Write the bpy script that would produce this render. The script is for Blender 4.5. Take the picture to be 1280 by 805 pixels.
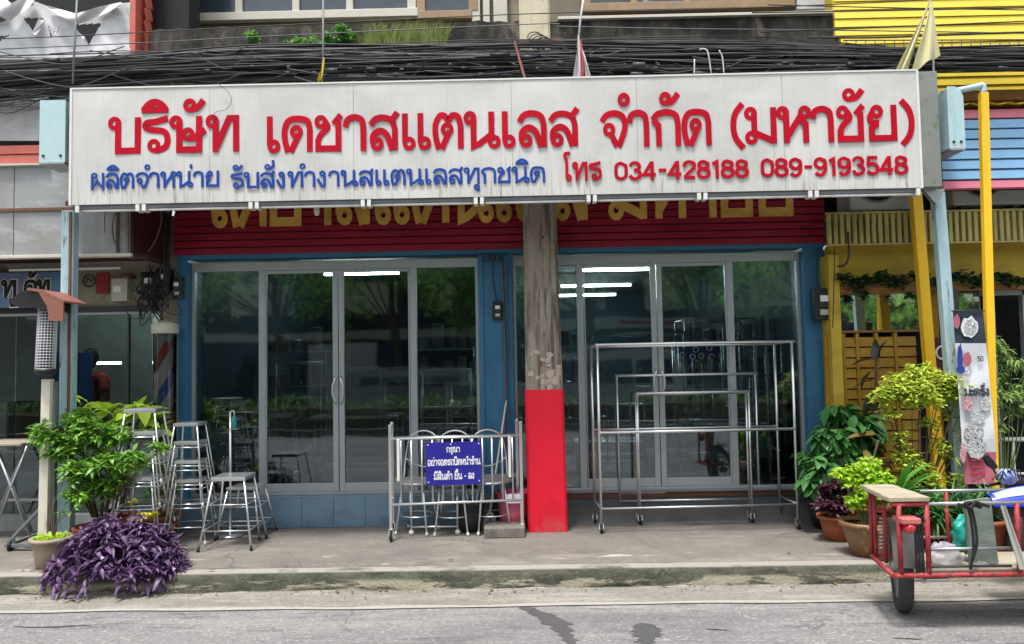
import bpy, math, random
from math import radians, sin, cos, pi
from mathutils import Vector, Matrix
R = random.Random(7)
for o in list(bpy.data.objects): bpy.data.objects.remove(o)
S = bpy.context.scene
C = S.collection
# ------------------------------------------------------------------ camera
F = 950.0
CAM = Vector((0, 0, 1.7))
YAW, PITCH, ROLL = radians(0.7), radians(2.9), radians(1.02)
_r = Vector((cos(YAW), sin(YAW), 0)); _f0 = Vector((-sin(YAW), cos(YAW), 0)); _z = Vector((0, 0, 1))
FW = _f0*cos(PITCH) + _z*sin(PITCH)
_u = _z*cos(PITCH) - _f0*sin(PITCH)
RT = _r*cos(ROLL) - _u*sin(ROLL)
UP = _u*cos(ROLL) + _r*sin(ROLL)
cam = bpy.data.cameras.new('camera'); camo = bpy.data.objects.new('camera', cam); C.objects.link(camo)
cam.sensor_width = 36; cam.lens = F/1280*36; cam.clip_start = .05; cam.clip_end = 2000
m = Matrix((RT, UP, -FW)).transposed().to_4x4(); m.translation = CAM
camo.matrix_world = m
S.camera = camo
# ------------------------------------------------------------------ light
SUN_EL, SUN_AZ = radians(72), radians(205)     # azimuth measured from +Y clockwise
w = bpy.data.worlds.new('World'); S.world = w; w.use_nodes = True
nt = w.node_tree; bg = nt.nodes['Background']
sky = nt.nodes.new('ShaderNodeTexSky'); sky.sky_type = 'NISHITA'; sky.sun_disc = False
sky.sun_elevation = SUN_EL; sky.sun_rotation = SUN_AZ; sky.dust_density = 4; sky.air_density = 1.2; sky.ozone_density = .6
hs = nt.nodes.new('ShaderNodeHueSaturation'); hs.inputs['Saturation'].default_value = .42
nt.links.new(sky.outputs[0], hs.inputs['Color']); nt.links.new(hs.outputs[0], bg.inputs[0]); bg.inputs[1].default_value = .15
sl = bpy.data.lights.new('sun', 'SUN'); sl.energy = 2.35; sl.angle = radians(9); sl.color = (1, .975, .935)
slo = bpy.data.objects.new('sun', sl); C.objects.link(slo)
sd = Vector((sin(SUN_AZ)*cos(SUN_EL), cos(SUN_AZ)*cos(SUN_EL), sin(SUN_EL)))
slo.rotation_euler = (-sd).to_track_quat('-Z', 'Y').to_euler(); slo.location = (0, 0, 12)
S.view_settings.view_transform = 'Standard'; S.view_settings.look = 'None'; S.view_settings.gamma = 1
S.view_settings.exposure = 0.74
S.cycles.max_bounces = 8; S.cycles.transparent_max_bounces = 16

def at(px, py, Y):
    d = FW*F + RT*(px-640) + UP*(402.5-py)
    return CAM + d*(Y/d.y)
def atz(px, py, z):
    d = FW*F + RT*(px-640) + UP*(402.5-py)
    return CAM + d*((z-CAM.z)/d.z)
# ------------------------------------------------------------------ materials
def lin(c):
    if isinstance(c, str):
        c = tuple(int(c[i:i+2], 16)/255 for i in (0, 2, 4))
    return tuple((x/12.92 if x <= .04045 else ((x+.055)/1.055)**2.4) for x in c)
MATS = {}
def mat(name, col, rough=.6, metal=0, var=.18, scale=6, bump=.15, bscale=60, dirt=None, damt=.5, dscale=3, streak=False, spec=.5, alpha=1, emit=0, trans=0, sss=0, coat=0):
    if name in MATS: return MATS[name]
    m = bpy.data.materials.new(name); m.use_nodes = True; MATS[name] = m
    nt = m.node_tree; N = nt.nodes; L = nt.links
    b = N['Principled BSDF']; c = lin(col)
    geo = N.new('ShaderNodeNewGeometry')
    n1 = N.new('ShaderNodeTexNoise'); n1.inputs['Scale'].default_value = scale; n1.inputs['Detail'].default_value = 6; n1.inputs['Roughness'].default_value = .65
    L.new(geo.outputs['Position'], n1.inputs['Vector'])
    r = N.new('ShaderNodeMapRange'); r.inputs['From Min'].default_value = .3; r.inputs['From Max'].default_value = .7
    r.inputs['To Min'].default_value = 1-var; r.inputs['To Max'].default_value = 1+var
    L.new(n1.outputs['Fac'], r.inputs['Value'])
    vm = N.new('ShaderNodeVectorMath'); vm.operation = 'SCALE'; vm.inputs[0].default_value = c
    L.new(r.outputs[0], vm.inputs['Scale'])
    out = vm.outputs[0]
    if dirt:
        mp = N.new('ShaderNodeMapping'); L.new(geo.outputs['Position'], mp.inputs['Vector'])
        if streak: mp.inputs['Scale'].default_value = (12, 12, .7)
        n2 = N.new('ShaderNodeTexNoise'); n2.inputs['Scale'].default_value = dscale; n2.inputs['Detail'].default_value = 8; n2.inputs['Roughness'].default_value = .7
        L.new(mp.outputs[0], n2.inputs['Vector'])
        cr = N.new('ShaderNodeMapRange'); cr.inputs['From Min'].default_value = .62-.3*damt; cr.inputs['From Max'].default_value = .8-.15*damt
        L.new(n2.outputs['Fac'], cr.inputs['Value'])
        mx = N.new('ShaderNodeMix'); mx.data_type = 'RGBA'
        L.new(cr.outputs[0], mx.inputs[0]); L.new(out, mx.inputs[6]); mx.inputs[7].default_value = (*lin(dirt), 1)
        out = mx.outputs[2]
    L.new(out, b.inputs['Base Color'])
    rr = N.new('ShaderNodeMapRange'); rr.inputs['To Min'].default_value = max(0, rough-.12); rr.inputs['To Max'].default_value = min(1, rough+.12)
    L.new(n1.outputs['Fac'], rr.inputs['Value']); L.new(rr.outputs[0], b.inputs['Roughness'])
    b.inputs['Metallic'].default_value = metal; b.inputs['Specular IOR Level'].default_value = spec
    if coat: b.inputs['Coat Weight'].default_value = coat
    if alpha < 1: b.inputs['Alpha'].default_value = alpha
    if trans: b.inputs['Transmission Weight'].default_value = trans
    if emit: b.inputs['Emission Color'].default_value = (*c, 1); b.inputs['Emission Strength'].default_value = emit
    if bump:
        n3 = N.new('ShaderNodeTexNoise'); n3.inputs['Scale'].default_value = bscale; n3.inputs['Detail'].default_value = 4
        L.new(geo.outputs['Position'], n3.inputs['Vector'])
        bp = N.new('ShaderNodeBump'); bp.inputs['Strength'].default_value = bump; bp.inputs['Distance'].default_value = .01
        L.new(n3.outputs['Fac'], bp.inputs['Height']); L.new(bp.outputs[0], b.inputs['Normal'])
    return m
def leafmat(name, c1, c2, rough=.45, scale=5, tr=.3):
    if name in MATS: return MATS[name]
    m = bpy.data.materials.new(name); m.use_nodes = True; MATS[name] = m
    nt = m.node_tree; N = nt.nodes; L = nt.links; b = N['Principled BSDF']
    geo = N.new('ShaderNodeNewGeometry'); n1 = N.new('ShaderNodeTexNoise'); n1.inputs['Scale'].default_value = scale; n1.inputs['Detail'].default_value = 5
    L.new(geo.outputs['Position'], n1.inputs['Vector'])
    mr = N.new('ShaderNodeMapRange'); mr.inputs['From Min'].default_value = .35; mr.inputs['From Max'].default_value = .65; L.new(n1.outputs['Fac'], mr.inputs['Value'])
    ad = N.new('ShaderNodeMath'); ad.operation = 'MULTIPLY_ADD'; ad.inputs[1].default_value = .55; L.new(geo.outputs['Random Per Island'], ad.inputs[0])
    ml = N.new('ShaderNodeMath'); ml.operation = 'MULTIPLY'; ml.inputs[1].default_value = .5; L.new(mr.outputs[0], ml.inputs[0]); L.new(ml.outputs[0], ad.inputs[2])
    mx = N.new('ShaderNodeMix'); mx.data_type = 'RGBA'; L.new(ad.outputs[0], mx.inputs[0])
    mx.inputs[6].default_value = (*lin(c1), 1); mx.inputs[7].default_value = (*lin(c2), 1)
    L.new(mx.outputs[2], b.inputs['Base Color']); b.inputs['Roughness'].default_value = rough
    t = N.new('ShaderNodeBsdfTranslucent'); L.new(mx.outputs[2], t.inputs['Color'])
    ms = N.new('ShaderNodeMixShader'); ms.inputs[0].default_value = tr
    L.new(b.outputs[0], ms.inputs[1]); L.new(t.outputs[0], ms.inputs[2]); L.new(ms.outputs[0], N['Material Output'].inputs['Surface'])
    return m
def glassmat(name, tint, refl=.12, bumpy=.0, tr=1.0):
    m = bpy.data.materials.new(name); m.use_nodes = True; MATS[name] = m
    nt = m.node_tree; N = nt.nodes; L = nt.links; N.remove(N['Principled BSDF'])
    t = N.new('ShaderNodeBsdfTransparent'); t.inputs[0].default_value = (*[x*tr for x in tint], 1)
    g = N.new('ShaderNodeBsdfGlossy'); g.inputs['Roughness'].default_value = .028; g.inputs['Color'].default_value = (.9, .97, 1, 1)
    fr = N.new('ShaderNodeFresnel'); fr.inputs[0].default_value = 1.5
    ad = N.new('ShaderNodeMath'); ad.inputs[1].default_value = refl; L.new(fr.outputs[0], ad.inputs[0])
    geo = N.new('ShaderNodeNewGeometry'); n = N.new('ShaderNodeTexNoise'); n.inputs['Scale'].default_value = 1.3; L.new(geo.outputs['Position'], n.inputs['Vector'])
    bp = N.new('ShaderNodeBump'); bp.inputs['Strength'].default_value = .06; bp.inputs['Distance'].default_value = .03; L.new(n.outputs['Fac'], bp.inputs['Height']); L.new(bp.outputs[0], g.inputs['Normal'])
    ms = N.new('ShaderNodeMixShader'); L.new(ad.outputs[0], ms.inputs[0]); L.new(t.outputs[0], ms.inputs[1]); L.new(g.outputs[0], ms.inputs[2])
    L.new(ms.outputs[0], N['Material Output'].inputs['Surface'])
    return m
# ------------------------------------------------------------------ mesh builder
ORG = {}
def org(p): return ORG.get(p.name, Vector((0, 0, 0))) if p else Vector((0, 0, 0))
class MB:
    def __init__(s): s.v = []; s.f = []; s.sm = []
    def add(s, vs, fs, smooth=False, M=None):
        k = len(s.v)
        s.v += [tuple(M @ Vector(v)) if M else tuple(v) for v in vs]
        s.f += [tuple(i+k for i in f) for f in fs]; s.sm += [smooth]*len(fs)
        return s
    def box(s, x0, x1, y0, y1, z0, z1, M=None):
        vs = [(x, y, z) for x in (x0, x1) for y in (y0, y1) for z in (z0, z1)]
        return s.add(vs, [(0,1,3,2),(4,6,7,5),(0,4,5,1),(2,3,7,6),(0,2,6,4),(1,5,7,3)], False, M)
    def beam(s, a, b, w, h=None, up=(0, 0, 1)):
        a = Vector(a); b = Vector(b); h = h or w; d = (b-a).normalized(); u = Vector(up)
        if abs(d.dot(u)) > .95: u = Vector((0, 1, 0))
        x = d.cross(u).normalized(); y = x.cross(d)
        vs = [p + x*(i*w/2) + y*(j*h/2) for p in (a, b) for i in (-1, 1) for j in (-1, 1)]
        return s.add(vs, [(0,1,3,2),(4,6,7,5),(0,4,5,1),(2,3,7,6),(0,2,6,4),(1,5,7,3)])
    def tube(s, pts, r, n=8, closed=False, caps=True):
        pts = [Vector(p) for p in pts]; m_ = len(pts); rs = r if isinstance(r, (list, tuple)) else [r]*m_
        vs = []; prev = None
        for i, p in enumerate(pts):
            if closed: d = pts[(i+1) % m_]-pts[i-1]
            else: d = pts[min(i+1, m_-1)]-pts[max(i-1, 0)]
            d = d.normalized() if d.length > 1e-9 else Vector((0, 0, 1))
            if prev is None:
                u = Vector((0, 0, 1)) if abs(d.z) < .9 else Vector((0, 1, 0))
                x = d.cross(u).normalized()
            else:
                x = (prev - d*prev.dot(d)); x = x.normalized() if x.length > 1e-6 else d.orthogonal().normalized()
            prev = x; y = d.cross(x)
            for k in range(n):
                a = 2*pi*k/n; vs.append(p + (x*cos(a)+y*sin(a))*rs[i])
        fs = []
        for i in range(m_ if closed else m_-1):
            j = (i+1) % m_
            for k in range(n): fs.append((i*n+k, i*n+(k+1) % n, j*n+(k+1) % n, j*n+k))
        s.add(vs, fs, True)
        if caps and not closed:
            s.f += [tuple(len(s.v)-m_*n+k for k in range(n))[::-1], tuple(len(s.v)-n+k for k in range(n))]; s.sm += [False]*2
        return s
    def lathe(s, c, prof, n=20, axis='z', capb=True, capt=True):
        vs = []
        for r, h in prof:
            for k in range(n):
                a = 2*pi*k/n
                if axis == 'z': vs.append((c[0]+r*cos(a), c[1]+r*sin(a), c[2]+h))
                elif axis == 'y': vs.append((c[0]+r*cos(a), c[1]+h, c[2]+r*sin(a)))
                else: vs.append((c[0]+h, c[1]+r*cos(a), c[2]+r*sin(a)))
        fs = [(i*n+k, i*n+(k+1) % n, (i+1)*n+(k+1) % n, (i+1)*n+k) for i in range(len(prof)-1) for k in range(n)]
        s.add(vs, fs, True); b0 = len(s.v)-len(vs)
        if capb: s.f.append(tuple(b0+k for k in range(n))[::-1]); s.sm.append(False)
        if capt: s.f.append(tuple(len(s.v)-n+k for k in range(n))); s.sm.append(False)
        return s
    def prism(s, poly, h0, h1, axis='y', M=None):
        n = len(poly)
        if axis == 'y': vs = [(x, h0, z) for x, z in poly]+[(x, h1, z) for x, z in poly]
        elif axis == 'z': vs = [(x, y, h0) for x, y in poly]+[(x, y, h1) for x, y in poly]
        else: vs = [(h0, y, z) for y, z in poly]+[(h1, y, z) for y, z in poly]
        return s.add(vs, [tuple(range(n)), tuple(range(2*n-1, n-1, -1))]+[(i, (i+1) % n, n+(i+1) % n, n+i) for i in range(n)], False, M)
    def grid(s, fn, nu, nv, smooth=True):
        vs = [fn(i/nu, j/nv) for j in range(nv+1) for i in range(nu+1)]
        return s.add(vs, [(j*(nu+1)+i, j*(nu+1)+i+1, (j+1)*(nu+1)+i+1, (j+1)*(nu+1)+i) for j in range(nv) for i in range(nu)], smooth)
    def spin(s, c, a):
        M = Matrix.Translation((c[0], c[1], 0)) @ Matrix.Rotation(a, 4, 'Z') @ Matrix.Translation((-c[0], -c[1], 0)); s.v = [tuple(M @ Vector(v)) for v in s.v]; return s
    def mesh(s, name, m, o=Vector((0, 0, 0))):
        me = bpy.data.meshes.new(name)
        me.from_pydata([(v[0]-o[0], v[1]-o[1], v[2]-o[2]) for v in s.v], [], s.f)
        me.polygons.foreach_set('use_smooth', s.sm); me.update()
        if m: me.materials.append(MATS[m] if isinstance(m, str) else m)
        return me
    def build(s, name, m, parent=None, bevel=0, label=None):
        o = bpy.data.objects.new(name, s.mesh(name, m, org(parent)))
        C.objects.link(o)
        if parent: o.parent = parent; ORG[o.name] = org(parent)
        if bevel:
            b = o.modifiers.new('bevel', 'BEVEL'); b.width = bevel; b.segments = 2; b.limit_method = 'ANGLE'; b.angle_limit = radians(40)
        if label: o['label'] = label
        return o
def tag(o, label, cat, group=None):
    o['label'] = label; o['category'] = cat
    if group: o['group'] = group
    return o
def thing(name, label, cat, loc=(0, 0, 0), group=None):
    o = bpy.data.objects.new(name, None); C.objects.link(o); o.location = loc; ORG[o.name] = Vector(loc); o.empty_display_size = .1
    return tag(o, label, cat, group)
def struct(o): o['kind'] = 'structure'; return o
def stuff(o): o['kind'] = 'stuff'; return o
def dup(root, loc, rot=(0, 0, 0), label=None, scale=None):
    r = root.copy(); C.objects.link(r); r.location = loc; r.rotation_euler = rot
    if scale: r.scale = scale if isinstance(scale, tuple) else (scale,)*3
    if label: r['label'] = label
    for ch in list(root.children):
        c = ch.copy(); C.objects.link(c); c.parent = r
        for g in list(ch.children):
            d = g.copy(); C.objects.link(d); d.parent = c
    return r
def piece(name, me, parent, loc=(0, 0, 0), rot=None, scale=None):
    o = bpy.data.objects.new(name, me); C.objects.link(o); o.parent = parent
    o.location = Vector(loc)-org(parent)
    if rot is not None: o.rotation_euler = rot
    if scale is not None: o.scale = scale
    return o
def cat(pts, k=6):
    pts = [Vector(p) for p in pts]; P = [2*pts[0]-pts[1]]+pts+[2*pts[-1]-pts[-2]]; out = []
    for i in range(1, len(P)-2):
        for j in range(k):
            t = j/k; a, b, c, d = P[i-1], P[i], P[i+1], P[i+2]
            out.append(.5*((2*b)+(c-a)*t+(2*a-5*b+4*c-d)*t*t+(3*b-a-3*c+d)*t**3))
    out.append(pts[-1]); return out
# ------------------------------------------------------------------ lettering drawn with strokes
D_ = [('s', [(.17,0),(.08,.35),(.08,.65),(.2,.87),(.48,.92),(.75,.85),(.82,.62)]), ('l', [(.82,.66),(.82,0)]), ('l', [(.5,.5),(.25,.0)]), ('o', .42, .56)]
ST = [('o', .15, .84), ('l', [(.25,.88),(.25,0)])]
G = {
'บ': (.95, [('o', .15, .84), ('l', [(.25,.86),(.25,.08),(.82,.08),(.82,1)])]),
'ป': (.95, [('o', .15, .84), ('l', [(.25,.86),(.25,.08),(.82,.08),(.82,1.35)])]),
'ษ': (1.05, [('o', .15, .84), ('l', [(.25,.86),(.25,.08),(.82,.08),(.82,1)]), ('o', .5, .5), ('s', [(.5,.4),(.68,.4),(.82,.5),(1.0,.62)])]),
'ร': (.82, [('s', [(.74,.96),(.4,.87),(.14,.84),(.1,.72),(.3,.64),(.6,.6),(.72,.46),(.7,.2),(.5,.08),(.36,.08)]), ('o', .34, .2)]),
'ท': (1.0, ST+[('l', [(.28,.14),(.64,.92),(.84,.92),(.84,0)])]),
'ด': (.95, D_), 'ค': (.95, D_),
'ต': (.95, [('s', [(.17,0),(.08,.35),(.08,.68),(.2,.9),(.33,.92),(.46,.8),(.58,.92),(.74,.88),(.82,.65)]), ('l', [(.82,.68),(.82,0)]), ('l', [(.5,.5),(.25,.0)]), ('o', .42, .54)]),
'ช': (.9, [('o', .2, .82), ('s', [(.32,.84),(.4,.66),(.2,.46),(.12,.3)]), ('l', [(.12,.34),(.12,.08),(.72,.08),(.72,.76),(.64,.82),(.8,1)])]),
'ข': (.9, [('o', .2, .82), ('s', [(.32,.84),(.4,.66),(.2,.46),(.12,.3)]), ('l', [(.12,.34),(.12,.08),(.72,.08),(.72,1)])]),
'า': (.72, [('s', [(.03,.66),(.1,.86),(.32,.93),(.52,.84),(.56,.62)]), ('l', [(.56,.66),(.56,0)])]),
'ล': (.92, [('s', [(.06,.7),(.2,.88),(.45,.93),(.7,.84),(.78,.6)]), ('l', [(.78,.64),(.78,0)]), ('o', .25, .18), ('s', [(.12,.2),(.14,.42),(.34,.54),(.54,.42),(.66,.12),(.7,0)])]),
'ส': (.95, [('s', [(.06,.7),(.2,.86),(.45,.9),(.7,.8),(.78,.56)]), ('l', [(.78,.6),(.78,0)]), ('o', .25, .18), ('s', [(.12,.2),(.14,.42),(.34,.54),(.54,.42),(.66,.12),(.7,0)]), ('l', [(.66,.78),(.86,1.04)])]),
'เ': (.5, [('l', [(.13,1),(.13,.2)]), ('o', .25, .17)]),
'แ': (.96, [('l', [(.13,1),(.13,.2)]), ('o', .25, .17), ('l', [(.59,1),(.59,.2)]), ('o', .71, .17)]),
'โ': (.5, [('s', [(.36,1.5),(.05,1.46),(.02,1.3),(.13,1.16)]), ('l', [(.13,1.2),(.13,.2)]), ('o', .25, .17)]),
'น': (1.05, [('o', .15, .84), ('l', [(.25,.88),(.25,.06),(.42,.12),(.76,.36)]), ('l', [(.78,1),(.78,.2)]), ('o', .86, .17)]),
'จ': (.88, [('s', [(.06,.7),(.2,.87),(.46,.93),(.7,.84),(.78,.6),(.7,.3),(.56,0)]), ('l', [(.34,.36),(.52,.02)]), ('o', .28, .48)]),
'ก': (.95, [('s', [(.04,.72),(.2,.88),(.5,.93),(.76,.84),(.82,.6)]), ('l', [(.82,.64),(.82,0)]), ('l', [(.22,0),(.22,.56),(.06,.72)])]),
'ถ': (.95, [('s', [(.04,.72),(.2,.88),(.5,.93),(.76,.84),(.82,.6)]), ('l', [(.82,.64),(.82,0)]), ('l', [(.22,.1),(.22,.56),(.06,.72)]), ('o', .32, .17)]),
'ม': (.95, [('o', .15, .84), ('l', [(.25,.86),(.25,.2)]), ('o', .16, .17), ('l', [(.26,.3),(.82,.06)]), ('l', [(.82,0),(.82,1)])]),
'ห': (1.0, ST+[('l', [(.28,.18),(.72,.82)]), ('o', .8, .84), ('l', [(.66,.66),(.82,.52),(.82,0)])]),
'ย': (.95, [('o', .3, .82), ('s', [(.19,.82),(.1,.66),(.16,.52),(.36,.5)]), ('l', [(.32,.48),(.14,.36),(.14,.08),(.8,.08),(.8,1)])]),
'ผ': (.95, [('l', [(.13,.86),(.13,.04),(.45,.5),(.8,.04),(.8,1)]), ('o', .26, .84)]),
'ง': (.72, [('o', .34, .82), ('l', [(.46,.84),(.46,.1)]), ('l', [(.5,.04),(.3,.06),(.06,.5)])]),
'อ': (.9, [('s', [(.05,.7),(.24,.9),(.6,.9),(.74,.6),(.72,.2),(.5,.07),(.2,.07),(.1,.25),(.12,.42)]), ('o', .24, .42)]),
'ณ': (1.3, ST+[('s', [(.25,.7),(.4,.92),(.6,.86),(.64,.6)]), ('l', [(.64,.64),(.64,.06),(1.02,.36)]), ('l', [(1.04,1),(1.04,.2)]), ('o', 1.12, .17)]),
'ะ': (.5, [('o', .2, .2), ('s', [(.2,.1),(.34,.14),(.44,.34)]), ('o', .2, .66), ('s', [(.2,.56),(.34,.6),(.44,.8)])]),
'(': (.5, [('s', [(.42,1.12),(.2,.85),(.13,.5),(.2,.15),(.42,-.12)])]),
')': (.5, [('s', [(.08,1.12),(.3,.85),(.37,.5),(.3,.15),(.08,-.12)])]),
'-': (.55, [('l', [(.08,.5),(.46,.5)])]),
'0': (.72, [('c', [(.34,.92),(.12,.8),(.08,.5),(.12,.2),(.34,.08),(.56,.2),(.6,.5),(.56,.8)])]),
'1': (.5, [('l', [(.08,.78),(.3,.9),(.3,0)])]),
'2': (.72, [('s', [(.08,.66),(.14,.86),(.36,.92),(.58,.82),(.56,.58),(.3,.34),(.1,.1)]), ('l', [(.06,.08),(.62,.08)])]),
'3': (.72, [('s', [(.08,.76),(.22,.91),(.46,.9),(.56,.72),(.46,.56),(.28,.53)]), ('s', [(.28,.53),(.5,.48),(.6,.28),(.46,.1),(.22,.08),(.06,.26)])]),
'4': (.74, [('l', [(.66,.28),(.06,.28),(.46,.94)]), ('l', [(.48,.98),(.48,0)])]),
'5': (.72, [('l', [(.6,.92),(.16,.92),(.11,.5)]), ('s', [(.1,.5),(.34,.6),(.58,.46),(.56,.18),(.34,.07),(.06,.2)])]),
'8': (.72, [('c', [(.34,.92),(.14,.84),(.13,.64),(.34,.54),(.55,.64),(.54,.84)]), ('c', [(.34,.54),(.1,.42),(.1,.18),(.34,.07),(.58,.18),(.58,.42)])]),
'9': (.72, [('c', [(.34,.92),(.12,.82),(.1,.58),(.34,.42),(.56,.58),(.56,.82)]), ('s', [(.6,.7),(.58,.3),(.42,.08),(.22,.08),(.1,.2)])]),
'ิ': (0, [('s', [(-.8,1.16),(-.66,1.34),(-.46,1.42),(-.26,1.34),(-.12,1.16)]), ('l', [(-.84,1.2),(-.08,1.2)])]),
'ี': (0, [('s', [(-.8,1.16),(-.66,1.3),(-.46,1.38),(-.26,1.3),(-.12,1.16)]), ('l', [(-.84,1.2),(-.08,1.2)]), ('l', [(-.14,1.2),(-.14,1.52)])]),
'ึ': (0, [('s', [(-.8,1.16),(-.66,1.3),(-.46,1.38),(-.26,1.3),(-.12,1.16)]), ('l', [(-.84,1.2),(-.08,1.2)]), ('o', -.14, 1.36)]),
'ั': (0, [('o', -.5, 1.3), ('s', [(-.48,1.19),(-.28,1.24),(-.1,1.44)])]),
'่': (0, [('l', [(-.16,1.18),(-.16,1.42)])]),
'้': (0, [('o', -.34, 1.26), ('s', [(-.34,1.16),(-.18,1.2),(-.04,1.4)])]),
'ำ': (.72, [('o', -.12, 1.3), ('s', [(.03,.66),(.1,.86),(.32,.93),(.52,.84),(.56,.62)]), ('l', [(.56,.66),(.56,0)])]),
'ุ': (0, [('o', -.26, -.2), ('l', [(-.16,-.14),(-.16,-.46)])]),
'ู': (0, [('o', -.34, -.2), ('l', [(-.34,-.14),(-.34,-.4),(-.1,-.4),(-.1,-.12)])]),
' ': (.45, [])}
G['/'] = (0, [])
def ribbon(pts, w, closed=False):
    n = len(pts); L_, R_ = [], []
    for i in range(n):
        p = pts[i]
        a = pts[i-1] if (i or closed) else None; b = pts[(i+1) % n] if (i < n-1 or closed) else None
        d1 = (p-a).normalized() if a is not None else None; d2 = (b-p).normalized() if b is not None else None
        if d1 is None: d1 = d2
        if d2 is None: d2 = d1
        n1 = Vector((-d1.y, d1.x)); n2 = Vector((-d2.y, d2.x)); nn = (n1+n2)
        nn = nn.normalized() if nn.length > 1e-6 else n1
        k = 1/max(.45, nn.dot(n1))
        L_.append(p+nn*w/2*k); R_.append(p-nn*w/2*k)
    return L_, R_
def glyph(mb, ch, x, z, h, sx, wd, y0, y1, slope=0, up=0):
    """strokes of one character; front faces at y0 (each stroke a hair prouder than the last), back at y1"""
    adv, strokes = G[ch]
    for i, st in enumerate(strokes):
        closed = False; w_ = wd
        if st[0] == 'o':
            pts = [Vector((st[1]+.128*cos(a), st[2]+.128*sin(a))) for a in [2*pi*k/14 for k in range(14)]]; closed = True; w_ = wd*.74
        elif st[0] == 'c':
            q = [Vector(p) for p in st[1]]; q3 = q[-3:]+q+q[:3]; pts = cat([(a.x, a.y, 0) for a in q3], 4)
            pts = [Vector((a.x, a.y)) for a in pts[12:-12]]; closed = True; pts = pts[:len(q)*4]
        elif st[0] == 's': pts = [Vector((a.x, a.y)) for a in cat([(a, b, 0) for a, b in st[1]], 4)]
        else: pts = [Vector(p) for p in st[1]]
        L_, R_ = ribbon(pts, w_, closed)
        n = len(pts); yy = y0-i*.0004; vs = []
        for lst, yv in ((L_, yy), (R_, yy), (L_, y1), (R_, y1)):
            for p in lst:
                X = x+p.x*sx*h; Z = z+(p.y+up)*h; vs.append((X, yv, Z+slope*(X)))
        fs = []
        for k in range(n if closed else n-1):
            j = (k+1) % n
            fs += [(k, j, n+j, n+k), (k, 2*n+k, 2*n+j, j), (n+k, n+j, 3*n+j, 3*n+k)]
        if not closed: fs += [(0, n, 3*n, 2*n), (n-1, 3*n-1, 4*n-1, 2*n-1)]
        mb.add(vs, fs)
    return adv*sx*h
def text(s, x0, x1, z, h, wd, y0, th, m, parent, name='letter', joined=False, slope=0):
    """set the words between x0 and x1, baseline z, letter height h"""
    tot = sum(G[c][0] for c in s)-.12
    sx = (x1-x0)/(tot*h); x = x0; mb = MB(); prev = ''
    for i, c in enumerate(s):
        up = .3 if (c in '่้' and prev in 'ิีึั') else 0
        if not joined and G[c][0] > 0: mb = MB()
        a = glyph(mb, c, x, z, h, sx, wd, y0, y0+th, slope, up)
        x += a
        if not joined and mb.v and (i+1 == len(s) or G[s[i+1]][0] > 0): mb.build(name, m, parent); mb = MB()
        prev = c
    if joined: return mb.build(name, m, parent)
def layer(m, col, sc, lo, hi, k=1.0, detail=8, mask=None, off=0, rough=None):
    """lay a patch of another colour over a material, where a noise of its own runs high"""
    m = MATS[m] if isinstance(m, str) else m
    nt = m.node_tree; N = nt.nodes; L = nt.links; b = N['Principled BSDF']; src = b.inputs['Base Color'].links[0].from_socket
    geo = N.new('ShaderNodeNewGeometry'); mp = N.new('ShaderNodeMapping'); mp.inputs['Scale'].default_value = sc; mp.inputs['Location'].default_value = (off, off*1.7, off*.3)
    L.new(geo.outputs['Position'], mp.inputs['Vector'])
    n = N.new('ShaderNodeTexNoise'); n.inputs['Scale'].default_value = 1; n.inputs['Detail'].default_value = detail; n.inputs['Roughness'].default_value = .68; n.inputs['Distortion'].default_value = .3
    L.new(mp.outputs[0], n.inputs['Vector'])
    r = N.new('ShaderNodeMapRange'); r.inputs['From Min'].default_value = lo; r.inputs['From Max'].default_value = hi; r.inputs['To Max'].default_value = k
    L.new(n.outputs['Fac'], r.inputs['Value']); fac = r.outputs[0]
    if mask:
        ax, a, c = mask; sp = N.new('ShaderNodeSeparateXYZ'); L.new(geo.outputs['Position'], sp.inputs[0])
        r2 = N.new('ShaderNodeMapRange'); r2.inputs['From Min'].default_value = a; r2.inputs['From Max'].default_value = c
        L.new(sp.outputs[ax], r2.inputs['Value']); mu = N.new('ShaderNodeMath'); mu.operation = 'MULTIPLY'
        L.new(fac, mu.inputs[0]); L.new(r2.outputs[0], mu.inputs[1]); fac = mu.outputs[0]
    mx = N.new('ShaderNodeMix'); mx.data_type = 'RGBA'; L.new(fac, mx.inputs[0]); L.new(src, mx.inputs[6]); mx.inputs[7].default_value = (*lin(col), 1)
    L.new(mx.outputs[2], b.inputs['Base Color'])
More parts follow.
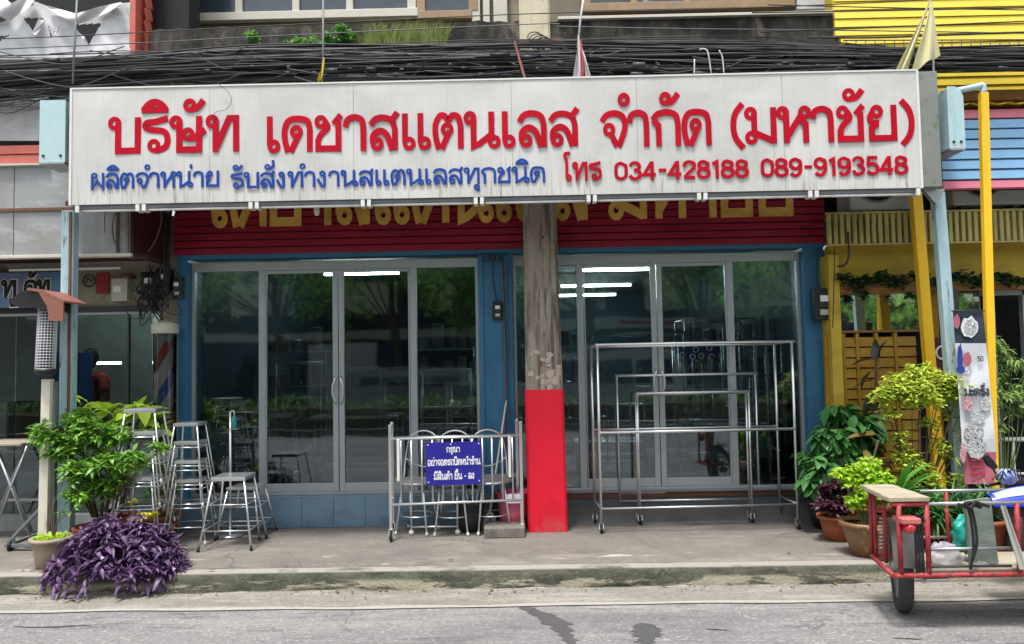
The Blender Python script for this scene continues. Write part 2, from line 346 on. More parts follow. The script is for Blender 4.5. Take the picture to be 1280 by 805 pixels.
def cracks(m, col, sc, width, off=0, k=.8, stretch=(1, 1, 1)):
    m = MATS[m]; nt = m.node_tree; N = nt.nodes; L = nt.links; b = N['Principled BSDF']; src = b.inputs['Base Color'].links[0].from_socket
    geo = N.new('ShaderNodeNewGeometry'); n = N.new('ShaderNodeTexNoise'); n.inputs['Scale'].default_value = 3; n.inputs['Detail'].default_value = 6; L.new(geo.outputs['Position'], n.inputs['Vector'])
    ad = N.new('ShaderNodeVectorMath'); ad.operation = 'MULTIPLY_ADD'; ad.inputs[1].default_value = (.35, .35, .35); L.new(n.outputs['Color'], ad.inputs[0]); L.new(geo.outputs['Position'], ad.inputs[2])
    mp = N.new('ShaderNodeMapping'); mp.inputs['Scale'].default_value = stretch; mp.inputs['Location'].default_value = (off, off, 0); L.new(ad.outputs[0], mp.inputs['Vector'])
    v = N.new('ShaderNodeTexVoronoi'); v.feature = 'DISTANCE_TO_EDGE'; v.inputs['Scale'].default_value = sc; L.new(mp.outputs[0], v.inputs['Vector'])
    r = N.new('ShaderNodeMapRange'); r.inputs['From Min'].default_value = width; r.inputs['From Max'].default_value = width*.3; r.inputs['To Max'].default_value = k; L.new(v.outputs['Distance'], r.inputs['Value'])
    n2 = N.new('ShaderNodeTexNoise'); n2.inputs['Scale'].default_value = 1.1; L.new(geo.outputs['Position'], n2.inputs['Vector']); r2 = N.new('ShaderNodeMapRange'); r2.inputs['From Min'].default_value = .45; r2.inputs['From Max'].default_value = .6; L.new(n2.outputs['Fac'], r2.inputs['Value'])
    mu = N.new('ShaderNodeMath'); mu.operation = 'MULTIPLY'; L.new(r.outputs[0], mu.inputs[0]); L.new(r2.outputs[0], mu.inputs[1])
    mx = N.new('ShaderNodeMix'); mx.data_type = 'RGBA'; L.new(mu.outputs[0], mx.inputs[0]); L.new(src, mx.inputs[6]); mx.inputs[7].default_value = (*lin(col), 1); L.new(mx.outputs[2], b.inputs['Base Color'])
# ---- surfaces
mat('road', '7d7b7b', .88, var=.2, scale=120, bump=.5, bscale=220)
layer('road', '6b6a6e', (.35, 1.6, 1), .5, .62, .55)
layer('road', 'a3a19e', (.5, 3.5, 1), .5, .66, .6, off=5)
layer('road', '4f4e52', (1.1, 7, 1), .58, .64, .7, off=11)
layer('road', '5a595b', (3, 6, 1), .56, .62, .5, off=31)
layer('road', 'c0bebb', (38, 52, 1), .56, .66, .55, off=2, detail=3)
layer('road', '454446', (44, 60, 1), .55, .65, .6, off=8, detail=3)
layer('road', '5e5c5c', (.25, .9, 1), .5, .6, .35, off=41)
cracks('road', '39383a', .9, .006, 2, .5)
mat('gutter', '7f7b73', .9, var=.1, scale=9, bump=.5, bscale=70)
layer('gutter', '9d988d', (1.2, 7, 1), .5, .6, .7)
layer('gutter', '6b665b', (1, 7, 1), .54, .66, .7, off=4)
layer('gutter', '4f4b45', (36, 50, 1), .56, .66, .6, off=9, detail=3)
layer('gutter', 'b5b0a5', (30, 46, 1), .58, .68, .5, off=19, detail=3)
mat('line_paint', '9f9c94', .8, var=.08, scale=20, bump=.2)
layer('line_paint', '9a968d', (14, 30, 1), .56, .68, .8)
mat('pavement', '746f68', .85, var=.07, scale=12, bump=.35, bscale=90)
layer('pavement', '64605a', (.9, 1.7, 1), .46, .6, .75)
layer('pavement', '8b857b', (1.6, 3.6, 1), .52, .64, .6, off=7)
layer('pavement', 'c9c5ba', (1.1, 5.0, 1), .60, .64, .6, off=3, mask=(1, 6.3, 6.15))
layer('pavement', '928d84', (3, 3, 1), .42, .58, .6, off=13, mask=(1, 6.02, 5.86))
layer('pavement', '4a4845', (.9, 3, 1), .35, .55, .8, mask=(1, 6.75, 7.15), off=1)  # shade in front of the doors, painted into the pavement colour
layer('pavement', '55524c', (2.2, 3, 1), .60, .66, .6, off=21)
layer('pavement', '4a4743', (34, 48, 1), .58, .68, .4, off=2, detail=3)
layer('pavement', 'a39e95', (30, 44, 1), .58, .68, .35, off=12, detail=3)
cracks('pavement', '35332f', .7, .007, 4, .55)
mat('kerb', '4f5044', .9, var=.25, scale=14, bump=.9, bscale=45)
layer('kerb', '2c2e26', (4, 4, 9), .46, .62, .85, off=6)
layer('kerb', '77705c', (22, 22, 22), .58, .66, .7, off=16)
layer('kerb', '98927f', (1.6, 1, 9), .47, .51, .9, mask=(2, .10, .075))
layer('kerb', '938f86', (2, 3, 3), .3, .45, 1, mask=(2, .140, .149), off=3)
mat('step_tile', '647f92', .25, var=.06, scale=4, bump=.02); layer('step_tile', '3f4d58', (2, 2, 6), .5, .7, .5)
mat('wood_edge', '5e3a2c', .5)
mat('grout', '3c4750', .8)
mat('blue_paint', '306c90', .5, var=.1, scale=5, bump=.12, bscale=25); layer('blue_paint', '1f4a66', (3, 3, 1.2), .5, .7, .6); layer('blue_paint', '6d8796', (9, 9, 5), .62, .68, .6, off=4); layer('blue_paint', '2a2f33', (16, 16, 2), .6, .72, .5, off=8)
mat('red_slat', '8e1530', .5, var=.08, scale=3, bump=.06); layer('red_slat', '5f1023', (1.5, 1, 8), .52, .7, .5)
mat('gold', 'd6ab52', .45, var=.12, scale=8, bump=.05); layer('gold', '8d6c33', (2, 2, 2), .5, .65, .6)
mat('aluminium', '9fa6aa', .38, .35, var=.05, bump=.03); 
mat('steel', 'dcddde', .30, .9, var=.03, scale=1.5, bump=0)
mat('steel_dull', 'a5a6a8', .45, .8, var=.12, scale=14, bump=.03)
mat('black_rubber', '17171a', .7, var=.2, bump=.1); mat('white_rubber', 'cfcfcc', .6)
mat('black_plastic', '1b1c1f', .45, var=.2); mat('grey_plastic', '6d7074', .5); mat('white_plastic', 'd8d8d2', .45, var=.04, bump=.03)
mat('sign_face', 'c8c8c4', .45, .0, var=.04, scale=2.5, bump=.02)
layer('sign_face', 'a79f8c', (14, 1, .8), .53, .68, .42, mask=(2, 3.55, 3.1))
layer('sign_face', '8a6a50', (30, 1, 1.3), .55, .64, .8, mask=(2, 3.42, 3.05), off=4)
layer('sign_face', '7e7568', (34, 1, 1.1), .56, .68, .6, mask=(2, 3.8, 3.2), off=14)
layer('sign_face', 'b2b1ac', (1.1, 1, 1.6), .46, .62, .55, off=9)
layer('sign_face', 'a5a39c', (60, 1, 2), .5, .8, .35, off=2)
mat('sign_steel', '8d8f88', .38, .6, var=.12, scale=3); layer('sign_steel', '4f6a35', (5, 5, 5), .56, .68, .85)
mat('letter_red', 'b00020', .6, var=.16, scale=3.5, bump=.02, spec=.15); mat('letter_blue', '1a4298', .6, var=.12, scale=6, bump=.02, spec=.2)
mat('pale_cyan', 'acc8cc', .5, var=.05, scale=5); layer('pale_cyan', '7c9da0', (4, 4, 1), .52, .68, .5)
mat('cyan_post', '9dbcc4', .55, var=.06, scale=6); layer('cyan_post', 'c5d2d2', (14, 14, 2.2), .5, .6, .6, off=2); layer('cyan_post', '6d4c38', (18, 18, 3.5), .6, .66, .9, off=5)
mat('pole_concrete', '8f8578', .9, var=.1, scale=7, bump=.5, bscale=40)
layer('pole_concrete', '463d34', (30, 30, 1.8), .47, .6, .85); layer('pole_concrete', '6b3f2b', (7, 7, 2.5), .64, .7, .8, off=3); layer('pole_concrete', 'b9afa1', (9, 9, 2), .52, .68, .5, off=8)
layer('pole_concrete', 'c9b9ae', (8, 8, 5), .5, .56, .55, mask=(2, 1.68, 1.62), off=2)
mat('pole_cream', 'c9bfa6', .85, var=.07, scale=9, bump=.3); layer('pole_cream', '8c7f66', (14, 14, 2), .55, .7, .6)
mat('pole_red', 'e3062f', .55, var=.04, scale=5, bump=.15, bscale=30); layer('pole_red', 'b00a28', (3, 3, 3), .52, .74, .5); layer('pole_red', '8f6058', (14, 14, 6), .44, .62, .7, mask=(2, .36, .16), off=3); layer('pole_red', '7a0c20', (40, 40, 9), .66, .72, .6, off=9)
mat('ledge_concrete', '5d5850', .95, var=.2, scale=5, bump=.6, bscale=30)
layer('ledge_concrete', '1c1b18', (3, 3, 1.6), .36, .56, .93); layer('ledge_concrete', '9b8b73', (5, 5, 1.5), .6, .7, .7, off=4); layer('ledge_concrete', '2a2b26', (9, 9, 1), .52, .6, .7, off=8)
mat('cream_wall', '9a917f', .9, var=.08, scale=5, bump=.2); layer('cream_wall', '5f584c', (2.4, 2.4, 1.2), .5, .68, .6)
mat('win_frame', 'c9c4b8', .5, var=.05); mat('win_brown', '9c8266', .6)
mat('peeling', 'c9ccd0', .6, var=.1)
mat('upper_pane', '3a434c', .12, var=.3, scale=2, bump=.05, spec=.8); layer('upper_pane', 'aab0b6', (3.5, 3.5, 3), .6, .63, .8, detail=12)
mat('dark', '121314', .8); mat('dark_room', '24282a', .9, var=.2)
mat('room_blue', '3d5966', .7, var=.08); mat('room_grey', '8d9290', .8); mat('room_floor', '5c6468', .3)
mat('yellow_wall', 'c0a436', .7, var=.09, scale=4, bump=.2); layer('yellow_wall', '6e5d22', (2, 2, 3), .5, .7, .55)
mat('yellow_post', 'f0bf24', .45, var=.05, scale=5); layer('yellow_post', 'b98a1c', (12, 12, 2), .58, .7, .5)
mat('yellow_plank', 'ecd44a', .5, var=.05, scale=3); layer('yellow_plank', 'c7b03c', (2, 2, 8), .55, .7, .4)
mat('yellow_slat', 'a8801c', .55, var=.12, scale=6, bump=.15); layer('yellow_slat', '5d4513', (4, 4, 8), .52, .7, .5)
mat('flute', 'aca064', .7, var=.12, scale=7, bump=.2); layer('flute', '5b5232', (9, 9, 2), .5, .66, .6)
mat('sky_plank', '86b6dc', .5, var=.04, scale=3); mat('pink_plank', 'd97a90', .5, var=.05); mat('salmon_plank', 'c96a58', .55, var=.08)
mat('tarp', 'd6d6d8', .6, var=.04, scale=3, bump=.15, bscale=14); layer('tarp', 'a2a5aa', (2, 2, 5), .5, .7, .6)
mat('maroon', '3c1216', .6, var=.15); mat('grey_sheet', '989b9c', .5, var=.07, scale=2.5, bump=.1, bscale=9)
layer('grey_sheet', '7d7466', (1.2, 1, 1), .5, .7, .6); layer('grey_sheet', '7a6a52', (16, 1, 1), .62, .72, .5, off=4); layer('grey_sheet', 'b4b8ba', (3, 3, 9), .55, .66, .5, off=7)
mat('rust', '6b4a38', .8, var=.25, scale=18); mat('dark_steel', '2e2d2e', .6, var=.2)
mat('terracotta', '9a5334', .75, var=.12, scale=12, bump=.2); mat('glazed_brown', '7a5c3a', .4, var=.15, scale=9, bump=.15); layer('glazed_brown', 'b39a66', (9, 9, 3), .56, .64, .6)
mat('tan_pot', '9b8d7b', .7, var=.1, scale=10, bump=.2); mat('soil', '3a2e24', .95)
mat('black_pot', '1c1d1e', .5)
mat('cable', '17171a', .55, var=.3, scale=4, bump=0)
def island(m, c2):
    m = MATS[m]; N = m.node_tree.nodes; L = m.node_tree.links; b = N['Principled BSDF']; src = b.inputs['Base Color'].links[0].from_socket
    geo = N.new('ShaderNodeNewGeometry'); p = N.new('ShaderNodeMath'); p.operation = 'POWER'; p.inputs[1].default_value = 2.5; L.new(geo.outputs['Random Per Island'], p.inputs[0])
    mx = N.new('ShaderNodeMix'); mx.data_type = 'RGBA'; L.new(p.outputs[0], mx.inputs[0]); L.new(src, mx.inputs[6]); mx.inputs[7].default_value = (*lin(c2), 1); L.new(mx.outputs[2], b.inputs['Base Color'])
island('cable', '4e4e52'); mat('cable_grey', '5a5b5f', .5, bump=0); mat('cable_white', 'c4c4c2', .5, bump=0)
mat('bark', '5c4a38', .9, var=.2, scale=20); mat('green_stem', '5a6e38', .7)
mat('flag_yellow', 'cbc69a', .8, var=.05); mat('flag_red', 'c24a4e', .8); mat('flag_white', 'cfcbcd', .8)
mat('flag_gold', 'd9c34a', .8)
mat('brown_hood', '8a5a4c', .5, var=.12); mat('white_pole', 'cfc9ba', .7, var=.06); layer('white_pole', '7c6d58', (10, 10, 2), .56, .66, .7)
mat('sign_blue', '24208f', .4, var=.06, bump=.02); mat('sign_white', 'e4e4ea', .5, var=.02, bump=0); mat('pink_plastic', 'c25a78', .5)
mat('cart_red', 'a02a34', .6, var=.2, scale=24, bump=.25); layer('cart_red', '5f2a24', (16, 16, 16), .52, .6, .8); layer('cart_red', 'b07a74', (30, 30, 30), .56, .64, .6, off=3)
mat('board', 'a39a86', .8, var=.12, scale=9, bump=.3); layer('board', '6b6252', (2, 9, 9), .54, .66, .6)
mat('board_grey', '6e7a72', .8, var=.15, scale=6, bump=.3); layer('board_grey', '8f9a8c', (3, 3, 9), .5, .65, .6)
mat('tyre', '3a3a3a', .8, var=.12, scale=16, bump=.4, bscale=60); mat('fender', '7d7a74', .55, .3, var=.2)
mat('teal_bag', '1f9c8c', .35, var=.06, scale=12, bump=.3, bscale=20); mat('cloth', 'a9aaa2', .9, var=.1, bump=.2)
mat('tail_red', 'c80f22', .15, spec=.8, coat=.6); mat('bike_blue', '1b3fc0', .2, coat=.7, var=.04, bump=0); mat('bike_white', 'a4b4e4', .25, coat=.7, bump=0)
mat('skin', '7a4f3b', .6); mat('shirt', 'a3452f', .85); mat('hair', '16120f', .7); mat('trousers', '2a2c34', .85)
mat('tube_glass', 'd5d5d0', .3, bump=0); mat('cooler_blue', '1e5da0', .4); 
mat('banner_navy', '27323f', .7); mat('banner_white', 'cfd3d8', .7, var=.05); mat('banner_pink', 'a85a6c', .7, var=.1); mat('banner_red', 'b23248', .7); mat('banner_blue', '1f3a86', .7); mat('banner_grey', '8b8f93', .7, var=.35, scale=30); mat('banner_ink', '30343c', .7)
mat('paper', 'b8b4a6', .8, var=.03); mat('red_paper', '8c2a2a', .8); mat('ac_white', 'a7a9a6', .5, var=.05)
mat('wood_ledge', '8a6134', .7, var=.15, scale=9)
LAMP = bpy.data.materials.new('lit_tube'); LAMP.use_nodes = True; MATS['lit_tube'] = LAMP
LAMP.node_tree.nodes['Principled BSDF'].inputs['Emission Color'].default_value = (.85, 1, .97, 1); LAMP.node_tree.nodes['Principled BSDF'].inputs['Emission Strength'].default_value = 55
glassmat('shop_glass', (.55, .61, .63), .062)
def printmat(name, cols, sc):
    m = mat(name, cols[0], .6, bump=0); N = m.node_tree.nodes; L = m.node_tree.links; b = N['Principled BSDF']
    geo = N.new('ShaderNodeNewGeometry'); n = N.new('ShaderNodeTexNoise'); n.inputs['Scale'].default_value = sc; n.inputs['Detail'].default_value = 3; n.inputs['Distortion'].default_value = 1.6; L.new(geo.outputs['Position'], n.inputs['Vector'])
    r = N.new('ShaderNodeValToRGB'); r.color_ramp.interpolation = 'CONSTANT'
    while len(r.color_ramp.elements) < len(cols): r.color_ramp.elements.new(.5)
    for i, c in enumerate(cols): e = r.color_ramp.elements[i]; e.position = .32+.36*i/len(cols) if i else 0; e.color = (*lin(c), 1)
    L.new(n.outputs['Fac'], r.inputs[0]); L.new(r.outputs[0], b.inputs['Base Color'])
printmat('print_grey', ['5a5f64', 'c9cbcc', '83878a', 'dfe0e0', '4a4a4e', 'a59c98'], 26)
printmat('print_pink', ['b5606c', 'd9a0a4', 'a04a58', 'cfd3d8', 'b5606c'], 30)
glassmat('clear_glass', (.60, .66, .65), .03)
glassmat('mirror_glass', (.03, .04, .04), .85)
mat('bag_clear', 'c4c4d0', .15, var=.1, bump=.8, bscale=38, alpha=.45)
leafmat('purple_leaf', '44304f', '74557f', .45, 9, .2)
leafmat('green_leaf', '3f7424', '8fc04e', .4, 6)
leafmat('bright_leaf', '93b42c', 'dce265', .45, 6, .35)
leafmat('lime_leaf', '8ec22c', 'cfe655', .45, 6, .4)
leafmat('deep_leaf', '22502a', '4f8c40', .5, 4, .2)
leafmat('dark_leaf', '161f16', '2e3c26', .4, 4, .15)
leafmat('hedge_leaf', '44762c', '86b84c', .5, 3, .3)
leafmat('red_leaf', '3a1420', '5c3048', .5, 5)
leafmat('tree_leaf', '5a8a3c', 'a5d06c', .5, 1.2, .55)
# ------------------------------------------------------------------ ground, road, kerb, pavement
def zz(px, py, Y): return at(px, py, Y).z
def xx(px, py, Y): return at(px, py, Y).x
g = MB(); g.add([(-300, -300, -.03), (300, -300, -.03), (300, 300, -.03), (-300, 300, -.03)], [(0, 1, 2, 3)]); struct(g.build('ground', 'gutter'))
KY = 5.73
struct(MB().add([(-60, -7, 0), (60, -7, 0), (60, 5.42, 0), (-60, 5.42, 0)], [(0, 1, 2, 3)]).build('road', 'road'))
struct(MB().grid(lambda u, v: (-12+24*u, 5.385+v*.4, .004+.022*v*v+.004*v*sin(u*97+v*5)), 200, 6).build('gutter', 'gutter'))
def liney(u): x = -12+24*u; return x, 5.36+.012*sin(x*1.7)+.006*sin(x*6.1)
struct(MB().grid(lambda u, v: (liney(u)[0], liney(u)[1]+(v-.5)*(.05+.008*sin(liney(u)[0]*5)), .0075), 160, 1).build('road_line', 'line_paint'))
def kerbprof(u, v):
    x = -12+24*u; j = .012*sin(x*3.1)+.008*sin(x*11.3+1)+.006*sin(x*29); k = .010*sin(x*7.7)+.006*sin(x*23)
    P = [(KY-.015+j, 0), (KY-.02+k, .05), (KY+j*.6, .10), (KY+.005+j*.5, .138), (KY+.03+k*.4, .15), (KY+.14, .152)]
    y, z = P[min(5, int(round(v*5)))]; return (x, y, z)
struct(MB().grid(kerbprof, 500, 5).build('kerb', 'kerb'))
def walk(u, v):
    x = -12+24*u; y = KY+.125+v*3.3
    return (x, y, .154-.004*(1-v)*0+.004*sin(x*1.3+y*2)*min(1, v*6))
struct(MB().grid(walk, 120, 24).build('pavement', 'pavement'))
# loose grit and crumbled concrete at the foot of the kerb
gr = MB()
for i in range(260):
    x = R.uniform(-5, 5); y = KY-.02-abs(R.gauss(0, .07)); s = R.uniform(.002, .007)*(1.6 if R.random() < .08 else 1)
    M_ = Matrix.Translation((x, y, .02+s*.4)) @ Matrix.Rotation(R.uniform(0, 3), 4, 'Z') @ Matrix.Rotation(R.uniform(0, 1), 4, 'X')
    gr.box(-s, s, -s*.7, s*.7, -s*.5, s*.5, M_)
stuff(gr.build('gravel', 'gutter'))
mat('damp', '4c4b4d', .7, var=.15, scale=12, bump=.3, bscale=160)
def patch(pts, w_, seed):
    r_ = random.Random(seed); c = cat([(a, b, 0) for a, b in pts], 8); L1, L2 = [], []
    for i, p in enumerate(c):
        t = i/(len(c)-1); k_ = w_*(sin(pi*min(1, max(.03, t*.94+.03))))**.5*r_.uniform(.55, 1.25)
        L1.append(atz(p.x-k_+r_.uniform(-2, 2), p.y+r_.uniform(-.6, .6), .003)); L2.append(atz(p.x+k_*r_.uniform(.8, 1.3), p.y+r_.uniform(-.6, .6), .003))
    n = len(c); struct(MB().add(L1+L2, [(i, n+i, n+i+1, i+1) for i in range(n-1)]).build('damp_patch', 'damp'))
patch([(652, 757), (672, 766), (692, 776), (705, 790), (716, 806)], 15, 1); patch([(805, 779), (806, 785), (808, 795), (806, 806)], 17, 2)
patch([(1118, 797), (1135, 798), (1152, 799)], 8, 3); patch([(885, 786), (897, 787), (908, 787.5)], 6, 4)
patch([(300, 762), (340, 761), (378, 760)], 14, 5); patch([(20, 783), (60, 784), (110, 781)], 14, 6)
# ------------------------------------------------------------------ main shop building
FY = 7.42     # plane of the glass front
B = thing('shop_building', 'shophouse with dark red slatted fascia, blue painted frame and two sliding glass fronts', 'building', (0, 7.4, .15))
xl, xr = xx(228, 480, 7.4), xx(1031, 480, 7.4)
ztop = zz(640, 317, 7.36); zfr = zz(640, 322, FY); zfb = zz(640, 613, FY)
STEP = zfb-.012
a0, a1 = xx(241, 480, FY), xx(600, 480, FY); b0, b1 = xx(643, 480, FY), xx(1003, 480, FY)
MB().box(xl, a0, 7.3, 7.62, .154, ztop).build('column', 'blue_paint', B, .004)
MB().box(b1, xr, 7.3, 7.62, .154, ztop).build('column', 'blue_paint', B, .004)
pil = MB().box(a1, b0, 7.34, 7.62, .154, ztop)
pil.box(a1+.003, a1+.05, 7.325, 7.34, .154, ztop-.01).box(b0-.1, b0-.05, 7.325, 7.34, .154, ztop-.01)
pil.build('pilaster', 'blue_paint', B, .003)
MB().box(xl-.01, xr+.01, 7.29, 7.5, ztop, ztop+.07).build('header', 'blue_paint', B, .004)
# step: front riser tiles and threshold
st0, st1 = xx(228, 480, 7.15), b0
zstep = .154+.19
MB().box(xl, b0-.02, 7.272, FY+.1, .15, STEP-.004).build('step', 'grout', B)
tw = .302; n = int((b0-.02-xl)/tw)
tm = MB().box(0, tw-.004, 7.257, 7.271, .156, STEP).mesh('tile', 'step_tile'); tt = MB().box(0, tw-.004, 7.257, FY-.03, STEP-.003, STEP+.002).mesh('tile', 'step_tile')
for i in range(n): piece('tile', tm, B, (xl+i*tw, 0, 0)); piece('tile', tt, B, (xl+i*tw, 0, 0))
MB().box(b0, xr, FY-.045, FY+.1, .15, STEP-.065).build('riser', mat('riser_grey', '43494f', .4, var=.15), B, .004); MB().box(b0, xr, FY-.06, FY+.1, STEP-.064, STEP-.011).build('threshold', 'wood_edge', B, .004)
MB().box(b0, xr, FY-.09, FY+.1, STEP-.01, STEP+.004).build('threshold', 'grey_plastic', B, .002)
MB().prism([(7.22, .150), (7.225, .160), (7.372, .285), (7.372, .150)], b0+.01, xr-.01, 'x').build('shade_ramp', mat('painted_shade', '4c4d4e', .35, var=.2, scale=6), B)  # dark slope standing in for the shade before the right doors
# fascia of horizontal slats
fx0, fx1 = xx(218, 280, 7.27), xx(1031, 280, 7.27); fz0 = zz(640, 311, 7.27); fz1 = fz0+1.0
fas = MB().box(fx0, fx1, 7.285, 7.4, fz0, fz1).build('fascia', 'maroon', B)
h = .071; sm_ = MB()
sm_.prism([(7.285, 0), (7.262, .004), (7.266, h-.012), (7.285, h-.006)], fx0, fx1, 'x')
sme = sm_.mesh('slat', 'red_slat')
for i in range(14): piece('slat', sme, fas, (0, 0, fz0+i*h))
gz = zz(262, 284, 7.25); 
text('เดชาสแตนเลส มหาชัย', xx(262, 284, 7.25), xx(989, 270, 7.25), gz, .50, .175, 7.245, .02, 'gold', B)
# glass fronts
def glass_front(x0, x1, mull, dbl, name):
    t = .062
    MB().box(x0, x1, FY-.035, FY+.035, zfr-.085, zfr).build('top_rail', 'aluminium', B, .003)
    MB().box(x0, x1, FY-.04, FY+.04, STEP+.003, STEP+.03).build('bottom_rail', 'aluminium', B, .003)
    MB().box(x0, x0+.03, FY-.033, FY+.033, STEP+.03, zfr-.085).build('mullion', 'aluminium', B, .003)
    MB().box(x1-.03, x1, FY-.033, FY+.033, STEP+.03, zfr-.085).build('mullion', 'aluminium', B, .003)
    for q in mull: MB().box(q-.033, q+.033, FY-.034, FY+.034, STEP+.03, zfr-.085).build('mullion', 'aluminium', B, .003)
    zb, zt = STEP+.03, zfr-.085
    MB().box(x0+.03, mull[0]-.033, FY+.004, FY+.010, zb, zt).build('pane', 'shop_glass', B)
    MB().box(mull[1]+.033, x1-.03, FY+.004, FY+.010, zb, zt).build('pane', 'shop_glass', B)
    for k, (p, q) in enumerate(((mull[0]+.036, dbl-.004), (dbl+.004, mull[1]-.036))):
        d = MB(); yo = FY-.02
        sL, sR = (.012, .052) if k == 0 else (.052, .012)
        d.box(p, p+sL, yo-.02, yo+.02, zb+.002, zt-.002).box(q-sR, q, yo-.02, yo+.02, zb+.002, zt-.002)
        d.box(p+sL, q-sR, yo-.018, yo+.018, zb+.002, zb+.085).box(p+sL, q-sR, yo-.018, yo+.018, zt-.035, zt-.002)
        dr = d.build('door', 'aluminium', B, .003)
        MB().box(p+sL, q-sR, yo-.003, yo+.003, zb+.085, zt-.035).build('pane', 'shop_glass', dr)
        hx = (q-.026) if k == 0 else (p+.026); hz = zz(425, 487, FY) if dbl < 0 else zz(823, 478, FY)
        sgn = -1 if k == 0 else 1
        pts = [(hx, yo-.02, hz-.13), (hx+sgn*-.004, yo-.05, hz-.11), (hx-sgn*-.018, yo-.06, hz-.05), (hx-sgn*-.022, yo-.06, hz), (hx-sgn*-.018, yo-.06, hz+.05), (hx+sgn*-.004, yo-.05, hz+.11), (hx, yo-.02, hz+.13)]
        MB().tube(cat(pts, 4), .009, 8).build('handle', 'steel', dr)
glass_front(a0, a1, [xx(329, 480, FY), xx(518, 480, FY)], xx(424.5, 480, FY), 'left')
glass_front(b0, b1, [xx(727, 480, FY), xx(915, 480, FY)], xx(822.5, 480, FY), 'right')
# room behind the glass
ry1 = 15.5; rz = 3.02
MB().box(xl+.02, xr, FY+.2, ry1, STEP-.06, STEP-.02).build('interior_floor', 'room_floor', B)
MB().box(xl-.1, xr+.1, FY+.2, ry1, rz, rz+.1).build('ceiling', 'room_grey', B)
MB().box(xl-.1, xl, FY+.2, ry1, STEP-.02, rz-.003).build('interior_wall', 'room_blue', B)
MB().box(xr, xr+.1, FY+.2, ry1, STEP-.02, rz-.003).build('interior_wall', 'room_blue', B)
MB().box(-.28, -.12, FY+3.4, ry1, STEP-.02, rz-.003).build('interior_wall', 'room_blue', B)
MB().box(xl-.1, xr+.1, ry1, ry1+.1, STEP-.06, rz+.1).build('interior_wall', 'room_blue', B)
MB().box(xl-.1, xr+.1, FY+.12, FY+.2, ztop+.075, 3.9).build('lintel', 'room_blue', B)
# ledge (balcony parapet) over the street and the floor above
LY = 7.02
lz0, lz1 = 4.05, zz(640, 29, LY)+.02
lx0, lx1 = xx(176, 60, LY), xx(1047, 60, LY)
def ledge(u, v):
    x = lx0+(lx1-lx0)*u; z = 3.92+(lz1-3.92)*v
    return (x, LY+.012*sin(x*5+z*9)*.5, z+(.006*sin(x*13)+.008*sin(x*31) if v == 1 else 0))
MB().grid(ledge, 160, 6, False).build('parapet', 'ledge_concrete', B)
MB().box(lx0, lx1, LY+.012, 7.9, 3.9, lz1-.02).build('ledge', 'ledge_concrete', B)
WY = 7.75
MB().box(lx0, lx1, WY+.05, WY+.3, lz1-.05, 8).build('upper_wall', 'cream_wall', B)
def upwin(p0, p1, pyb, ps, m, nm):
    x0, x1 = xx(p0, 15, WY), xx(p1, 15, WY); zb = zz((p0+p1)/2, pyb, WY)
    f = MB().box(x0, x1, WY-.06, WY+.02, zb-.035, zb+.05)
    fr = f.build('window', m, B, .004); MB().box(x0, x1, WY-.05, WY+.02, zb+1.302, zb+1.36).build('frame', m, fr, .004); xs = [xx(p, 15, WY) for p in ps]
    for a, wd in zip(xs, [.05]+[.035]*(len(xs)-2)+[.05]): MB().box(a-wd, a+wd, WY-.045, WY+.018, zb+.05, zb+1.3).build('frame', m, fr, .004)
    for a, b in zip(xs[:-1], xs[1:]): MB().box(a+.03, b-.03, WY-.002, WY+.003, zb+.05, zb+1.3).build('pane', 'upper_pane', fr)
upwin(232, 523, 22, [236, 300, 371, 438, 516], 'win_frame', 'a')
upwin(523, 590, 22, [526, 592], 'win_brown', 'b')
upwin(728, 992, 10, [732, 792, 858, 925, 990], 'win_brown', 'c')
for p0, p1 in ((590, 600), (604, 612), (617, 634)): MB().box(xx(p0, 10, WY), xx(p1, 10, WY), WY-.04, WY, lz1-.02, 6.5).build('board', 'win_frame', B)
for p0, p1, m_ in ((170, 190, 'rust'), (194, 202, 'win_frame'), (203, 221, 'win_brown'), (222, 231, 'win_frame')): MB().box(xx(p0, 10, WY), xx(p1, 10, WY), WY-.05, WY, lz1-.02, 6.5).build('board', m_, B)
MB().box(xx(994, 10, WY), xx(1042, 10, WY), WY-.06, WY, zz(1020, 14, WY), 6.5).build('board', 'peeling', B)
MB().box(xx(697, 20, LY-.02), xx(1041, 15, LY-.02), LY-.05, LY+.02, lz1-.015, lz1+.012).build('coping', 'win_frame', B, .003)
# ------------------------------------------------------------------ the big shop sign
SY = 6.2
sx0, sx1, sx2 = xx(88, 180, SY), xx(1150, 165, SY), xx(1175, 165, SY+.02)
sz0, sz1 = zz(640, 245.5, SY), zz(640, 99.5, SY)
SG = thing('shop_sign', 'long white metal shop sign with big red Thai lettering above smaller blue lettering', 'sign', ((sx0+sx1)/2, SY, sz0))
MB().box(sx0, sx1, SY+.012, SY+.20, sz0, sz1).build('sign_box', 'sign_steel', SG, .004)
MB().box(sx1+.001, sx2, SY+.02, SY+.22, sz0+.012, sz1+.0).build('end_box', 'sign_steel', SG, .006)
seams = [88, 262, 442, 640, 797, 980, 1150]; sxs = [xx(p, 175, SY) for p in seams]
for i in range(6):
    a, b = sxs[i]+.0012, sxs[i+1]-.0012
    def fn(u, v, a=a, b=b, i=i):
        x = a+(b-a)*u; z = sz0+.004+(sz1-sz0-.006)*v; e = min(1, 8*min(u, 1-u), 8*min(v, 1-v))
        w_ = .0038*sin(x*4.1+z*5+i)+.0022*sin(x*9-z*7)+.001*sin(x*17+z*3+i*2)
        return (x, SY+.003+w_*e, z)
    mb = MB().grid(fn, 30, 14); mb.build('sign_panel', 'sign_face', SG)
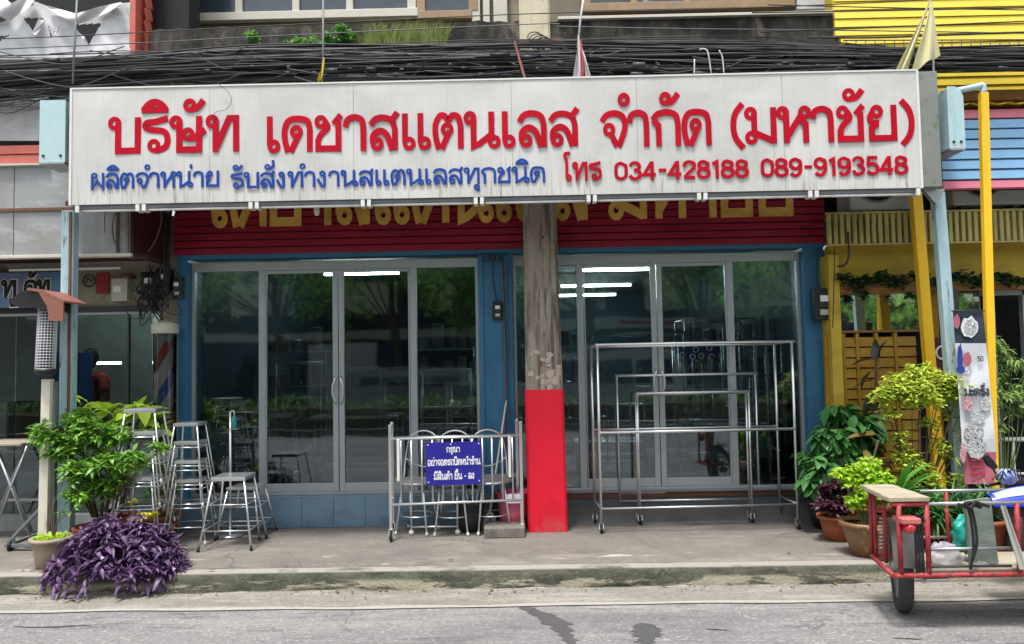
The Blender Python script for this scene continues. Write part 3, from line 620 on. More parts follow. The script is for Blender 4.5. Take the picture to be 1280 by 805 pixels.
MB().box(sx0-.006, sx1+.004, SY-.004, SY+.02, sz1-.001, sz1+.012).box(sx0-.008, sx0+.012, SY-.004, SY+.02, sz0, sz1-.002).box(sx1-.012, sx1+.006, SY-.005, SY+.018, sz0, sz1-.002).build('trim', 'white_plastic', SG)
T = SY-.006; bz = lambda px, py: zz(px, py, SY)
k = (sx1-sx0)/1062
text('บริษัท', xx(137, 170, SY), xx(297, 170, SY), bz(216, 191), .305, .172, T, .005, 'letter_red', SG)
text('เดชาสแตนเลส', xx(332, 170, SY), xx(721, 170, SY), bz(525, 187), .305, .172, T, .005, 'letter_red', SG)
text('จำกัด', xx(750, 160, SY), xx(886, 160, SY), bz(818, 183), .305, .172, T, .005, 'letter_red', SG)
text('(มหาชัย)', xx(911, 160, SY), xx(1140, 160, SY), bz(1025, 178), .30, .172, T, .005, 'letter_red', SG)
text('ผลิตจำหน่าย', xx(113, 220, SY), xx(273, 220, SY), bz(195, 235), .135, .15, T, .005, 'letter_blue', SG, 'lettering', True)
text('รับสั่งทำงานสแตนเลสทุกชนิด', xx(288, 220, SY), xx(680, 220, SY), bz(480, 232), .135, .15, T, .005, 'letter_blue', SG, 'lettering', True)
text('โทร', xx(706, 220, SY), xx(750, 220, SY), bz(728, 226), .155, .17, T-.003, .008, 'letter_red', SG, 'lettering', True)
text('034-428188', xx(768, 220, SY), xx(934, 220, SY), bz(850, 224), .155, .17, T, .005, 'letter_red', SG, 'lettering', True)
text('089-9193548', xx(951, 215, SY), xx(1133, 215, SY), bz(1042, 220), .158, .17, T, .005, 'letter_red', SG, 'lettering', True)
# thin loose wire down the sign
c_ = cat([at(272, 104, 6.17), at(286, 116, 6.17), at(289, 128, 6.18), at(282, 137, 6.18), at(270, 140, 6.18), at(265, 147, 6.185)], 5)
tag(MB().tube(c_, .0022, 5).build('loose_wire', 'cable'), 'thin dark loose wire curling down over the red lettering on the white sign', 'wire')
# fluorescent fittings under the sign
so = [102, 180, 320, 459, 599, 739, 876, 1014, 1148]
for i in range(8):
    a, b = xx(so[i], 250, SY+.06)+(.03 if i else 0), xx(so[i+1], 250, SY+.06)-.03
    wh = ['far left, over the left post', 'second from the left, over the red fascia corner', 'left of the hanging bulb socket', 'right of the hanging bulb socket', 'left of the concrete pole', 'right of the concrete pole', 'over the right glass front', 'at the right end, over the yellow post'][i]
    f = thing('fluorescent_lamp', 'unlit fluorescent tube fitting under the sign, '+wh, 'lamp', ((a+b)/2, SY+.06, sz0-.03), 'fluorescent tubes under the sign')
    MB().box(a, b, SY+.02, SY+.08, sz0-.030, sz0-.002).build('housing', 'grey_plastic', f)
    MB().tube([(a+.02, SY+.035, sz0-.042), (b-.02, SY+.035, sz0-.042)], .012, 8).build('tube', 'tube_glass', f)
    for q in (a-.02, b-.012): MB().box(q, q+.032, SY+.0, SY+.09, sz0-.058, sz0-.002).build('socket', 'white_plastic', f, .002)
p = at(396, 258, 6.9)
f = thing('light_bulb', 'small cream spiral light bulb hanging in front of the gold letters', 'light bulb', (p.x, 6.9, p.z+.09))
MB().tube([(p.x, 6.9, p.z+.5), (p.x, 6.9, p.z+.07)], .004, 5).build('cord', 'cable', f)
MB().lathe((p.x, 6.9, p.z), [(.0, -.09), (.02, -.08), (.028, -.05), (.026, -.02), (.032, 0), (.03, .04), (.022, .06), (.018, .08)], 14).build('bulb', 'tube_glass', f)
# posts that carry the sign
def post(name, x, y, zb, zt, w_, m, lean, label, parts=None):
    o = thing(name, label, 'post', (x, y, zb))
    MB().beam((x+lean, y, zb), (x, y, zt), w_, w_*.8, (0, 1, 0)).build('shaft', m, o, .004)
    MB().box(x+lean-w_*.9, x+lean+w_*.9, y-w_*.9, y+w_*.9, zb-.01, zb+.012).build('base_plate', 'rust', o, .002)
    return o
lp = post('sign_post', xx(88, 270, 6.42), 6.42, .15, sz0+.0, .105, 'cyan_post', -.005, 'peeling pale blue steel post under the left end of the sign, beside the meshed lamp')
MB().box(xx(88, 270, 6.42)+.022, xx(88, 270, 6.42)+.042, 6.362, 6.372, .8, sz0-.02).build('rust_strip', 'rust', lp)
MB().beam(at(84, 255, 6.40), at(104, 246, 6.3), .035).build('brace', 'rust', lp)
rp = post('sign_post', xx(1172, 250, 6.42), 6.42, .15, sz0+.005, .092, 'cyan_post', .09, 'rust streaked pale blue steel post under the right end of the sign, beside the banner')
MB().prism([(xx(1150, 240, 6.36), sz0+.01), (xx(1176, 240, 6.36), sz0+.01), (xx(1166, 248, 6.36), sz0-.12)], 6.30, 6.345, 'y').build('bracket', 'steel_dull', rp, .002)
yp = post('yellow_post', xx(1143, 250, 6.85), 6.85, .15, 3.45, .088, 'yellow_post', .12, 'thick yellow post leaning slightly behind the blue post, rising out of the lime shrub')
# end cabinets in pale cyan
def cab(p0, p1, q0, q1, lab, sgn):
    x0, x1 = xx(p0, q0, 6.32), xx(p1, q0, 6.32); z0, z1 = zz((p0+p1)/2, q1, 6.32), zz((p0+p1)/2, q0, 6.32)
    o = thing('floodlight_box', lab, 'metal box', ((x0+x1)/2, 6.3, z0)); r = .05; pr = []
    if sgn > 0: pr = [(x0, z0), (x1, z0), (x1, z1-r*1.6), (x1-r*.5, z1-r*.4), (x1-r*1.3, z1), (x0, z1)]
    else: pr = [(x0, z0), (x1, z0), (x1, z1), (x0, z1)]
    MB().prism(pr, 6.22, 6.5, 'y').build('casing', 'pale_cyan', o, .006)
    MB().box(x0-.004, x1+.004, 6.215, 6.505, z0-.02, z0-.001).build('bottom_rim', 'steel_dull', o, .002)
    for q in (x0+.03, x1-.03): MB().lathe((q, 6.214, z0+.05), [(.012, 0), (.012, .008)], 8, 'y').build('bolt', 'dark_steel', o)
cab(60, 90, 131, 206, 'square pale cyan metal box behind the left end of the sign', -1)
cab(1176, 1194, 114, 189, 'rounded pale cyan metal box beside the right end of the sign', 1)
# ------------------------------------------------------------------ concrete utility pole
PY_ = 6.9
x0, x1 = xx(656.5, 480, PY_), xx(706, 480, PY_); px_ = (x0+x1)/2
PO = thing('utility_pole', 'square concrete utility pole painted bright red at the bottom, scraped bills above', 'utility pole', (px_, PY_+.17, .15))
zr = zz(681, 487, PY_)
def sq(mb, z0, z1, w0, w1, d=.17, grow=0):
    c = .02; vs = []
    for z, w_ in ((z0, w0), (z1, w1)):
        h_ = w_/2+grow; xo = px_+(-.018*(z-.15)/3.0 if True else 0)
        for a, b in ((-h_+c, -h_), (h_-c, -h_), (h_, -h_+c), (h_, h_-c), (h_-c, h_), (-h_+c, h_), (-h_, h_-c), (-h_, -h_+c)): vs.append((xo+a, PY_+.17+b, z))
    return mb.add(vs, [tuple(range(7, -1, -1)), tuple(range(8, 16))]+[(i, (i+1) % 8, 8+(i+1) % 8, 8+i) for i in range(8)])
sq(MB(), .15, zr, .352, .345, grow=.002).build('red_base', 'pole_red', PO)
sq(MB(), zr, 3.6, .335, .300).build('shaft', 'pole_concrete', PO)
sq(MB(), 3.6, 9, .300, .235).build('upper_shaft', 'pole_cream', PO)
for px, py in ((681, 427), (682, 493), (682, 559), (679, 296), (679, 362)):
    p = at(px, py, PY_-.01); MB().lathe((p.x, PY_-.002 if py > 487 else PY_+.012, p.z), [(.011, 0), (.011, .02)], 10, 'y').build('hole', 'dark', PO)
bl = MB()
for i in range(16):
    p = at(R.uniform(663, 700), R.uniform(432, 486), PY_); s = R.uniform(.015, .05); n = 7
    vs = [(p.x+s*R.uniform(.5, 1)*cos(2*pi*j/n), PY_+.004-i*.0003, p.z+s*R.uniform(.4, .9)*sin(2*pi*j/n)) for j in range(n)]; MB().add(vs, [tuple(range(n))]).build('bill_remnant', mat('bill', 'b9a39a', .8, var=.15, scale=30), PO)
# ------------------------------------------------------------------ overhead cables
prof_l = [(-60, 80, 128), (0, 77, 124), (160, 72, 108), (320, 60, 103), (480, 55, 103), (640, 50, 98), (800, 50, 98), (960, 52, 96), (1120, 59, 88), (1280, 61, 86), (1340, 61, 86)]
cb = MB()
for i in range(105):
    y = R.uniform(6.5, 6.86); t = min(1, max(0, R.betavariate(1.1, 1.1))); ph = R.uniform(0, 6); am = R.uniform(.5, 6); r = R.choice([.003, .004, .006, .008, .010, .014]); dr = R.uniform(-.35, .35)
    pts = []
    for q, (p, a, b) in enumerate(prof_l):
        tt_ = min(1, max(0, t+dr*(p-640)/700)); pts.append(at(p, a+(b-a)*tt_+am*sin(ph+q*1.3), y))
    cb.tube(cat(pts, 4), r, 5, caps=False)
for i in range(60):   # short slack loops and ties in the bundle
    p = R.uniform(-20, 1280); q = R.uniform(60, 96); l = R.uniform(50, 170); sg = R.uniform(-6, 22); y = R.uniform(6.44, 6.55)
    cb.tube(cat([at(p, q, y), at(p+l*.3, q+sg*.7, y), at(p+l*.6, q+sg, y), at(p+l, q+R.uniform(-8, 8), y)], 5), R.choice([.003, .005]), 5, caps=False)
for i in range(34):   # crossing drops at the left
    p = R.uniform(-20, 60); q = R.uniform(112, 134)
    cb.tube(cat([at(p-60, q+R.uniform(-14, 14), 6.5), at(p, q, 6.48), at(p+R.uniform(20, 60), q-R.uniform(-10, 14), 6.5), at(p+110, 104+R.uniform(-8, 8), 6.6)], 4), R.choice([.002, .003, .004]), 4, caps=False)
for i in range(16):   # splice sleeves and ties
    p = R.uniform(0, 1270); q = R.uniform(68, 94); l = R.uniform(8, 26); cb.tube([at(p, q, 6.46), at(p+l, q+R.uniform(-1, 1), 6.46)], R.uniform(.012, .022), 8)
stuff(tag(cb.build('cable_bundle', 'cable'), 'thick sagging bundle of black cables strung just above the sign', 'cables'))
wc = MB()
for i in range(11):
    p = R.uniform(0, 1100); q = R.uniform(66, 96); y = 6.47
    wc.tube(cat([at(p, q, y), at(p+90, q+R.uniform(-5, 5), y), at(p+R.uniform(150, 260), q+R.uniform(-8, 8), y)], 6), R.choice([.002, .004]), 4, caps=False)
for i in range(40):
    q = at(R.uniform(300, 1150), R.choice([R.uniform(78, 84), R.uniform(84, 94)]), 6.46); wc.box(q.x-R.uniform(.008, .03), q.x+.01, 6.455, 6.465, q.z-.004, q.z+R.uniform(.003, .01))
stuff(tag(wc.build('pale_cable', 'cable_grey'), 'thin grey cables running loose across the front of the black bundle', 'cables'))
wires = [([(-40, 50), (90, 45), (320, 33), (640, 18), (960, 9), (1320, -8)], .0045, 'cable', 'thin dark wire highest above the bundle, crossing the window bottoms'),
 ([(-40, 63), (170, 54), (320, 46), (640, 31), (700, 30)], .0045, 'cable_grey', 'grey wire crossing the torn white tarp and ending at the pole'),
 ([(-40, 71), (160, 66), (420, 62)], .006, 'cable', 'dark wire along the bottom edge of the torn tarp'),
 ([(696, 33), (860, 36), (1060, 38), (1320, 42)], .005, 'cable_grey', 'pale wire across the mouldy ledge right of the pole'),
 ([(960, 6), (1130, 10), (1320, 13)], .005, 'cable', 'uppermost dark wire across the yellow siding'),
 ([(940, 16), (1100, 13), (1320, 9)], .006, 'cable', 'dark wire across the yellow siding, just under the uppermost one'),
 ([(950, 40), (1100, 34), (1200, 30), (1320, 25)], .006, 'cable', 'dark wire sloping up to the right over the yellow siding, behind the flag'),
 ([(1010, 47), (1100, 47), (1200, 43), (1320, 39)], .008, 'cable', 'thick black wire along the lower edge of the yellow siding')]
for pts, r, m_, lab in wires: tag(MB().tube(cat([at(a, b, 6.62) for a, b in pts], 6), r, 6, caps=False).build('overhead_wire', m_), lab, 'wire', 'single wires above the cable bundle')
# cable ladder at the right
cl = thing('cable_ladder', 'slim grey cable ladder in front of the yellow siding', 'cable ladder', tuple(at(1165, 56, 6.7)))
for q in (50.5, 60): MB().tube([at(1054, q, 6.7), at(1320, q-1, 6.7)], .006, 6).build('rail', 'cable_grey', cl)
for i in range(22): MB().tube([at(1058+i*12, 50.5, 6.7), at(1058+i*12, 60, 6.7)], .004, 5).build('rung', 'cable_grey', cl)
# cable clamps at the pole
o = thing('pole_bracket', 'rusty bracket with looped cable ends on the front of the concrete pole', 'bracket', tuple(at(676, 60, 6.75)))
MB().box(at(650, 60, 6.8).x, at(705, 60, 6.8).x, 6.76, 6.80, at(676, 53, 6.8).z-.02, at(676, 53, 6.8).z+.02).build('crossarm', 'rust', o, .003)
for i in range(4):
    c = at(668+i*4, 46+i*3, 6.7); rr_ = .06+.012*i
    MB().tube([(c.x+rr_*cos(a), 6.7+.01*i, c.z+rr_*.75*sin(a)) for a in [2*pi*j/16 for j in range(16)]], .005, 5, True).build('cable_loop', 'cable', o)
MB().beam(at(643, 52, 6.5), at(656, 98, 6.4), .014).build('strap', mat('faded_strap', '8c5b58', .8), o)
# white hooks over the bundle
for pa, lab in (([(868, 94), (868, 74)], 'short straight white cable tie right of the red flag'), ([(874, 62), (880, 61), (885, 66), (889, 92)], 'hooked white cable tie, the taller of two over the sign'), ([(899, 63), (903, 72), (905, 93)], 'slanted white cable tie, rightmost over the sign')):
    tag(MB().tube(cat([at(a, b, 6.42) for a, b in pa], 5), .006, 6).build('cable_tie', 'cable_white'), lab, 'cable tie')
# ------------------------------------------------------------------ flags
def flag(name, pole, cloths, lab, y=6.4, r=.009, m='cable_white'):
    o = thing(name, lab, 'flag', tuple(at(pole[0][0], pole[0][1], y)))
    MB().tube([at(a, b, y) for a, b in pole], r, 8).build('pole', m, o)
    for (top, bl_, br_, m_) in cloths:
        T_, A, B_ = [Vector((a, b)) for a, b in (top, bl_, br_)]
        def fn(u, v):
            p = T_*(1-v)+(A*(1-u)+B_*u)*v
            return at(p.x+.8*sin(v*5+u*7), p.y+2.0*v*sin(u*9), y-.012-.03*sin(u*11+v*2)*v)
        MB().grid(fn, 10, 12).build('cloth', m_, o)
flag('bare_flagpole', [(91, 104), (93, 60), (97, -12)], [], 'bare thin pole rising from the left end of the sign', m='grey_plastic')
flag('small_flag', [(403, 100), (404, 60), (404, -12)], [((405, 72), (397, 101), (404, 101), 'flag_gold')], 'thin pole with a small furled yellow flag, above the left window', m='grey_plastic')
flag('striped_flag', [(722, 60), (726, 20), (731, -12)], [((723, 44), (717, 97), (730, 97), 'flag_white'), ((726, 50), (724, 97), (733, 97), 'flag_red'), ((727, 60), (733, 97), (741, 97), 'flag_white')], 'furled red and white flag hanging beside the utility pole')
flag('cream_flag', [(1167, 90), (1166, 50), (1163, 5)], [((1163, -2), (1119, 90), (1134, 91), 'flag_yellow'), ((1164, 0), (1140, 90), (1176, 68), 'flag_yellow')], 'faded cream flag drooping over the right end of the sign', m='win_frame')
# ------------------------------------------------------------------ left neighbour: barber shop
L = thing('barber_shop', 'barber shop with grey sheet awning, torn banner front and dark glass front', 'building', (xx(60, 600, 7.35), 7.35, .15))
LX = -9.0; AY = 6.62
ax1 = xx(164, 300, AY); az0, az1 = zz(80, 322, AY), zz(80, 205, AY)
MB().box(LX, ax1-.012, AY+.02, AY+.06, az0+.02, az1).build('awning_frame', 'rust', L)
MB().box(ax1-.01, ax1+.012, AY+.01, 7.28, az0, az1).build('awning_side', 'maroon', L)
xs_ = [LX, xx(-110, 260, AY), xx(17, 260, AY), xx(146, 260, AY), xx(163, 260, AY)]
zm = zz(80, 262, AY)
for a, b in zip(xs_[:-1], xs_[1:]):
    MB().box(a+.004, b-.004, AY+.004, AY+.018, zm+.02, az1).build('panel', 'grey_sheet', L); MB().box(a+.004, b-.004, AY+.004, AY+.018, az0+.03, zm-.012).build('panel', 'grey_sheet', L)
MB().box(LX, ax1, AY-.012, AY+.018, zm-.012, zm+.02).build('rail', 'rust', L, .003)
for q in (148, 160.5): MB().box(xx(q, 290, AY)-.014, xx(q, 290, AY)+.006, AY-.014, AY+.003, az0+.03, zm-.014).build('upright', 'rust' if q < 150 else 'grey_plastic', L)
MB().box(LX, ax1+.01, AY-.02, AY+.07, az0, az0+.028).build('bottom_rail', 'win_frame', L, .003)
MB().box(LX, ax1, AY+.06, 7.5, az0+.06, az0+.09).build('soffit', 'maroon', L)
MB().box(LX, ax1, AY+.0, 7.5, az1, az1+.03).build('awning_top', 'rust', L)
# salmon planks of the roller box above the awning
pz = zz(40, 204, 6.6)
for i in range(2): MB().prism([(6.66, pz+i*.085), (6.6, pz+i*.085+.004), (6.61, pz+i*.085+.08), (6.66, pz+i*.085+.084)], LX, xx(61, 190, 6.6), 'x').build('plank', 'salmon_plank', L)
MB().box(LX, xx(61, 180, 6.6), 6.58, 6.7, pz-.02, pz-.004).build('plank_trim', 'win_frame', L)
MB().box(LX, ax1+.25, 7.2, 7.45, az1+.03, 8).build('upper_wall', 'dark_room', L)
# salmon pier with louvres
px0, px1 = xx(163, 40, 6.9), xx(170.5, 40, 6.9)
MB().box(px0, px1, 6.88, 7.2, 4.0, 8).build('pier', 'salmon_plank', L, .004)
for i in range(14):
    z = 4.2+i*.12; MB().beam((px1+.05, 7.0, z+.06), (xx(187, 40, 7.05), 7.05, z-.05), .02, .1).build('louvre', 'salmon_plank', L)
MB().box(px1, xx(189, 40, 7.1), 7.1, 7.2, 4.0, 8).build('louvre_back', 'maroon', L)
# wall, fascia sign, glass
GYL = 7.40
wx1 = xx(229, 400, 7.35)
zw = zz(150, 385, 7.35)
MB().box(LX, xl-.004, 7.35, 7.5, zw, az0+.5).build('wall', 'cream_wall', L)
MB().box(xx(198, 450, 7.34), xl-.006, 7.36, 7.5, .15, zw-.001).build('pier', 'cream_wall', L)
MB().box(LX, xx(198, 450, 7.34)-.002, 7.30, 7.42, zw-.035, zw+.018).build('lintel', 'dark_steel', L)
MB().box(LX, xx(198, 450, 7.34)-.002, 7.33, 7.42, zw-.06, zw-.037).build('top_rail', 'aluminium', L)
for a, b in ((-260, -40), (-40, 18.5), (19.5, 95), (96, 161), (162, 190)):
    MB().box(xx(a, 480, GYL)+.004, xx(b, 480, GYL)-.004, GYL, GYL+.008, .30, zw-.062).build('pane', 'clear_glass', L)
MB().box(xx(161, 450, 7.4)-.007, xx(161, 450, 7.4)+.007, 7.385, 7.42, .3, zw-.062).build('mullion', 'dark_steel', L)
MB().box(LX, xx(198, 450, 7.34), 7.3, 7.5, .15, .30).build('step', 'room_grey', L)
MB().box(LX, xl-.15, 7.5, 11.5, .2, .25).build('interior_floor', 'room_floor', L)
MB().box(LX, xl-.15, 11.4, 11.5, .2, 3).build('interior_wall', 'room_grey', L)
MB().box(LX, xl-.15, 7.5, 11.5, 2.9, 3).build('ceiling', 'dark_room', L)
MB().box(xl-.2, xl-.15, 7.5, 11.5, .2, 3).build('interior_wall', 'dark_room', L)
# inner partition, door opening glow
MB().box(xx(68, 470, 9.3), xx(103, 470, 9.3), 9.3, 9.35, .25, 2.9).build('partition', 'room_grey', L); MB().box(xx(152, 470, 9.3), xx(200, 470, 9.3), 9.3, 9.35, .25, 2.9).build('partition', 'room_grey', L)
MB().box(xx(103, 470, 9.3), xx(152, 470, 9.3), 9.3, 9.35, zz(127, 451, 9.3), 2.9).build('partition', 'room_grey', L)
f = thing('ceiling_lamp', 'lit fluorescent tube inside the barber shop', 'lamp', tuple(at(127, 452, 9.9)))
p = at(127, 452, 9.9); MB().box(p.x-.26, p.x+.26, 9.88, 9.94, p.z, p.z+.02).build('housing', 'white_plastic', f); MB().tube([(p.x-.25, 9.9, p.z-.02), (p.x+.25, 9.9, p.z-.02)], .014, 8).build('tube', 'lit_tube', f)
p = at(84, 350, 6.95)
f = thing('fluorescent_lamp', 'unlit white fluorescent fitting under the barber shop awning', 'lamp', (xx(84, 335, 6.95), 6.95, zz(84, 335, 6.95)))
MB().box(xx(10, 335, 6.95), xx(152, 335, 6.95), 6.93, 6.99, zz(84, 333, 6.95), zz(84, 330, 6.95)).build('housing', 'grey_plastic', f); MB().tube([(xx(12, 335, 6.95), 6.95, zz(84, 336, 6.95)), (xx(150, 335, 6.95), 6.95, zz(84, 336, 6.95))], .013, 8).build('tube', 'white_plastic', f)
# barber sign
s = thing('barber_sign', 'blue barber sign with dark Thai lettering under the awning', 'sign', (xx(38, 380, 7.2), 7.2, zz(38, 380, 7.2)))
x0, x1, z0, z1 = LX+1, xx(78, 360, 7.2), zz(38, 384, 7.2), zz(38, 340, 7.2)
MB().box(x0, x1, 7.2, 7.25, z0, z1).build('panel', mat('sign_skyblue', '3f7fa8', .4, var=.15, scale=2), s, .004)
layer('sign_skyblue', '6f6a8c', (2, 1, 2), .4, .6, .9)
zb = zz(38, 372, 7.2)
for nm, wd, yy, m_ in (('letter_edge', .34, 7.195, 'white_plastic'), ('letter', .19, 7.188, 'dark')):
    text('ทู', xx(3, 360, 7.2), xx(20, 360, 7.2), zb, .17, wd, yy, .004, m_, s, nm, True)
    text('คัท', xx(31, 360, 7.2), xx(62, 360, 7.2), zb, .17, wd, yy, .004, m_, s, nm, True)
# torn tarp
t = thing('torn_tarp', 'torn wrinkled white tarpaulin banner with dark triangular rips', 'tarpaulin', tuple(at(80, 75, 6.88)))
tears = [[(29, 22), (55, 23), (48, 38), (44, 43)], [(92, 31), (127, 29), (111, 56)], [(60, 31), (64, 48), (80, 30), (70, 41)], [(-10, 46), (12, 44), (-4, 54)]]
def inpoly(p, q, poly):
    c = False; n = len(poly)
    for i in range(n):
        (a, b), (d, e) = poly[i], poly[i-1]
        if (b > q) != (e > q) and p < (d-a)*(q-b)/(e-b)+a: c = not c
    return c
def top(p):
    P = [(-60, 30), (0, 28), (10, 25), (20, 15), (32, 5), (45, 2), (60, 8), (95, 18), (125, 9), (150, 4), (163, 3)]
    for (a, b), (c, d) in zip(P[:-1], P[1:]):
        if a <= p <= c: return b+(d-b)*(p-a)/(c-a)
    return 5
nu, nv = 200, 84; vs = []; fs = []
for j in range(nv+1):
    for i in range(nu+1):
        p = -60+223*i/nu; q = top(p)+(170-top(p))*j/nv
        vs.append(at(p, q, 6.88+.006*sin(p*.11+q*.05)+.002*sin(p*.31-q*.21)+.007*sin(q*.09+p*.03)))
for j in range(nv):
    for i in range(nu):
        p = -60+223*(i+.5)/nu; q = top(p)+(170-top(p))*(j+.5)/nv
        if not any(inpoly(p, q, T_) for T_ in tears): fs.append((j*(nu+1)+i, j*(nu+1)+i+1, (j+1)*(nu+1)+i+1, (j+1)*(nu+1)+i))
MB().add(vs, fs, True).build('sheet', 'tarp', t)
for pts in ([(48, 24), (57, 25), (52, 36), (44, 44), (40, 41)], [(60, 31), (66, 47), (68, 40), (63, 32)], [(80, 30), (70, 42), (66, 46), (72, 33)], [(111, 56), (106, 46), (100, 42), (104, 50)]):
    c0 = at(*pts[0], 6.80); n = len(pts); MB().add([at(a, b, 6.84-.03*(i % 2)) for i, (a, b) in enumerate(pts)], [tuple(range(n))]).build('flap', 'tarp', t)
def curl(u, v):
    P = [(-60, -10), (0, 0), (14, 12), (30, 4), (44, 0)]; k_ = u*4; i = min(3, int(k_)); f_ = k_-i
    a = P[i][0]+(P[i+1][0]-P[i][0])*f_; b = P[i][1]+(P[i+1][1]-P[i][1])*f_
    return at(a-2*v, b+(24-18*u)*v-8*(1-v), 6.80+.04*sin(v*3+u*9))
MB().grid(curl, 30, 8).build('curled_edge', 'tarp', t)
def curl2(u, v): a = 60+92*u; return at(a, top(a)-1+v*(3+11*sin(pi*u)), 6.83+.03*sin(u*9+v*3))
MB().grid(curl2, 30, 6).build('curled_edge', 'tarp', t)
# lower white banner with faded letters
s = thing('faded_banner', 'faded white cloth banner between the cables and the salmon planks', 'banner', tuple(at(30, 176, 6.68)))
MB().grid(lambda u, v: at(-60+121*u, 112+64*v, 6.70+.006*sin(u*30+v*4)), 50, 8).build('cloth', 'tarp', s)
# electricity meters and their cable tangle
def meter(px, py, w_, h_, y, lab):
    p = at(px, py, y); o = thing('electricity_meter', lab, 'meter', (p.x, y+.1, p.z-h_/2), 'electricity meters on the shop fronts')
    MB().box(p.x-w_/2, p.x+w_/2, y, y+.11, p.z-h_/2, p.z+h_*.5).build('case', 'black_plastic', o, .012)
    MB().box(p.x-w_*.3, p.x+w_*.3, y-.012, y, p.z-h_*.1, p.z+h_*.33).build('dial_cover', 'dark_steel', o, .006)
    MB().box(p.x-w_*.22, p.x+w_*.22, y-.017, y-.011, p.z+h_*.08, p.z+h_*.27).build('dial', 'sign_white', o)
    MB().box(p.x-w_*.22, p.x+w_*.22, y-.004, y, p.z-h_*.34, p.z-h_*.17).build('label_plate', 'paper', o)
    return o
meter(186, 357, .17, .27, 7.18, 'large black electricity meter left of the blue frame, above the barber pole')
meter(203, 352, .13, .26, 7.22, 'dark blank meter box between the two dial meters')
meter(221, 360, .10, .2, 7.24, 'small electricity meter close against the left blue column')
meter(1030, 380, .17, .30, 7.15, 'black electricity meter on the yellow wall beside the right blue column')
meter(622, 388, .10, .17, 7.26, 'slim electricity meter on the blue pilaster')
tg = MB()
for i in range(24):
    p = R.uniform(180, 222); q = R.uniform(362, 395)
    tg.tube(cat([at(p, q-R.uniform(10, 40), 7.17), at(p+R.uniform(-14, 14), q, 7.13), at(p+R.uniform(-14, 14), q+R.uniform(0, 14), 7.15), at(p+R.uniform(-20, 20), q-R.uniform(0, 25), 7.2)], 5), R.choice([.003, .005, .007]), 4, caps=False)
for i in range(12): tg.tube(cat([at(208+i*.8, 255, 7.25), at(207+R.uniform(-5, 6), 300, 7.2), at(204+R.uniform(-8, 10), 345, 7.2), at(200+R.uniform(-10, 12), 385, 7.2)], 5), .007, 4, caps=False)
stuff(tag(tg.build('meter_wiring', 'cable'), 'dense tangle of black wires around the meters above the barber pole', 'wires'))
def wireobj(pts, y, r, m_, lab): return tag(MB().tube(cat([at(a, b, y) for a, b in pts], 6), r, 6).build('wire', m_), lab, 'wire')
wireobj([(201, 258), (201, 280), (190, 308), (172, 323), (152, 319)], 6.9, .006, 'cable_grey', 'pale grey wire looping in front of the maroon awning side')
wireobj([(146, 262), (141, 278), (142, 298), (150, 314)], 6.58, .005, 'cable', 'black wire hanging on the grey awning panel, longer of two')
wireobj([(133, 262), (131, 272), (131, 291)], 6.58, .004, 'cable', 'short dark wire with a blob on the grey awning panel')
wireobj([(158, 388), (163, 397), (172, 398), (176, 388)], 7.2, .006, 'cable', 'black wire loop hanging below the paper notices')
wireobj([(1022, 310), (1021, 345), (1023, 365)], 7.2, .008, 'cable', 'black cable running down the right blue column to the meter')
wireobj([(1060, 290), (1061, 320), (1056, 331), (1047, 333)], 6.95, .010, 'cable', 'dark cable end hooked on the yellow wall below the fluted canopy')
wireobj([(1044, 272), (1043, 330), (1041, 410)], 6.98, .005, 'cable', 'thin cable down the left edge of the yellow wall')
wireobj([(618, 318), (616, 345), (620, 372), (620, 382)], 7.3, .006, 'cable', 'black cable down the blue pilaster to the slim meter')
wireobj([(627, 320), (630, 400), (632, 470), (631, 560)], 7.3, .012, 'cable_grey', 'grey conduit running down the blue pilaster')
for i in range(3): wireobj([(603+i*7, 317), (606+i*7, 326), (612+i*6, 324), (614+i*6, 316)], 7.28, .006, 'cable', ['left', 'middle', 'right'][i]+' small black cable loop under the red fascia, above the blue pilaster')
# things on the cream wall
p = at(111, 351, 7.33); o = thing('round_emblem', 'round black line emblem painted plate on the cream wall', 'emblem', (p.x, 7.33, p.z))
MB().tube([(p.x+.058*cos(a), 7.335, p.z+.058*sin(a)) for a in [2*pi*j/24 for j in range(24)]], .006, 5, True).build('ring', 'dark', o)
MB().tube(cat([(p.x-.03, 7.335, p.z-.02), (p.x-.01, 7.335, p.z+.03), (p.x+.02, 7.335, p.z-.01), (p.x+.035, 7.335, p.z+.02)], 4), .005, 4).build('figure', 'dark', o)
def flat(name, p0, q0, p1, q1, y, m_, lab, c_, th=.012, bev=.002):
    x0, x1 = xx(p0, q0, y), xx(p1, q0, y); z0, z1 = zz((p0+p1)/2, q1, y), zz((p0+p1)/2, q0, y)
    return tag(MB().box(x0, x1, y, y+th, z0, z1).build(name, m_, None, bev), lab, c_)
flat('red_notice', 120, 341, 136, 367, 7.335, 'red_paper', 'dark red paper notice on the cream wall beside the round emblem', 'notice')
o = thing('letter_box', 'beige box with a small lid on the cream wall', 'box', tuple(at(149, 376, 7.28)))
MB().box(xx(139, 360, 7.26), xx(159, 360, 7.26), 7.26, 7.345, zz(149, 376, 7.26), zz(149, 348, 7.26)).build('body', 'paper', o, .004); MB().box(xx(138, 346, 7.25), xx(164, 346, 7.25), 7.24, 7.345, zz(149, 347.5, 7.26), zz(149, 345, 7.26)).build('lid', 'rust', o, .003)
MB().box(xx(142, 360, 7.26), xx(151, 360, 7.26), 7.252, 7.259, zz(149, 365, 7.26), zz(149, 357, 7.26)).build('label_plate', 'sign_white', o)
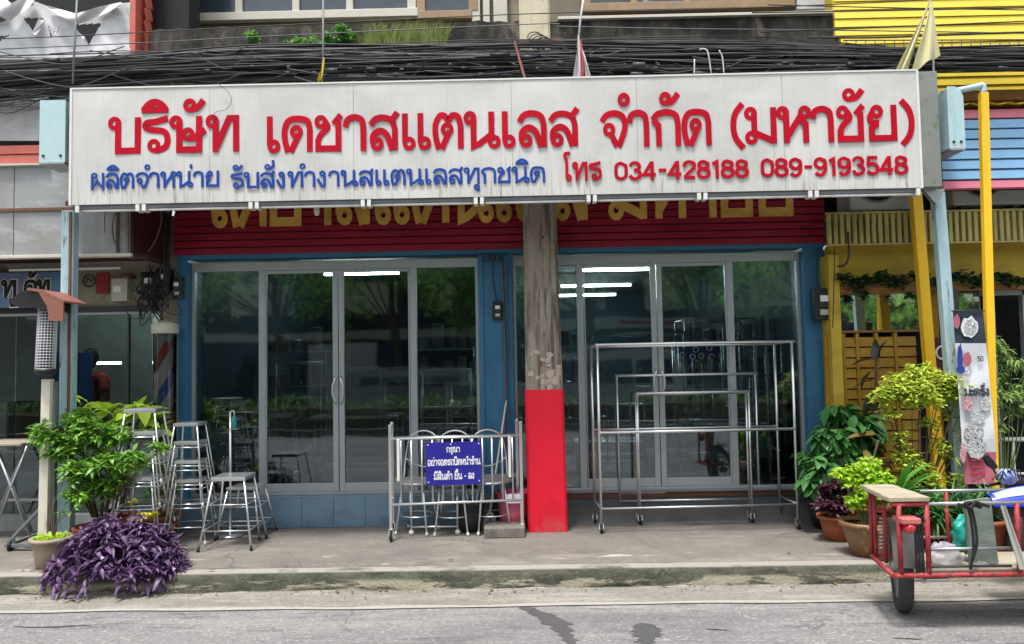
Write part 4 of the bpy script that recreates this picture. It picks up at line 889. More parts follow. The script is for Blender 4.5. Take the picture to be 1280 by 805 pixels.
# ------------------------------------------------------------------ right neighbour
Rb = thing('yellow_shop', 'yellow shop with plank siding, fluted canopy and slatted folding doors', 'building', (xx(1150, 600, 7.3), 7.3, .15))
RX = 9.0
yx0 = xx(1044, 60, 7.0)
zt_ = zz(1160, 118, 6.98); 
for i in range(22):
    z = zt_+i*.082; xs0 = yx0 if z > zz(1160, 46, 6.98) else xx(1052+(0), 60, 6.98)
    MB().prism([(7.03, z), (6.98, z+.002), (6.99, z+.075), (7.03, z+.079)], xs0, RX, 'x').build('plank', 'yellow_plank', Rb)
MB().box(yx0, RX, 7.03, 7.2, zt_, zt_+2.2).build('siding_frame', 'yellow_wall', Rb)
MB().box(xx(1176, 120, 6.9), RX, 6.88, 7.2, zt_-.10, zt_-.004).build('beam', 'wood_ledge', Rb, .004)
# blue and pink plank awning
ay = 6.7; ax0 = xx(1177, 180, ay)
zp0 = zz(1230, 235, ay); zp1 = zz(1230, 132, ay); n = 7; hh = (zp1-zp0)/9.2
rows = ['pink_plank']+['sky_plank']*6+['pink_plank']
z = zp0
for i, m_ in enumerate(rows):
    hq = hh*(1.0 if i else .9)*1.13; MB().prism([(ay+.06, z), (ay, z+.003), (ay+.008, z+hq-.012), (ay+.06, z+hq-.004)], ax0, RX, 'x').build('plank', m_, Rb); z += hq
MB().box(ax0, RX, ay+.06, ay+.12, zp0, zp1).build('plank_backing', 'maroon', Rb)
zg = z
for q in (0, 1): 
    cr = MB()
    for i in range(90):
        pass
def corr(u, v): x = ax0+(RX-ax0)*u; return (x, ay-.06+.3*v, zg+.02+.012*sin(x*38)+.08*v)
MB().grid(corr, 200, 2).build('corrugated_edge', 'yellow_plank', Rb)
# dark gap and canopy
cy = 6.95
cz0, cz1 = zz(1150, 304, cy), zz(1150, 263, cy)
cx0 = xx(1033, 285, cy)
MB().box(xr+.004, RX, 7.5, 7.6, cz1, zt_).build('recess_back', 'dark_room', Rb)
MB().box(xr+.004, RX, cy+.03, 7.6, cz1-.06, cz1-.01).build('canopy_top', 'flute', Rb)
MB().box(cx0, RX, cy+.03, cy+.06, cz0, cz1-.065).build('canopy_back', 'dark_steel', Rb)
pw = .058; fm = MB().prism([(-.02, cy+.03), (-.016, cy), (.016, cy), (.02, cy+.03)], cz0+.01, cz1-.02, 'z').mesh('flute', 'flute')
i = 0; x = cx0+.03
while x < RX-.05: piece('flute', fm, Rb, (x, 0, 0)); x += pw
MB().box(cx0, RX, cy-.006, cy+.03, cz1-.019, cz1-.002).build('canopy_rim', 'flute', Rb); MB().box(cx0, RX, cy-.002, cy+.03, cz0-.006, cz0+.008).build('canopy_rim', 'flute', Rb)
wz0 = zz(1150, 364, 7.2)
MB().box(xr+.006, RX, 7.2, 7.3, wz0, cz0+.03).build('wall', 'yellow_wall', Rb)
MB().box(xx(1033, 330, 7.15), xx(1046, 330, 7.15), 7.1, 7.3, .15, wz0+.35).build('pier', 'yellow_wall', Rb, .003)
MB().box(xx(1050, 357, 7.1), RX, 7.08, 7.2, zz(1150, 364, 7.1), zz(1150, 356, 7.1)).build('ledge', 'wood_ledge', Rb, .004)
# mirror-like window with the slatted doors beneath
mz0, mz1 = zz(1098, 409, 7.22), zz(1098, 369, 7.22)
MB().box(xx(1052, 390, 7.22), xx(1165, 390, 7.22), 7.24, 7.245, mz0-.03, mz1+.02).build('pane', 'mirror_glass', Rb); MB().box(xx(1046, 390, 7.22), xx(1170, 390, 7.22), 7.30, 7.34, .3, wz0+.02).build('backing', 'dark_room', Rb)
MB().box(xx(1050, 390, 7.22), xx(1165, 390, 7.22), 7.21, 7.26, mz1+.018, wz0-.001).build('window_head', 'yellow_slat', Rb, .003)
MB().box(xx(1048, 405, 7.2), xx(1148, 405, 7.2), 7.18, 7.25, mz0-.05, mz0-.028).build('window_sill', 'wood_ledge', Rb, .003)
dx0, dx1 = xx(1032, 480, 7.2), xx(1147, 480, 7.2)
xsd = [1032, 1054, 1071, 1095, 1119, 1147]
zd1 = mz0-.055; zd0 = .3
for a, b in zip(xsd[:-1], xsd[1:]):
    dp = MB().box(xx(a, 480, 7.2), xx(a, 480, 7.2)+.03, 7.18, 7.23, zd0, zd1).build('door_leaf', 'yellow_slat', Rb, .003)
    sl_ = MB().prism([(7.225, 0), (7.185, .004), (7.200, .088), (7.225, .092)], xx(a, 480, 7.2)+.032, xx(b, 480, 7.2)-.003, 'x').mesh('slat', 'yellow_slat')
    z = zd0
    while z < zd1-.09: piece('slat', sl_, dp, (0, 0, z)); z += .098
# dark open part at the right
MB().box(xx(1164, 480, 7.25), xx(1172, 480, 7.25), 7.18, 7.3, .15, wz0-.001).build('jamb', 'yellow_slat', Rb)
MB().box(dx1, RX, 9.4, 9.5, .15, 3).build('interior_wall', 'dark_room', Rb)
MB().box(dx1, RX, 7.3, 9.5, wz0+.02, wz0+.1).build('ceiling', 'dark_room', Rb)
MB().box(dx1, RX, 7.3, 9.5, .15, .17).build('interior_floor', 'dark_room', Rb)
for q in (1239, 1243.5, 1281): MB().box(xx(q, 480, 7.25), xx(q, 480, 7.25)+.018, 7.22, 7.28, .15, wz0-.001).build('mullion', 'aluminium', Rb)
MB().box(xx(1226, 370, 7.25), RX, 7.22, 7.28, wz0-.05, wz0-.001).build('top_rail', 'aluminium', Rb)
MB().box(xx(1184, 390, 7.3), xx(1226, 390, 7.3), 7.3, 7.305, zz(1200, 392, 7.3), wz0-.01).build('pane', 'mirror_glass', Rb)
MB().box(xx(1193, 500, 7.0), xx(1203, 500, 7.0), 6.98, 7.06, .15, wz0).build('frame', 'dark_steel', Rb)
# AC units in the recess
def ac(p0, p1, q0, q1, y, lab):
    x0, x1 = xx(p0, q0, y), xx(p1, q0, y); z0, z1 = zz((p0+p1)/2, q1, y), zz((p0+p1)/2, q0, y)
    o = thing('air_conditioner', lab, 'air conditioner', ((x0+x1)/2, y+.15, z0))
    MB().box(x0, x1, y, y+.3, z0, z0+.5).build('casing', 'ac_white', o, .015)
    cx_ = x0+(x1-x0)*.40; cz_ = z0+.29
    MB().lathe((cx_, y-.012, cz_), [(.22, .011), (.22, 0), (.2, 0), (.2, .011)], 28, 'y', False, False).build('fan_ring', 'grey_plastic', o)
    MB().lathe((cx_, y-.004, cz_), [(.2, 0), (.2, .003)], 28, 'y').build('fan_opening', 'dark', o)
    gm = MB()
    for r in (.04, .08, .12, .16): gm.tube([(cx_+r*cos(a), y-.008, cz_+r*sin(a)) for a in [2*pi*j/24 for j in range(24)]], .003, 4, True)
    gm.build('grille', 'grey_plastic', o)
    for q in (x0+.08, x1-.12): MB().box(q, q+.04, y+.02, y+.34, z0-.05, z0-.002).build('bracket', 'dark_steel', o)
ac(1062, 1148, 243, 263, 7.0, 'air conditioner unit in the dark gap above the fluted canopy, left of the posts')
ac(1191, 1283, 236, 256, 7.0, 'air conditioner unit in the dark gap under the pink plank, at the right edge')
# thin yellow pipe with pale blue elbow
o = thing('downpipe', 'thin yellow downpipe with a pale blue elbow running to the sign', 'pipe', (xx(1229, 590, 6.3), 6.3, .15))
MB().beam((xx(1230, 400, 6.3), 6.3, .15), (xx(1229, 116, 6.3), 6.3, zz(1229, 116, 6.3)), .066, .05, (0, 1, 0)).build('pipe', 'yellow_post', o, .004)
MB().tube(cat([at(1229, 117, 6.3), at(1228, 107, 6.3), at(1218, 109, 6.3), at(1178, 117, 6.3)], 4), .026, 10).build('elbow', 'pale_cyan', o)
# unseen sheet added behind the sign to keep light off the fascia
MB().box(sx0+.02, sx2+.3, 6.42, 7.0, 3.86, 3.875).build('shade_sheet', 'grey_sheet', B)
# ------------------------------------------------------------------ steel stools
def frame_mb(): return MB()
def make_stool(h, wt, wb, name, lab, foot, grp=None):
    o = thing(name, lab, 'stool', (0, 0, 0), grp); t = wt/2; b = wb/2
    MB().box(-t, t, -t, t, h-.006, h).box(-t, t, -t, -t+.004, h-.032, h-.007).box(-t, t, t-.004, t, h-.032, h-.007).box(-t, -t+.004, -t+.005, t-.005, h-.032, h-.007).box(t-.004, t, -t+.005, t-.005, h-.032, h-.007).build('seat', 'steel', o, .0015)
    def P(sx, sy, z): f = 1-z/h; w_ = (t-.018)+(b-t+.018)*f; return (sx*w_, sy*w_, z)
    for sx, sy in ((-1, -1), (1, -1), (1, 1), (-1, 1)):
        MB().tube([P(sx, sy, h-.008), P(sx, sy, .02)], .0095, 8).build('leg', 'steel', o)
        a = P(sx, sy, .0); MB().tube([P(sx, sy, .035), a], .0125, 8).build('foot', foot, o)
    for z in (h*.62, h*.27):
        for (p, q) in (((-1, -1), (1, -1)), ((1, -1), (1, 1)), ((1, 1), (-1, 1)), ((-1, 1), (-1, -1))):
            MB().tube([P(*p, z), P(*q, z)], .006, 6).build('rung', 'steel', o)
    return o
g1 = atz(175, 665, .156); base = .156
st = make_stool(.62, .30, .46, 'steel_stool', 'x', 'white_rubber', 'stacked stainless stools')
offs = [.0, .19, .38, .57]
labs = ['bottom stool', 'second stool from the bottom', 'third stool from the bottom', 'topmost stool']
X1, Y1 = at(178, 655, 6.52).x, 6.52
for i, (z, l) in enumerate(zip(offs, labs)):
    loc = (X1+.004*i, Y1, base+z); la = l+' of the taller steel stack beside the leafy shrub'
    if i == 0: st.location = loc; st.rotation_euler = (0, 0, .06); st.scale = (.86, .8, 1); st['label'] = la
    else: dup(st, loc, (0, 0, .05+.03*i), la, scale=(.86, .8, 1))
st2 = None; X2, Y2 = at(239, 660, 6.75).x, 6.75
for i, z in enumerate([0, .165, .33, .49]):
    dup(st, (X2-.004*i, Y2, base+z), (0, 0, .12-.03*i), labs[i]+' of the steel stack in front of the left blue column', scale=(.72, .7, .9))
s3 = make_stool(.60, .29, .44, 'steel_stool', 'single low stainless stool with black feet, front one of the pair by the left door', 'black_rubber')
s3.location = (at(292, 665, 6.6).x, 6.6, base); s3.rotation_euler = (0, 0, .04)
s4 = dup(s3, (at(312, 655, 7.0).x-.02, 6.98, base), (0, 0, -.05), 'stainless stool half hidden behind the single low stool by the left door', scale=(.92, .92, .75))
# bottle with pump on slim stand
p = at(292, 520, 6.95)
o = thing('sanitizer_stand', 'slim steel stand holding a teal pump bottle beside the left glass front', 'stand', (p.x, 6.95, base))
MB().tube([(p.x-.03, 6.95, base), (p.x-.03, 6.95, p.z+.04)], .012, 8).build('pole', 'steel', o)
MB().lathe((p.x-.03, 6.95, base), [(.11, 0), (.11, .01), (.02, .016)], 20).build('base', 'steel', o)
MB().box(p.x-.03, p.x+.05, 6.92, 6.98, p.z-.12, p.z-.112).build('shelf', 'steel', o)
bt = MB().lathe((p.x+.005, 6.95, p.z-.11), [(.024, 0), (.026, .02), (.026, .08), (.012, .1), (.012, .115)], 14).build('bottle', mat('teal_liquid', '1f7f86', .2), o)
MB().tube([(p.x+.005, 6.95, p.z+.005), (p.x+.005, 6.95, p.z+.045), (p.x-.02, 6.94, p.z+.045)], .006, 6).build('pump', 'white_plastic', bt)
# ------------------------------------------------------------------ trolley barrier with the blue notice
p0 = atz(489, 676, .154); p1 = atz(653, 669, .154)
T_ = thing('trolley_rack', 'stainless barred rack trolley on casters in front of the left door', 'rack', tuple(p0))
U = (p1-p0); U.z = 0; Wd = U.length; U.normalize(); V = Vector((-U.y, U.x, 0))
def tp(a, z, d=0): q = p0+U*(a*Wd)+V*d; return Vector((q.x, q.y, .154+z))
def caster(parent, q, r=.042, m='black_rubber', s=1):
    w_ = MB().lathe((q.x-.012, q.y, q.z+r), [(r*.7, 0), (r, .004), (r, .02), (r*.7, .024)], 20, 'x').build('wheel', m, parent)
    MB().lathe((q.x-.015, q.y, q.z+r), [(.012, 0), (.012, .03)], 10, 'x').build('hub', 'steel', w_)
    MB().beam((q.x-.018, q.y, q.z+r), (q.x-.018, q.y+.02, q.z+2.3*r), .004, .02).beam((q.x+.018, q.y, q.z+r), (q.x+.018, q.y+.02, q.z+2.3*r), .004, .02).box(q.x-.02, q.x+.02, q.y, q.y+.04, q.z+2.25*r, q.z+2.4*r).build('fork', 'steel', parent)
zT = .83; H = (tp(0, 0), 0)
def tz(py): return 1.7+( -1)*0
hT = at(489, 549, p0.y).z-.154; hP = at(489, 531, p0.y).z-.154; hB = at(489, 631, p0.y).z-.154; hM = at(489, 606, p0.y).z-.154
for a in (0, 1):
    for d in (0, .30):
        q = tp(a, 0, d); MB().beam(q+Vector((0, 0, .10)), q+Vector((0, 0, hP)), .028).build('post', 'steel', T_, .003); caster(T_, tp(a, 0, d-.02))
    for z in (hP-.03, hB): MB().tube([tp(a, z, 0), tp(a, z, .3)], .010, 8).build('side_bar', 'steel', T_)
for z, d in ((hT, -.004), (hB, -.004), (hT-.02, .3)): MB().tube([tp(0, z, d), tp(1, z, d)], .012, 8).build('rail', 'steel', T_)
MB().box(0, 1, 0, .03, 0, .03, Matrix.Translation(tp(.02, hM-.015, .3)) @ Matrix(((U.x*Wd*.97, V.x, 0, 0), (U.y*Wd*.97, V.y, 0, 0), (0, 0, 1, 0), (0, 0, 0, 1)))).build('rail', 'steel_dull', T_)
for px in (502, 515, 528, 541, 554, 566, 579, 591, 604, 616, 629, 642):
    a = (px-489)/164; MB().tube([tp(a, hT, -.004), tp(a, hB, -.004)], .0085, 6).build('bar', 'steel', T_)
for px, zz_ in ((499, 0), (638, 0)): a = (px-489)/164; MB().box(-.012, .012, -.012, .012, 0, .36, Matrix.Translation(tp(a, hT-.36, -.03))).build('hook_bar', 'white_plastic', T_, .003)
n0 = tp((533-489)/164, 0, -.035); n1 = tp((602-489)/164, 0, -.035); zN0 = at(560, 607, n0.y).z; zN1 = at(560, 553, n0.y).z
NT = thing('parking_notice', 'purple blue notice plate with white Thai lettering hung on the barred trolley', 'sign', (n0.x, n0.y, zN0))
ang = math.atan2(U.y, U.x); Wn = (n1-n0).length
MM = Matrix.Translation((n0.x, n0.y, 0)) @ Matrix.Rotation(ang, 4, 'Z')
MB().box(0, Wn, 0, .006, zN0, zN1, MM).build('plate', 'sign_blue', NT, .002)
for a in (.04, .45, .96):
    for z in (zN0+.03, zN1-.02):
        if a == .45 and z < zN0+.1: continue
        q = MM @ Vector((a*Wn, -.002, z)); MB().lathe(tuple(q), [(.006, -.003), (.006, .003)], 8, 'y').build('screw', 'sign_white', NT)
def ntext(s, a0, a1, z, h):
    mb = MB(); k0 = len(mb.v); tot = sum(G[c][0] for c in s)-.12; sx = ((a1-a0)*Wn)/(tot*h); x = a0*Wn; prev = ''
    for c in s:
        up = .3 if (c in '่้' and prev in 'ิีึั') else 0
        x += glyph(mb, c, x, z, h, sx, .2, -.003, -.0005, 0, up); prev = c
    mb.v = [tuple(MM @ Vector(v)) for v in mb.v]; mb.build('lettering', 'sign_white', NT)
hh_ = (zN1-zN0)
ntext('กรุณา', .37, .61, zN0+hh_*.76, .046); ntext('อย่าจอดรถปิดหน้าร้าน', .03, .98, zN0+hh_*.46, .052); ntext('มีสินค้า ขึ้น - ลง', .14, .87, zN0+hh_*.13, .052)
# ------------------------------------------------------------------ tall clothes-rail frames on casters
def rail_frame(name, lab, PL, PR, depth, rT, bars, dx=0, r=.0125, br=.009, tops=True):
    """PL, PR: front feet; depth to the rear posts"""
    o = thing(name, lab, 'rack', tuple(PL))
    U = (PR-PL); U.z = 0; W_ = U.length; U.normalize(); V = Vector((-U.y, U.x, 0))
    q = lambda a, d, z: Vector((PL.x+U.x*a*W_+V.x*d, PL.y+U.y*a*W_+V.y*d, .156+z))
    for a in (0, 1):
        for d in (0, depth):
            MB().tube([q(a, d, .08), q(a, d, rT-(.004 if d else 0))], r, 10).build('post', 'steel', o); caster(o, q(a, d, 0), .036)
        MB().tube([q(a, 0, bars[0]), q(a, depth, bars[0])], br, 8).build('side_bar', 'steel', o)
        MB().tube([q(a, 0, rT), q(a, depth, rT-.01)], br, 8).build('side_bar', 'steel', o)
    for z in [b for b in bars if b >= .5]: MB().tube([q(0, depth, z-.012), q(1, depth, z-.012)], .011, 10).build('rail', 'steel', o)
    for z in bars: MB().tube([q(0, 0, z), q(1, 0, z)], br if z < .5 else .014, 10).build('rail', 'steel', o)
    MB().tube([q(-.012, 0, rT), q(1.015, 0, rT)], .014, 10).build('top_rail', 'steel', o)
    MB().tube([q(-.012, depth, rT-.012), q(1.015, depth, rT-.012)], .012, 10).build('top_rail', 'steel', o)
    return o
PL = atz(752, 667, .156); PR = atz(998, 661, .156)
zTop = at(745, 431, PL.y).z-.156; zMid = at(747, 541, PL.y).z-.156; zLow = at(750, 636, PL.y).z-.156
rail_frame('tall_rack', 'tall empty stainless rail frame on casters in front of the right glass door', PL, PR, .42, zTop, [zLow, zMid])
PL = atz(779, 650, .156); PR = atz(950, 647, .156)
zTop = at(768, 470, PL.y).z-.156
rail_frame('inner_rack', 'lower stainless rail frame nested inside the tall empty frame', Vector((PL.x-.03, PL.y-.02, .156)), PR, .16, zTop, [at(775, 626, PL.y).z-.156, at(775, 617, PL.y).z-.150], r=.010)
PL = atz(792, 644, .156); PR = atz(925, 642, .156)
rail_frame('inner_rack', 'third and smallest stainless frame pushed farthest in under the tall empty frame', Vector((PL.x, 7.16, .156)), Vector((PR.x, 7.18, .156)), .08, at(792, 492, 7.16).z-.156, [.22], r=.010)
# ------------------------------------------------------------------ round-back steel chairs behind the trolley
def make_chair(lab):
    o = thing('steel_chair', lab, 'chair', (0, 0, 0), 'steel chairs behind the barred trolley')
    MB().lathe((0, 0, .44), [(.17, 0), (.19, .008), (.19, .02), (.17, .026)], 24).build('seat', 'steel_dull', o)
    for a in (45, 135, 225, 315):
        c, s = cos(radians(a)), sin(radians(a)); MB().tube([(c*.14, s*.14, .44), (c*.21, s*.21, .0)], .009, 8).build('leg', 'steel', o); MB().tube([(c*.208, s*.208, .03), (c*.212, s*.212, 0)], .012, 8).build('foot', 'white_rubber', o)
    bp = cat([(-.17, -.1, .44), (-.17, -.16, .66), (-.13, -.18, .84), (0, -.19, .90), (.13, -.18, .84), (.17, -.16, .66), (.17, -.1, .44)], 5)
    bk = MB().tube(bp, .009, 8).build('back_frame', 'steel', o)
    MB().tube(cat([(-.165, -.155, .64), (-.08, -.2, .58), (0, -.21, .56), (.08, -.2, .58), (.165, -.155, .64)], 5), .007, 6).build('back_rail', 'steel', bk)
    MB().tube([(.15*cos(a), .15*sin(a), .16) for a in [2*pi*j/20 for j in range(20)]], .006, 6, True).build('foot_ring', 'steel', o)
    return o
ch = make_chair('steel chair with looped back, leftmost of three behind the trolley')
for i, (px, y, rot, la) in enumerate(((521, 7.0, 2.9, 'steel chair with looped back, leftmost of three behind the trolley'), (566, 6.95, 3.1, 'steel chair with looped back, the middle one, behind the purple notice'), (614, 6.98, 3.35, 'steel chair with looped back, nearest the blue pilaster behind the trolley'))):
    l = (at(px, 600, y).x, y, base)
    if i == 0: ch.location = l; ch.rotation_euler = (0, 0, rot)
    else: dup(ch, l, (0, 0, rot), la)
o = thing('glider_base', 'low steel base frame with white feet under the trolley', 'frame', tuple(at(545, 655, 6.88)))
b_ = lambda px, py: at(px, py, 6.88)
for px in (514, 572): 
    q = b_(px, 652); MB().tube([(q.x, 6.88, base+.04), (q.x, 6.88, base+.42)], .010, 8).build('post', 'steel', o); MB().lathe((q.x, 6.88, base), [(.02, 0), (.024, .02), (.018, .04)], 12).build('foot', 'white_rubber', o)
MB().tube([(b_(514, 645).x, 6.88, base+.07), (b_(572, 645).x, 6.88, base+.07)], .009, 8).build('bar', 'steel', o)
MB().tube([at(613, 640, 7.1), at(634, 500, 7.28)], .010, 8)
o = thing('mop', 'mop with a thin pale handle leaning on the blue pilaster', 'mop', tuple(atz(612, 648, .16)))
MB().tube([Vector((at(612, 640, 7.05).x, 7.05, .3)), at(633, 500, 7.3)], .009, 8).build('handle', 'white_plastic', o)
mp_ = MB(); q0 = Vector((at(612, 640, 7.05).x, 7.05, .33))
for i in range(40): a = R.uniform(0, 6.28); mp_.tube(cat([q0, q0+Vector((.04*cos(a), .03*sin(a), -.05)), q0+Vector((.08*cos(a), .06*sin(a), -.17))], 3), .005, 4)
stuff(mp_.build('strands', 'cloth', o))
# pink bin, dark pot, concrete blocks beside the pole
def bin_(px, py, y, r0, r1, h, m, name, lab, c_):
    p = at(px, py, y); o = thing(name, lab, c_, (p.x, y, base))
    MB().lathe((p.x, y, base), [(r0, 0), (r0+(r1-r0)*.5, h*.5), (r1, h), (r1+.012, h+.004), (r1+.012, h+.02), (r1-.006, h+.02), (r1-.01, h-.02)], 24, capt=False).build('body', m, o); return o
o = bin_(641, 640, 7.05, .11, .14, .33, 'pink_plastic', 'pink_bin', 'pink plastic bin beside the red base of the pole', 'bin')
MB().box(at(632, 610, 6.9).x, at(650, 610, 6.9).x, 6.895, 6.905, .42, .50).build('label_plate', 'sign_white', o)
o = bin_(588, 640, 7.02, .10, .13, .24, 'dark_steel', 'dark_bucket', 'dark bucket between the last steel chair and the pink bin', 'bucket')
q = at(605, 668, 6.72); q2 = at(657, 666, 6.72)
tag(MB().box(q.x, q2.x-.005, 6.70, 7.0, .152, .152+.095).build('concrete_block', 'pavement', None, .012), 'low rough concrete block at the foot of the red pole', 'block')
# ------------------------------------------------------------------ barber pole
p = at(206, 480, 7.12); zb, zt = at(206, 562, 7.12).z, at(206, 404, 7.12).z
o = thing('barber_pole', 'old barber pole with red and blue stripes in a scratched clear cylinder', 'barber pole', (p.x, 7.12, zb))
r = .108
MB().lathe((p.x, 7.12, zb), [(r, -.09), (r+.01, -.085), (r+.01, .0), (r, .005)], 28).build('base_cap', 'white_plastic', o)
MB().lathe((p.x, 7.12, zt), [(r, -.1), (r+.012, -.095), (r+.012, -.01), (r-.02, .0), (.04, .02)], 28).build('top_cap', 'paper', o)
inner = MB(); n = 36; hz = zt-.1-zb; ri = .07
inner.lathe((p.x, 7.12, zb+.004), [(ri, 0), (ri, hz)], 36)
inn = inner.build('cylinder', mat('dull_white', '96928c', .7), o)
for ph, m_ in ((0, 'banner_blue'), (pi, mat('dull_red', '8c2430', .6))):
    sp = MB()
    def fn(u, v, ph=ph): a = ph+u*2*pi*1.3+v*1.5; return (p.x+(ri+.003)*cos(a), 7.12+(ri+.003)*sin(a), zb+.02+u*(hz-.1)+v*.02)
    sp.grid(fn, 80, 6); sp.build('stripe', m_, inn)
MB().lathe((p.x, 7.12, zb+.006), [(r-.004, 0), (r-.004, hz-.002)], 36, capb=False, capt=False).build('glass_tube', 'clear_glass', o)
MB().box(p.x-.02, p.x+.02, 7.2, 7.36, zb-.05, zb-.02).build('bracket', 'dark_steel', o)
# person in the barber shop
def body(parent, J, E, name='body', m='skin', sub=1):
    me = bpy.data.meshes.new(name); me.from_pydata([j[0] for j in J], E, []); o = bpy.data.objects.new(name, me); C.objects.link(o); o.parent = parent
    sk = o.modifiers.new('skin', 'SKIN'); sl_ = me.skin_vertices[0] if me.skin_vertices else None
    if not me.skin_vertices:
        bpy.context.view_layer.update()
    for i, j in enumerate(J): me.skin_vertices[0].data[i].radius = (j[1], j[2] if len(j) > 2 else j[1])
    me.skin_vertices[0].data[0].use_root = True
    ss = o.modifiers.new('subsurf', 'SUBSURF'); ss.levels = sub; ss.render_levels = 2; me.materials.append(MATS[m]); sk.use_smooth_shade = True
    return o
px_p, Yp = 120, 8.5
q = at(px_p, 520, Yp); fz = .25; hd = at(112, 466, Yp)
PN = thing('person', 'person in a rust red shirt bending forward inside the dim barber shop', 'person', (q.x, Yp, fz))
cx_ = 0
Jt = [((0, 0, .90), .13, .10), ((.01, 0, 1.05), .125, .1), ((-.01, .0, 1.22), .15, .11), ((-.04, 0, 1.34), .12, .09), ((-.07, 0, 1.42), .05, .05),
      ((.10, 0, .84), .085), ((.11, .02, .46), .055), ((.12, 0, .08), .04), ((.12, -.1, .03), .035, .025),
      ((-.09, 0, .84), .085), ((-.1, .02, .46), .055), ((-.1, 0, .08), .04), ((-.1, -.1, .03), .035, .025),
      ((.14, 0, 1.33), .055), ((.2, -.03, 1.08), .042), ((.08, -.2, .98), .032), ((.02, -.27, 1.0), .028, .015),
      ((-.2, 0, 1.32), .055), ((-.27, -.04, 1.08), .042), ((-.22, -.22, .98), .032), ((-.2, -.29, 1.0), .028, .015)]
Et = [(0, 1), (1, 2), (2, 3), (3, 4), (0, 5), (5, 6), (6, 7), (7, 8), (0, 9), (9, 10), (10, 11), (11, 12), (3, 13), (13, 14), (14, 15), (15, 16), (3, 17), (17, 18), (18, 19), (19, 20)]
# fingers rooted in each palm
for hnd in (16, 20):
    bx, by, bz_ = Jt[hnd][0]
    for kf, dxf in enumerate((-.02, -.007, .007, .02)):
        i0 = len(Jt); Jt += [((bx+dxf, by-.035, bz_-.004), .009), ((bx+dxf*1.1, by-.06-.004*(kf % 2), bz_-.02), .008)]; Et += [(hnd, i0), (i0, i0+1)]
    i0 = len(Jt); Jt += [((bx+.03, by+.0, bz_-.012), .010), ((bx+.035, by-.025, bz_-.025), .008)]; Et += [(hnd, i0), (i0, i0+1)]
bd = body(PN, Jt, Et)
Js = [((0, 0, .86), .15, .12), ((.01, 0, 1.05), .145, .115), ((-.01, .0, 1.22), .168, .125), ((-.04, 0, 1.35), .13, .10), ((.145, 0, 1.33), .07), ((.19, -.02, 1.16), .062), ((-.205, 0, 1.32), .07), ((-.255, -.02, 1.16), .062)]
body(PN, Js, [(0, 1), (1, 2), (2, 3), (3, 4), (4, 5), (3, 6), (6, 7)], 'shirt', 'shirt')
body(PN, [((0, 0, .88), .14, .115), ((.10, 0, .80), .098), ((.11, .02, .46), .068), ((.12, 0, .1), .055), ((-.09, 0, .80), .098), ((-.1, .02, .46), .068), ((-.1, 0, .1), .055)], [(0, 1), (1, 2), (2, 3), (0, 4), (4, 5), (5, 6)], 'trousers', 'trousers')
hc = Vector((-.10, -.03, 1.54))
def ell(c, rx, ry, rz_, nu=16, nv=10, cut=None):
    def f(u, v): a = 2*pi*u; b = pi*v-pi/2; return (c[0]+rx*cos(b)*cos(a), c[1]+ry*cos(b)*sin(a), c[2]+rz_*sin(b))
    return f
hdm = MB().grid(ell(hc, .075, .092, .115), 20, 14); hdm.grid(ell(hc+Vector((-.01, -.095, -.01)), .014, .02, .022), 8, 6); hdm.grid(ell(hc+Vector((-.076, 0, -.005)), .012, .02, .03), 8, 6); hdm.grid(ell(hc+Vector((.076, 0, -.005)), .012, .02, .03), 8, 6)
o = hdm.build('head', 'skin', PN); o.location = (0, 0, 0)
for ob in PN.children:
    if ob.name.startswith('head'): hd_ = ob
def local(mb, name, m, par):  # vertices already local to the figure
    o = bpy.data.objects.new(name, mb.mesh(name, m)); C.objects.link(o); o.parent = par; return o
bpy.data.objects.remove(o); hd_ = local(hdm, 'head', 'skin', PN)
for s_ in (-.03, .03): local(MB().grid(ell(hc+Vector((s_, -.084, .012)), .011, .008, .007), 8, 6), 'eye', 'sign_white', hd_)
local(MB().grid(ell(hc+Vector((0, -.083, -.055)), .022, .008, .006), 8, 6), 'mouth', 'red_notice' if 'red_notice' in MATS else 'red_paper', hd_)
local(MB().grid(ell(hc+Vector((0, .018, .03)), .083, .09, .108), 20, 14), 'hair', 'hair', PN)
PN.rotation_euler = (0, 0, -.5); PN.scale = (1.0, 1.0, 1.0)
f = thing('ceiling_lamp', 'lit tube over the front room of the barber shop', 'lamp', (-4.4, 8.3, 2.84))
MB().box(-5.0, -3.8, 8.27, 8.33, 2.85, 2.89).build('housing', 'white_plastic', f); MB().tube([(-4.98, 8.3, 2.83), (-3.82, 8.3, 2.83)], .016, 8).build('tube', 'lit_tube', f)
# blue standee in the barber shop
flat('cooler_panel', 66, 441, 99, 524, 7.9, 'cooler_blue', 'blue display panel behind the left post inside the barber shop glass', 'panel', .25)
# mirror frame, chair clutter inside barber shop
o = thing('salon_chair', 'dark salon chair behind the barber shop glass', 'chair', tuple(at(20, 560, 8.2)))
p = at(18, 500, 8.2); MB().lathe((p.x, 8.2, .25), [(.22, 0), (.2, .03), (.04, .05), (.04, .4)], 18).build('base', 'steel_dull', o); MB().box(p.x-.24, p.x+.24, 7.98, 8.44, .65, .78).build('seat', 'black_plastic', o, .04)
MB().box(p.x-.22, p.x+.22, 8.36, 8.46, .8, 1.35).build('backrest', 'black_plastic', o, .05); 
for s_ in (-.27, .27): MB().box(p.x+s_-.03, p.x+s_+.03, 8.0, 8.4, .9, .95).build('armrest', 'black_plastic', o, .02)
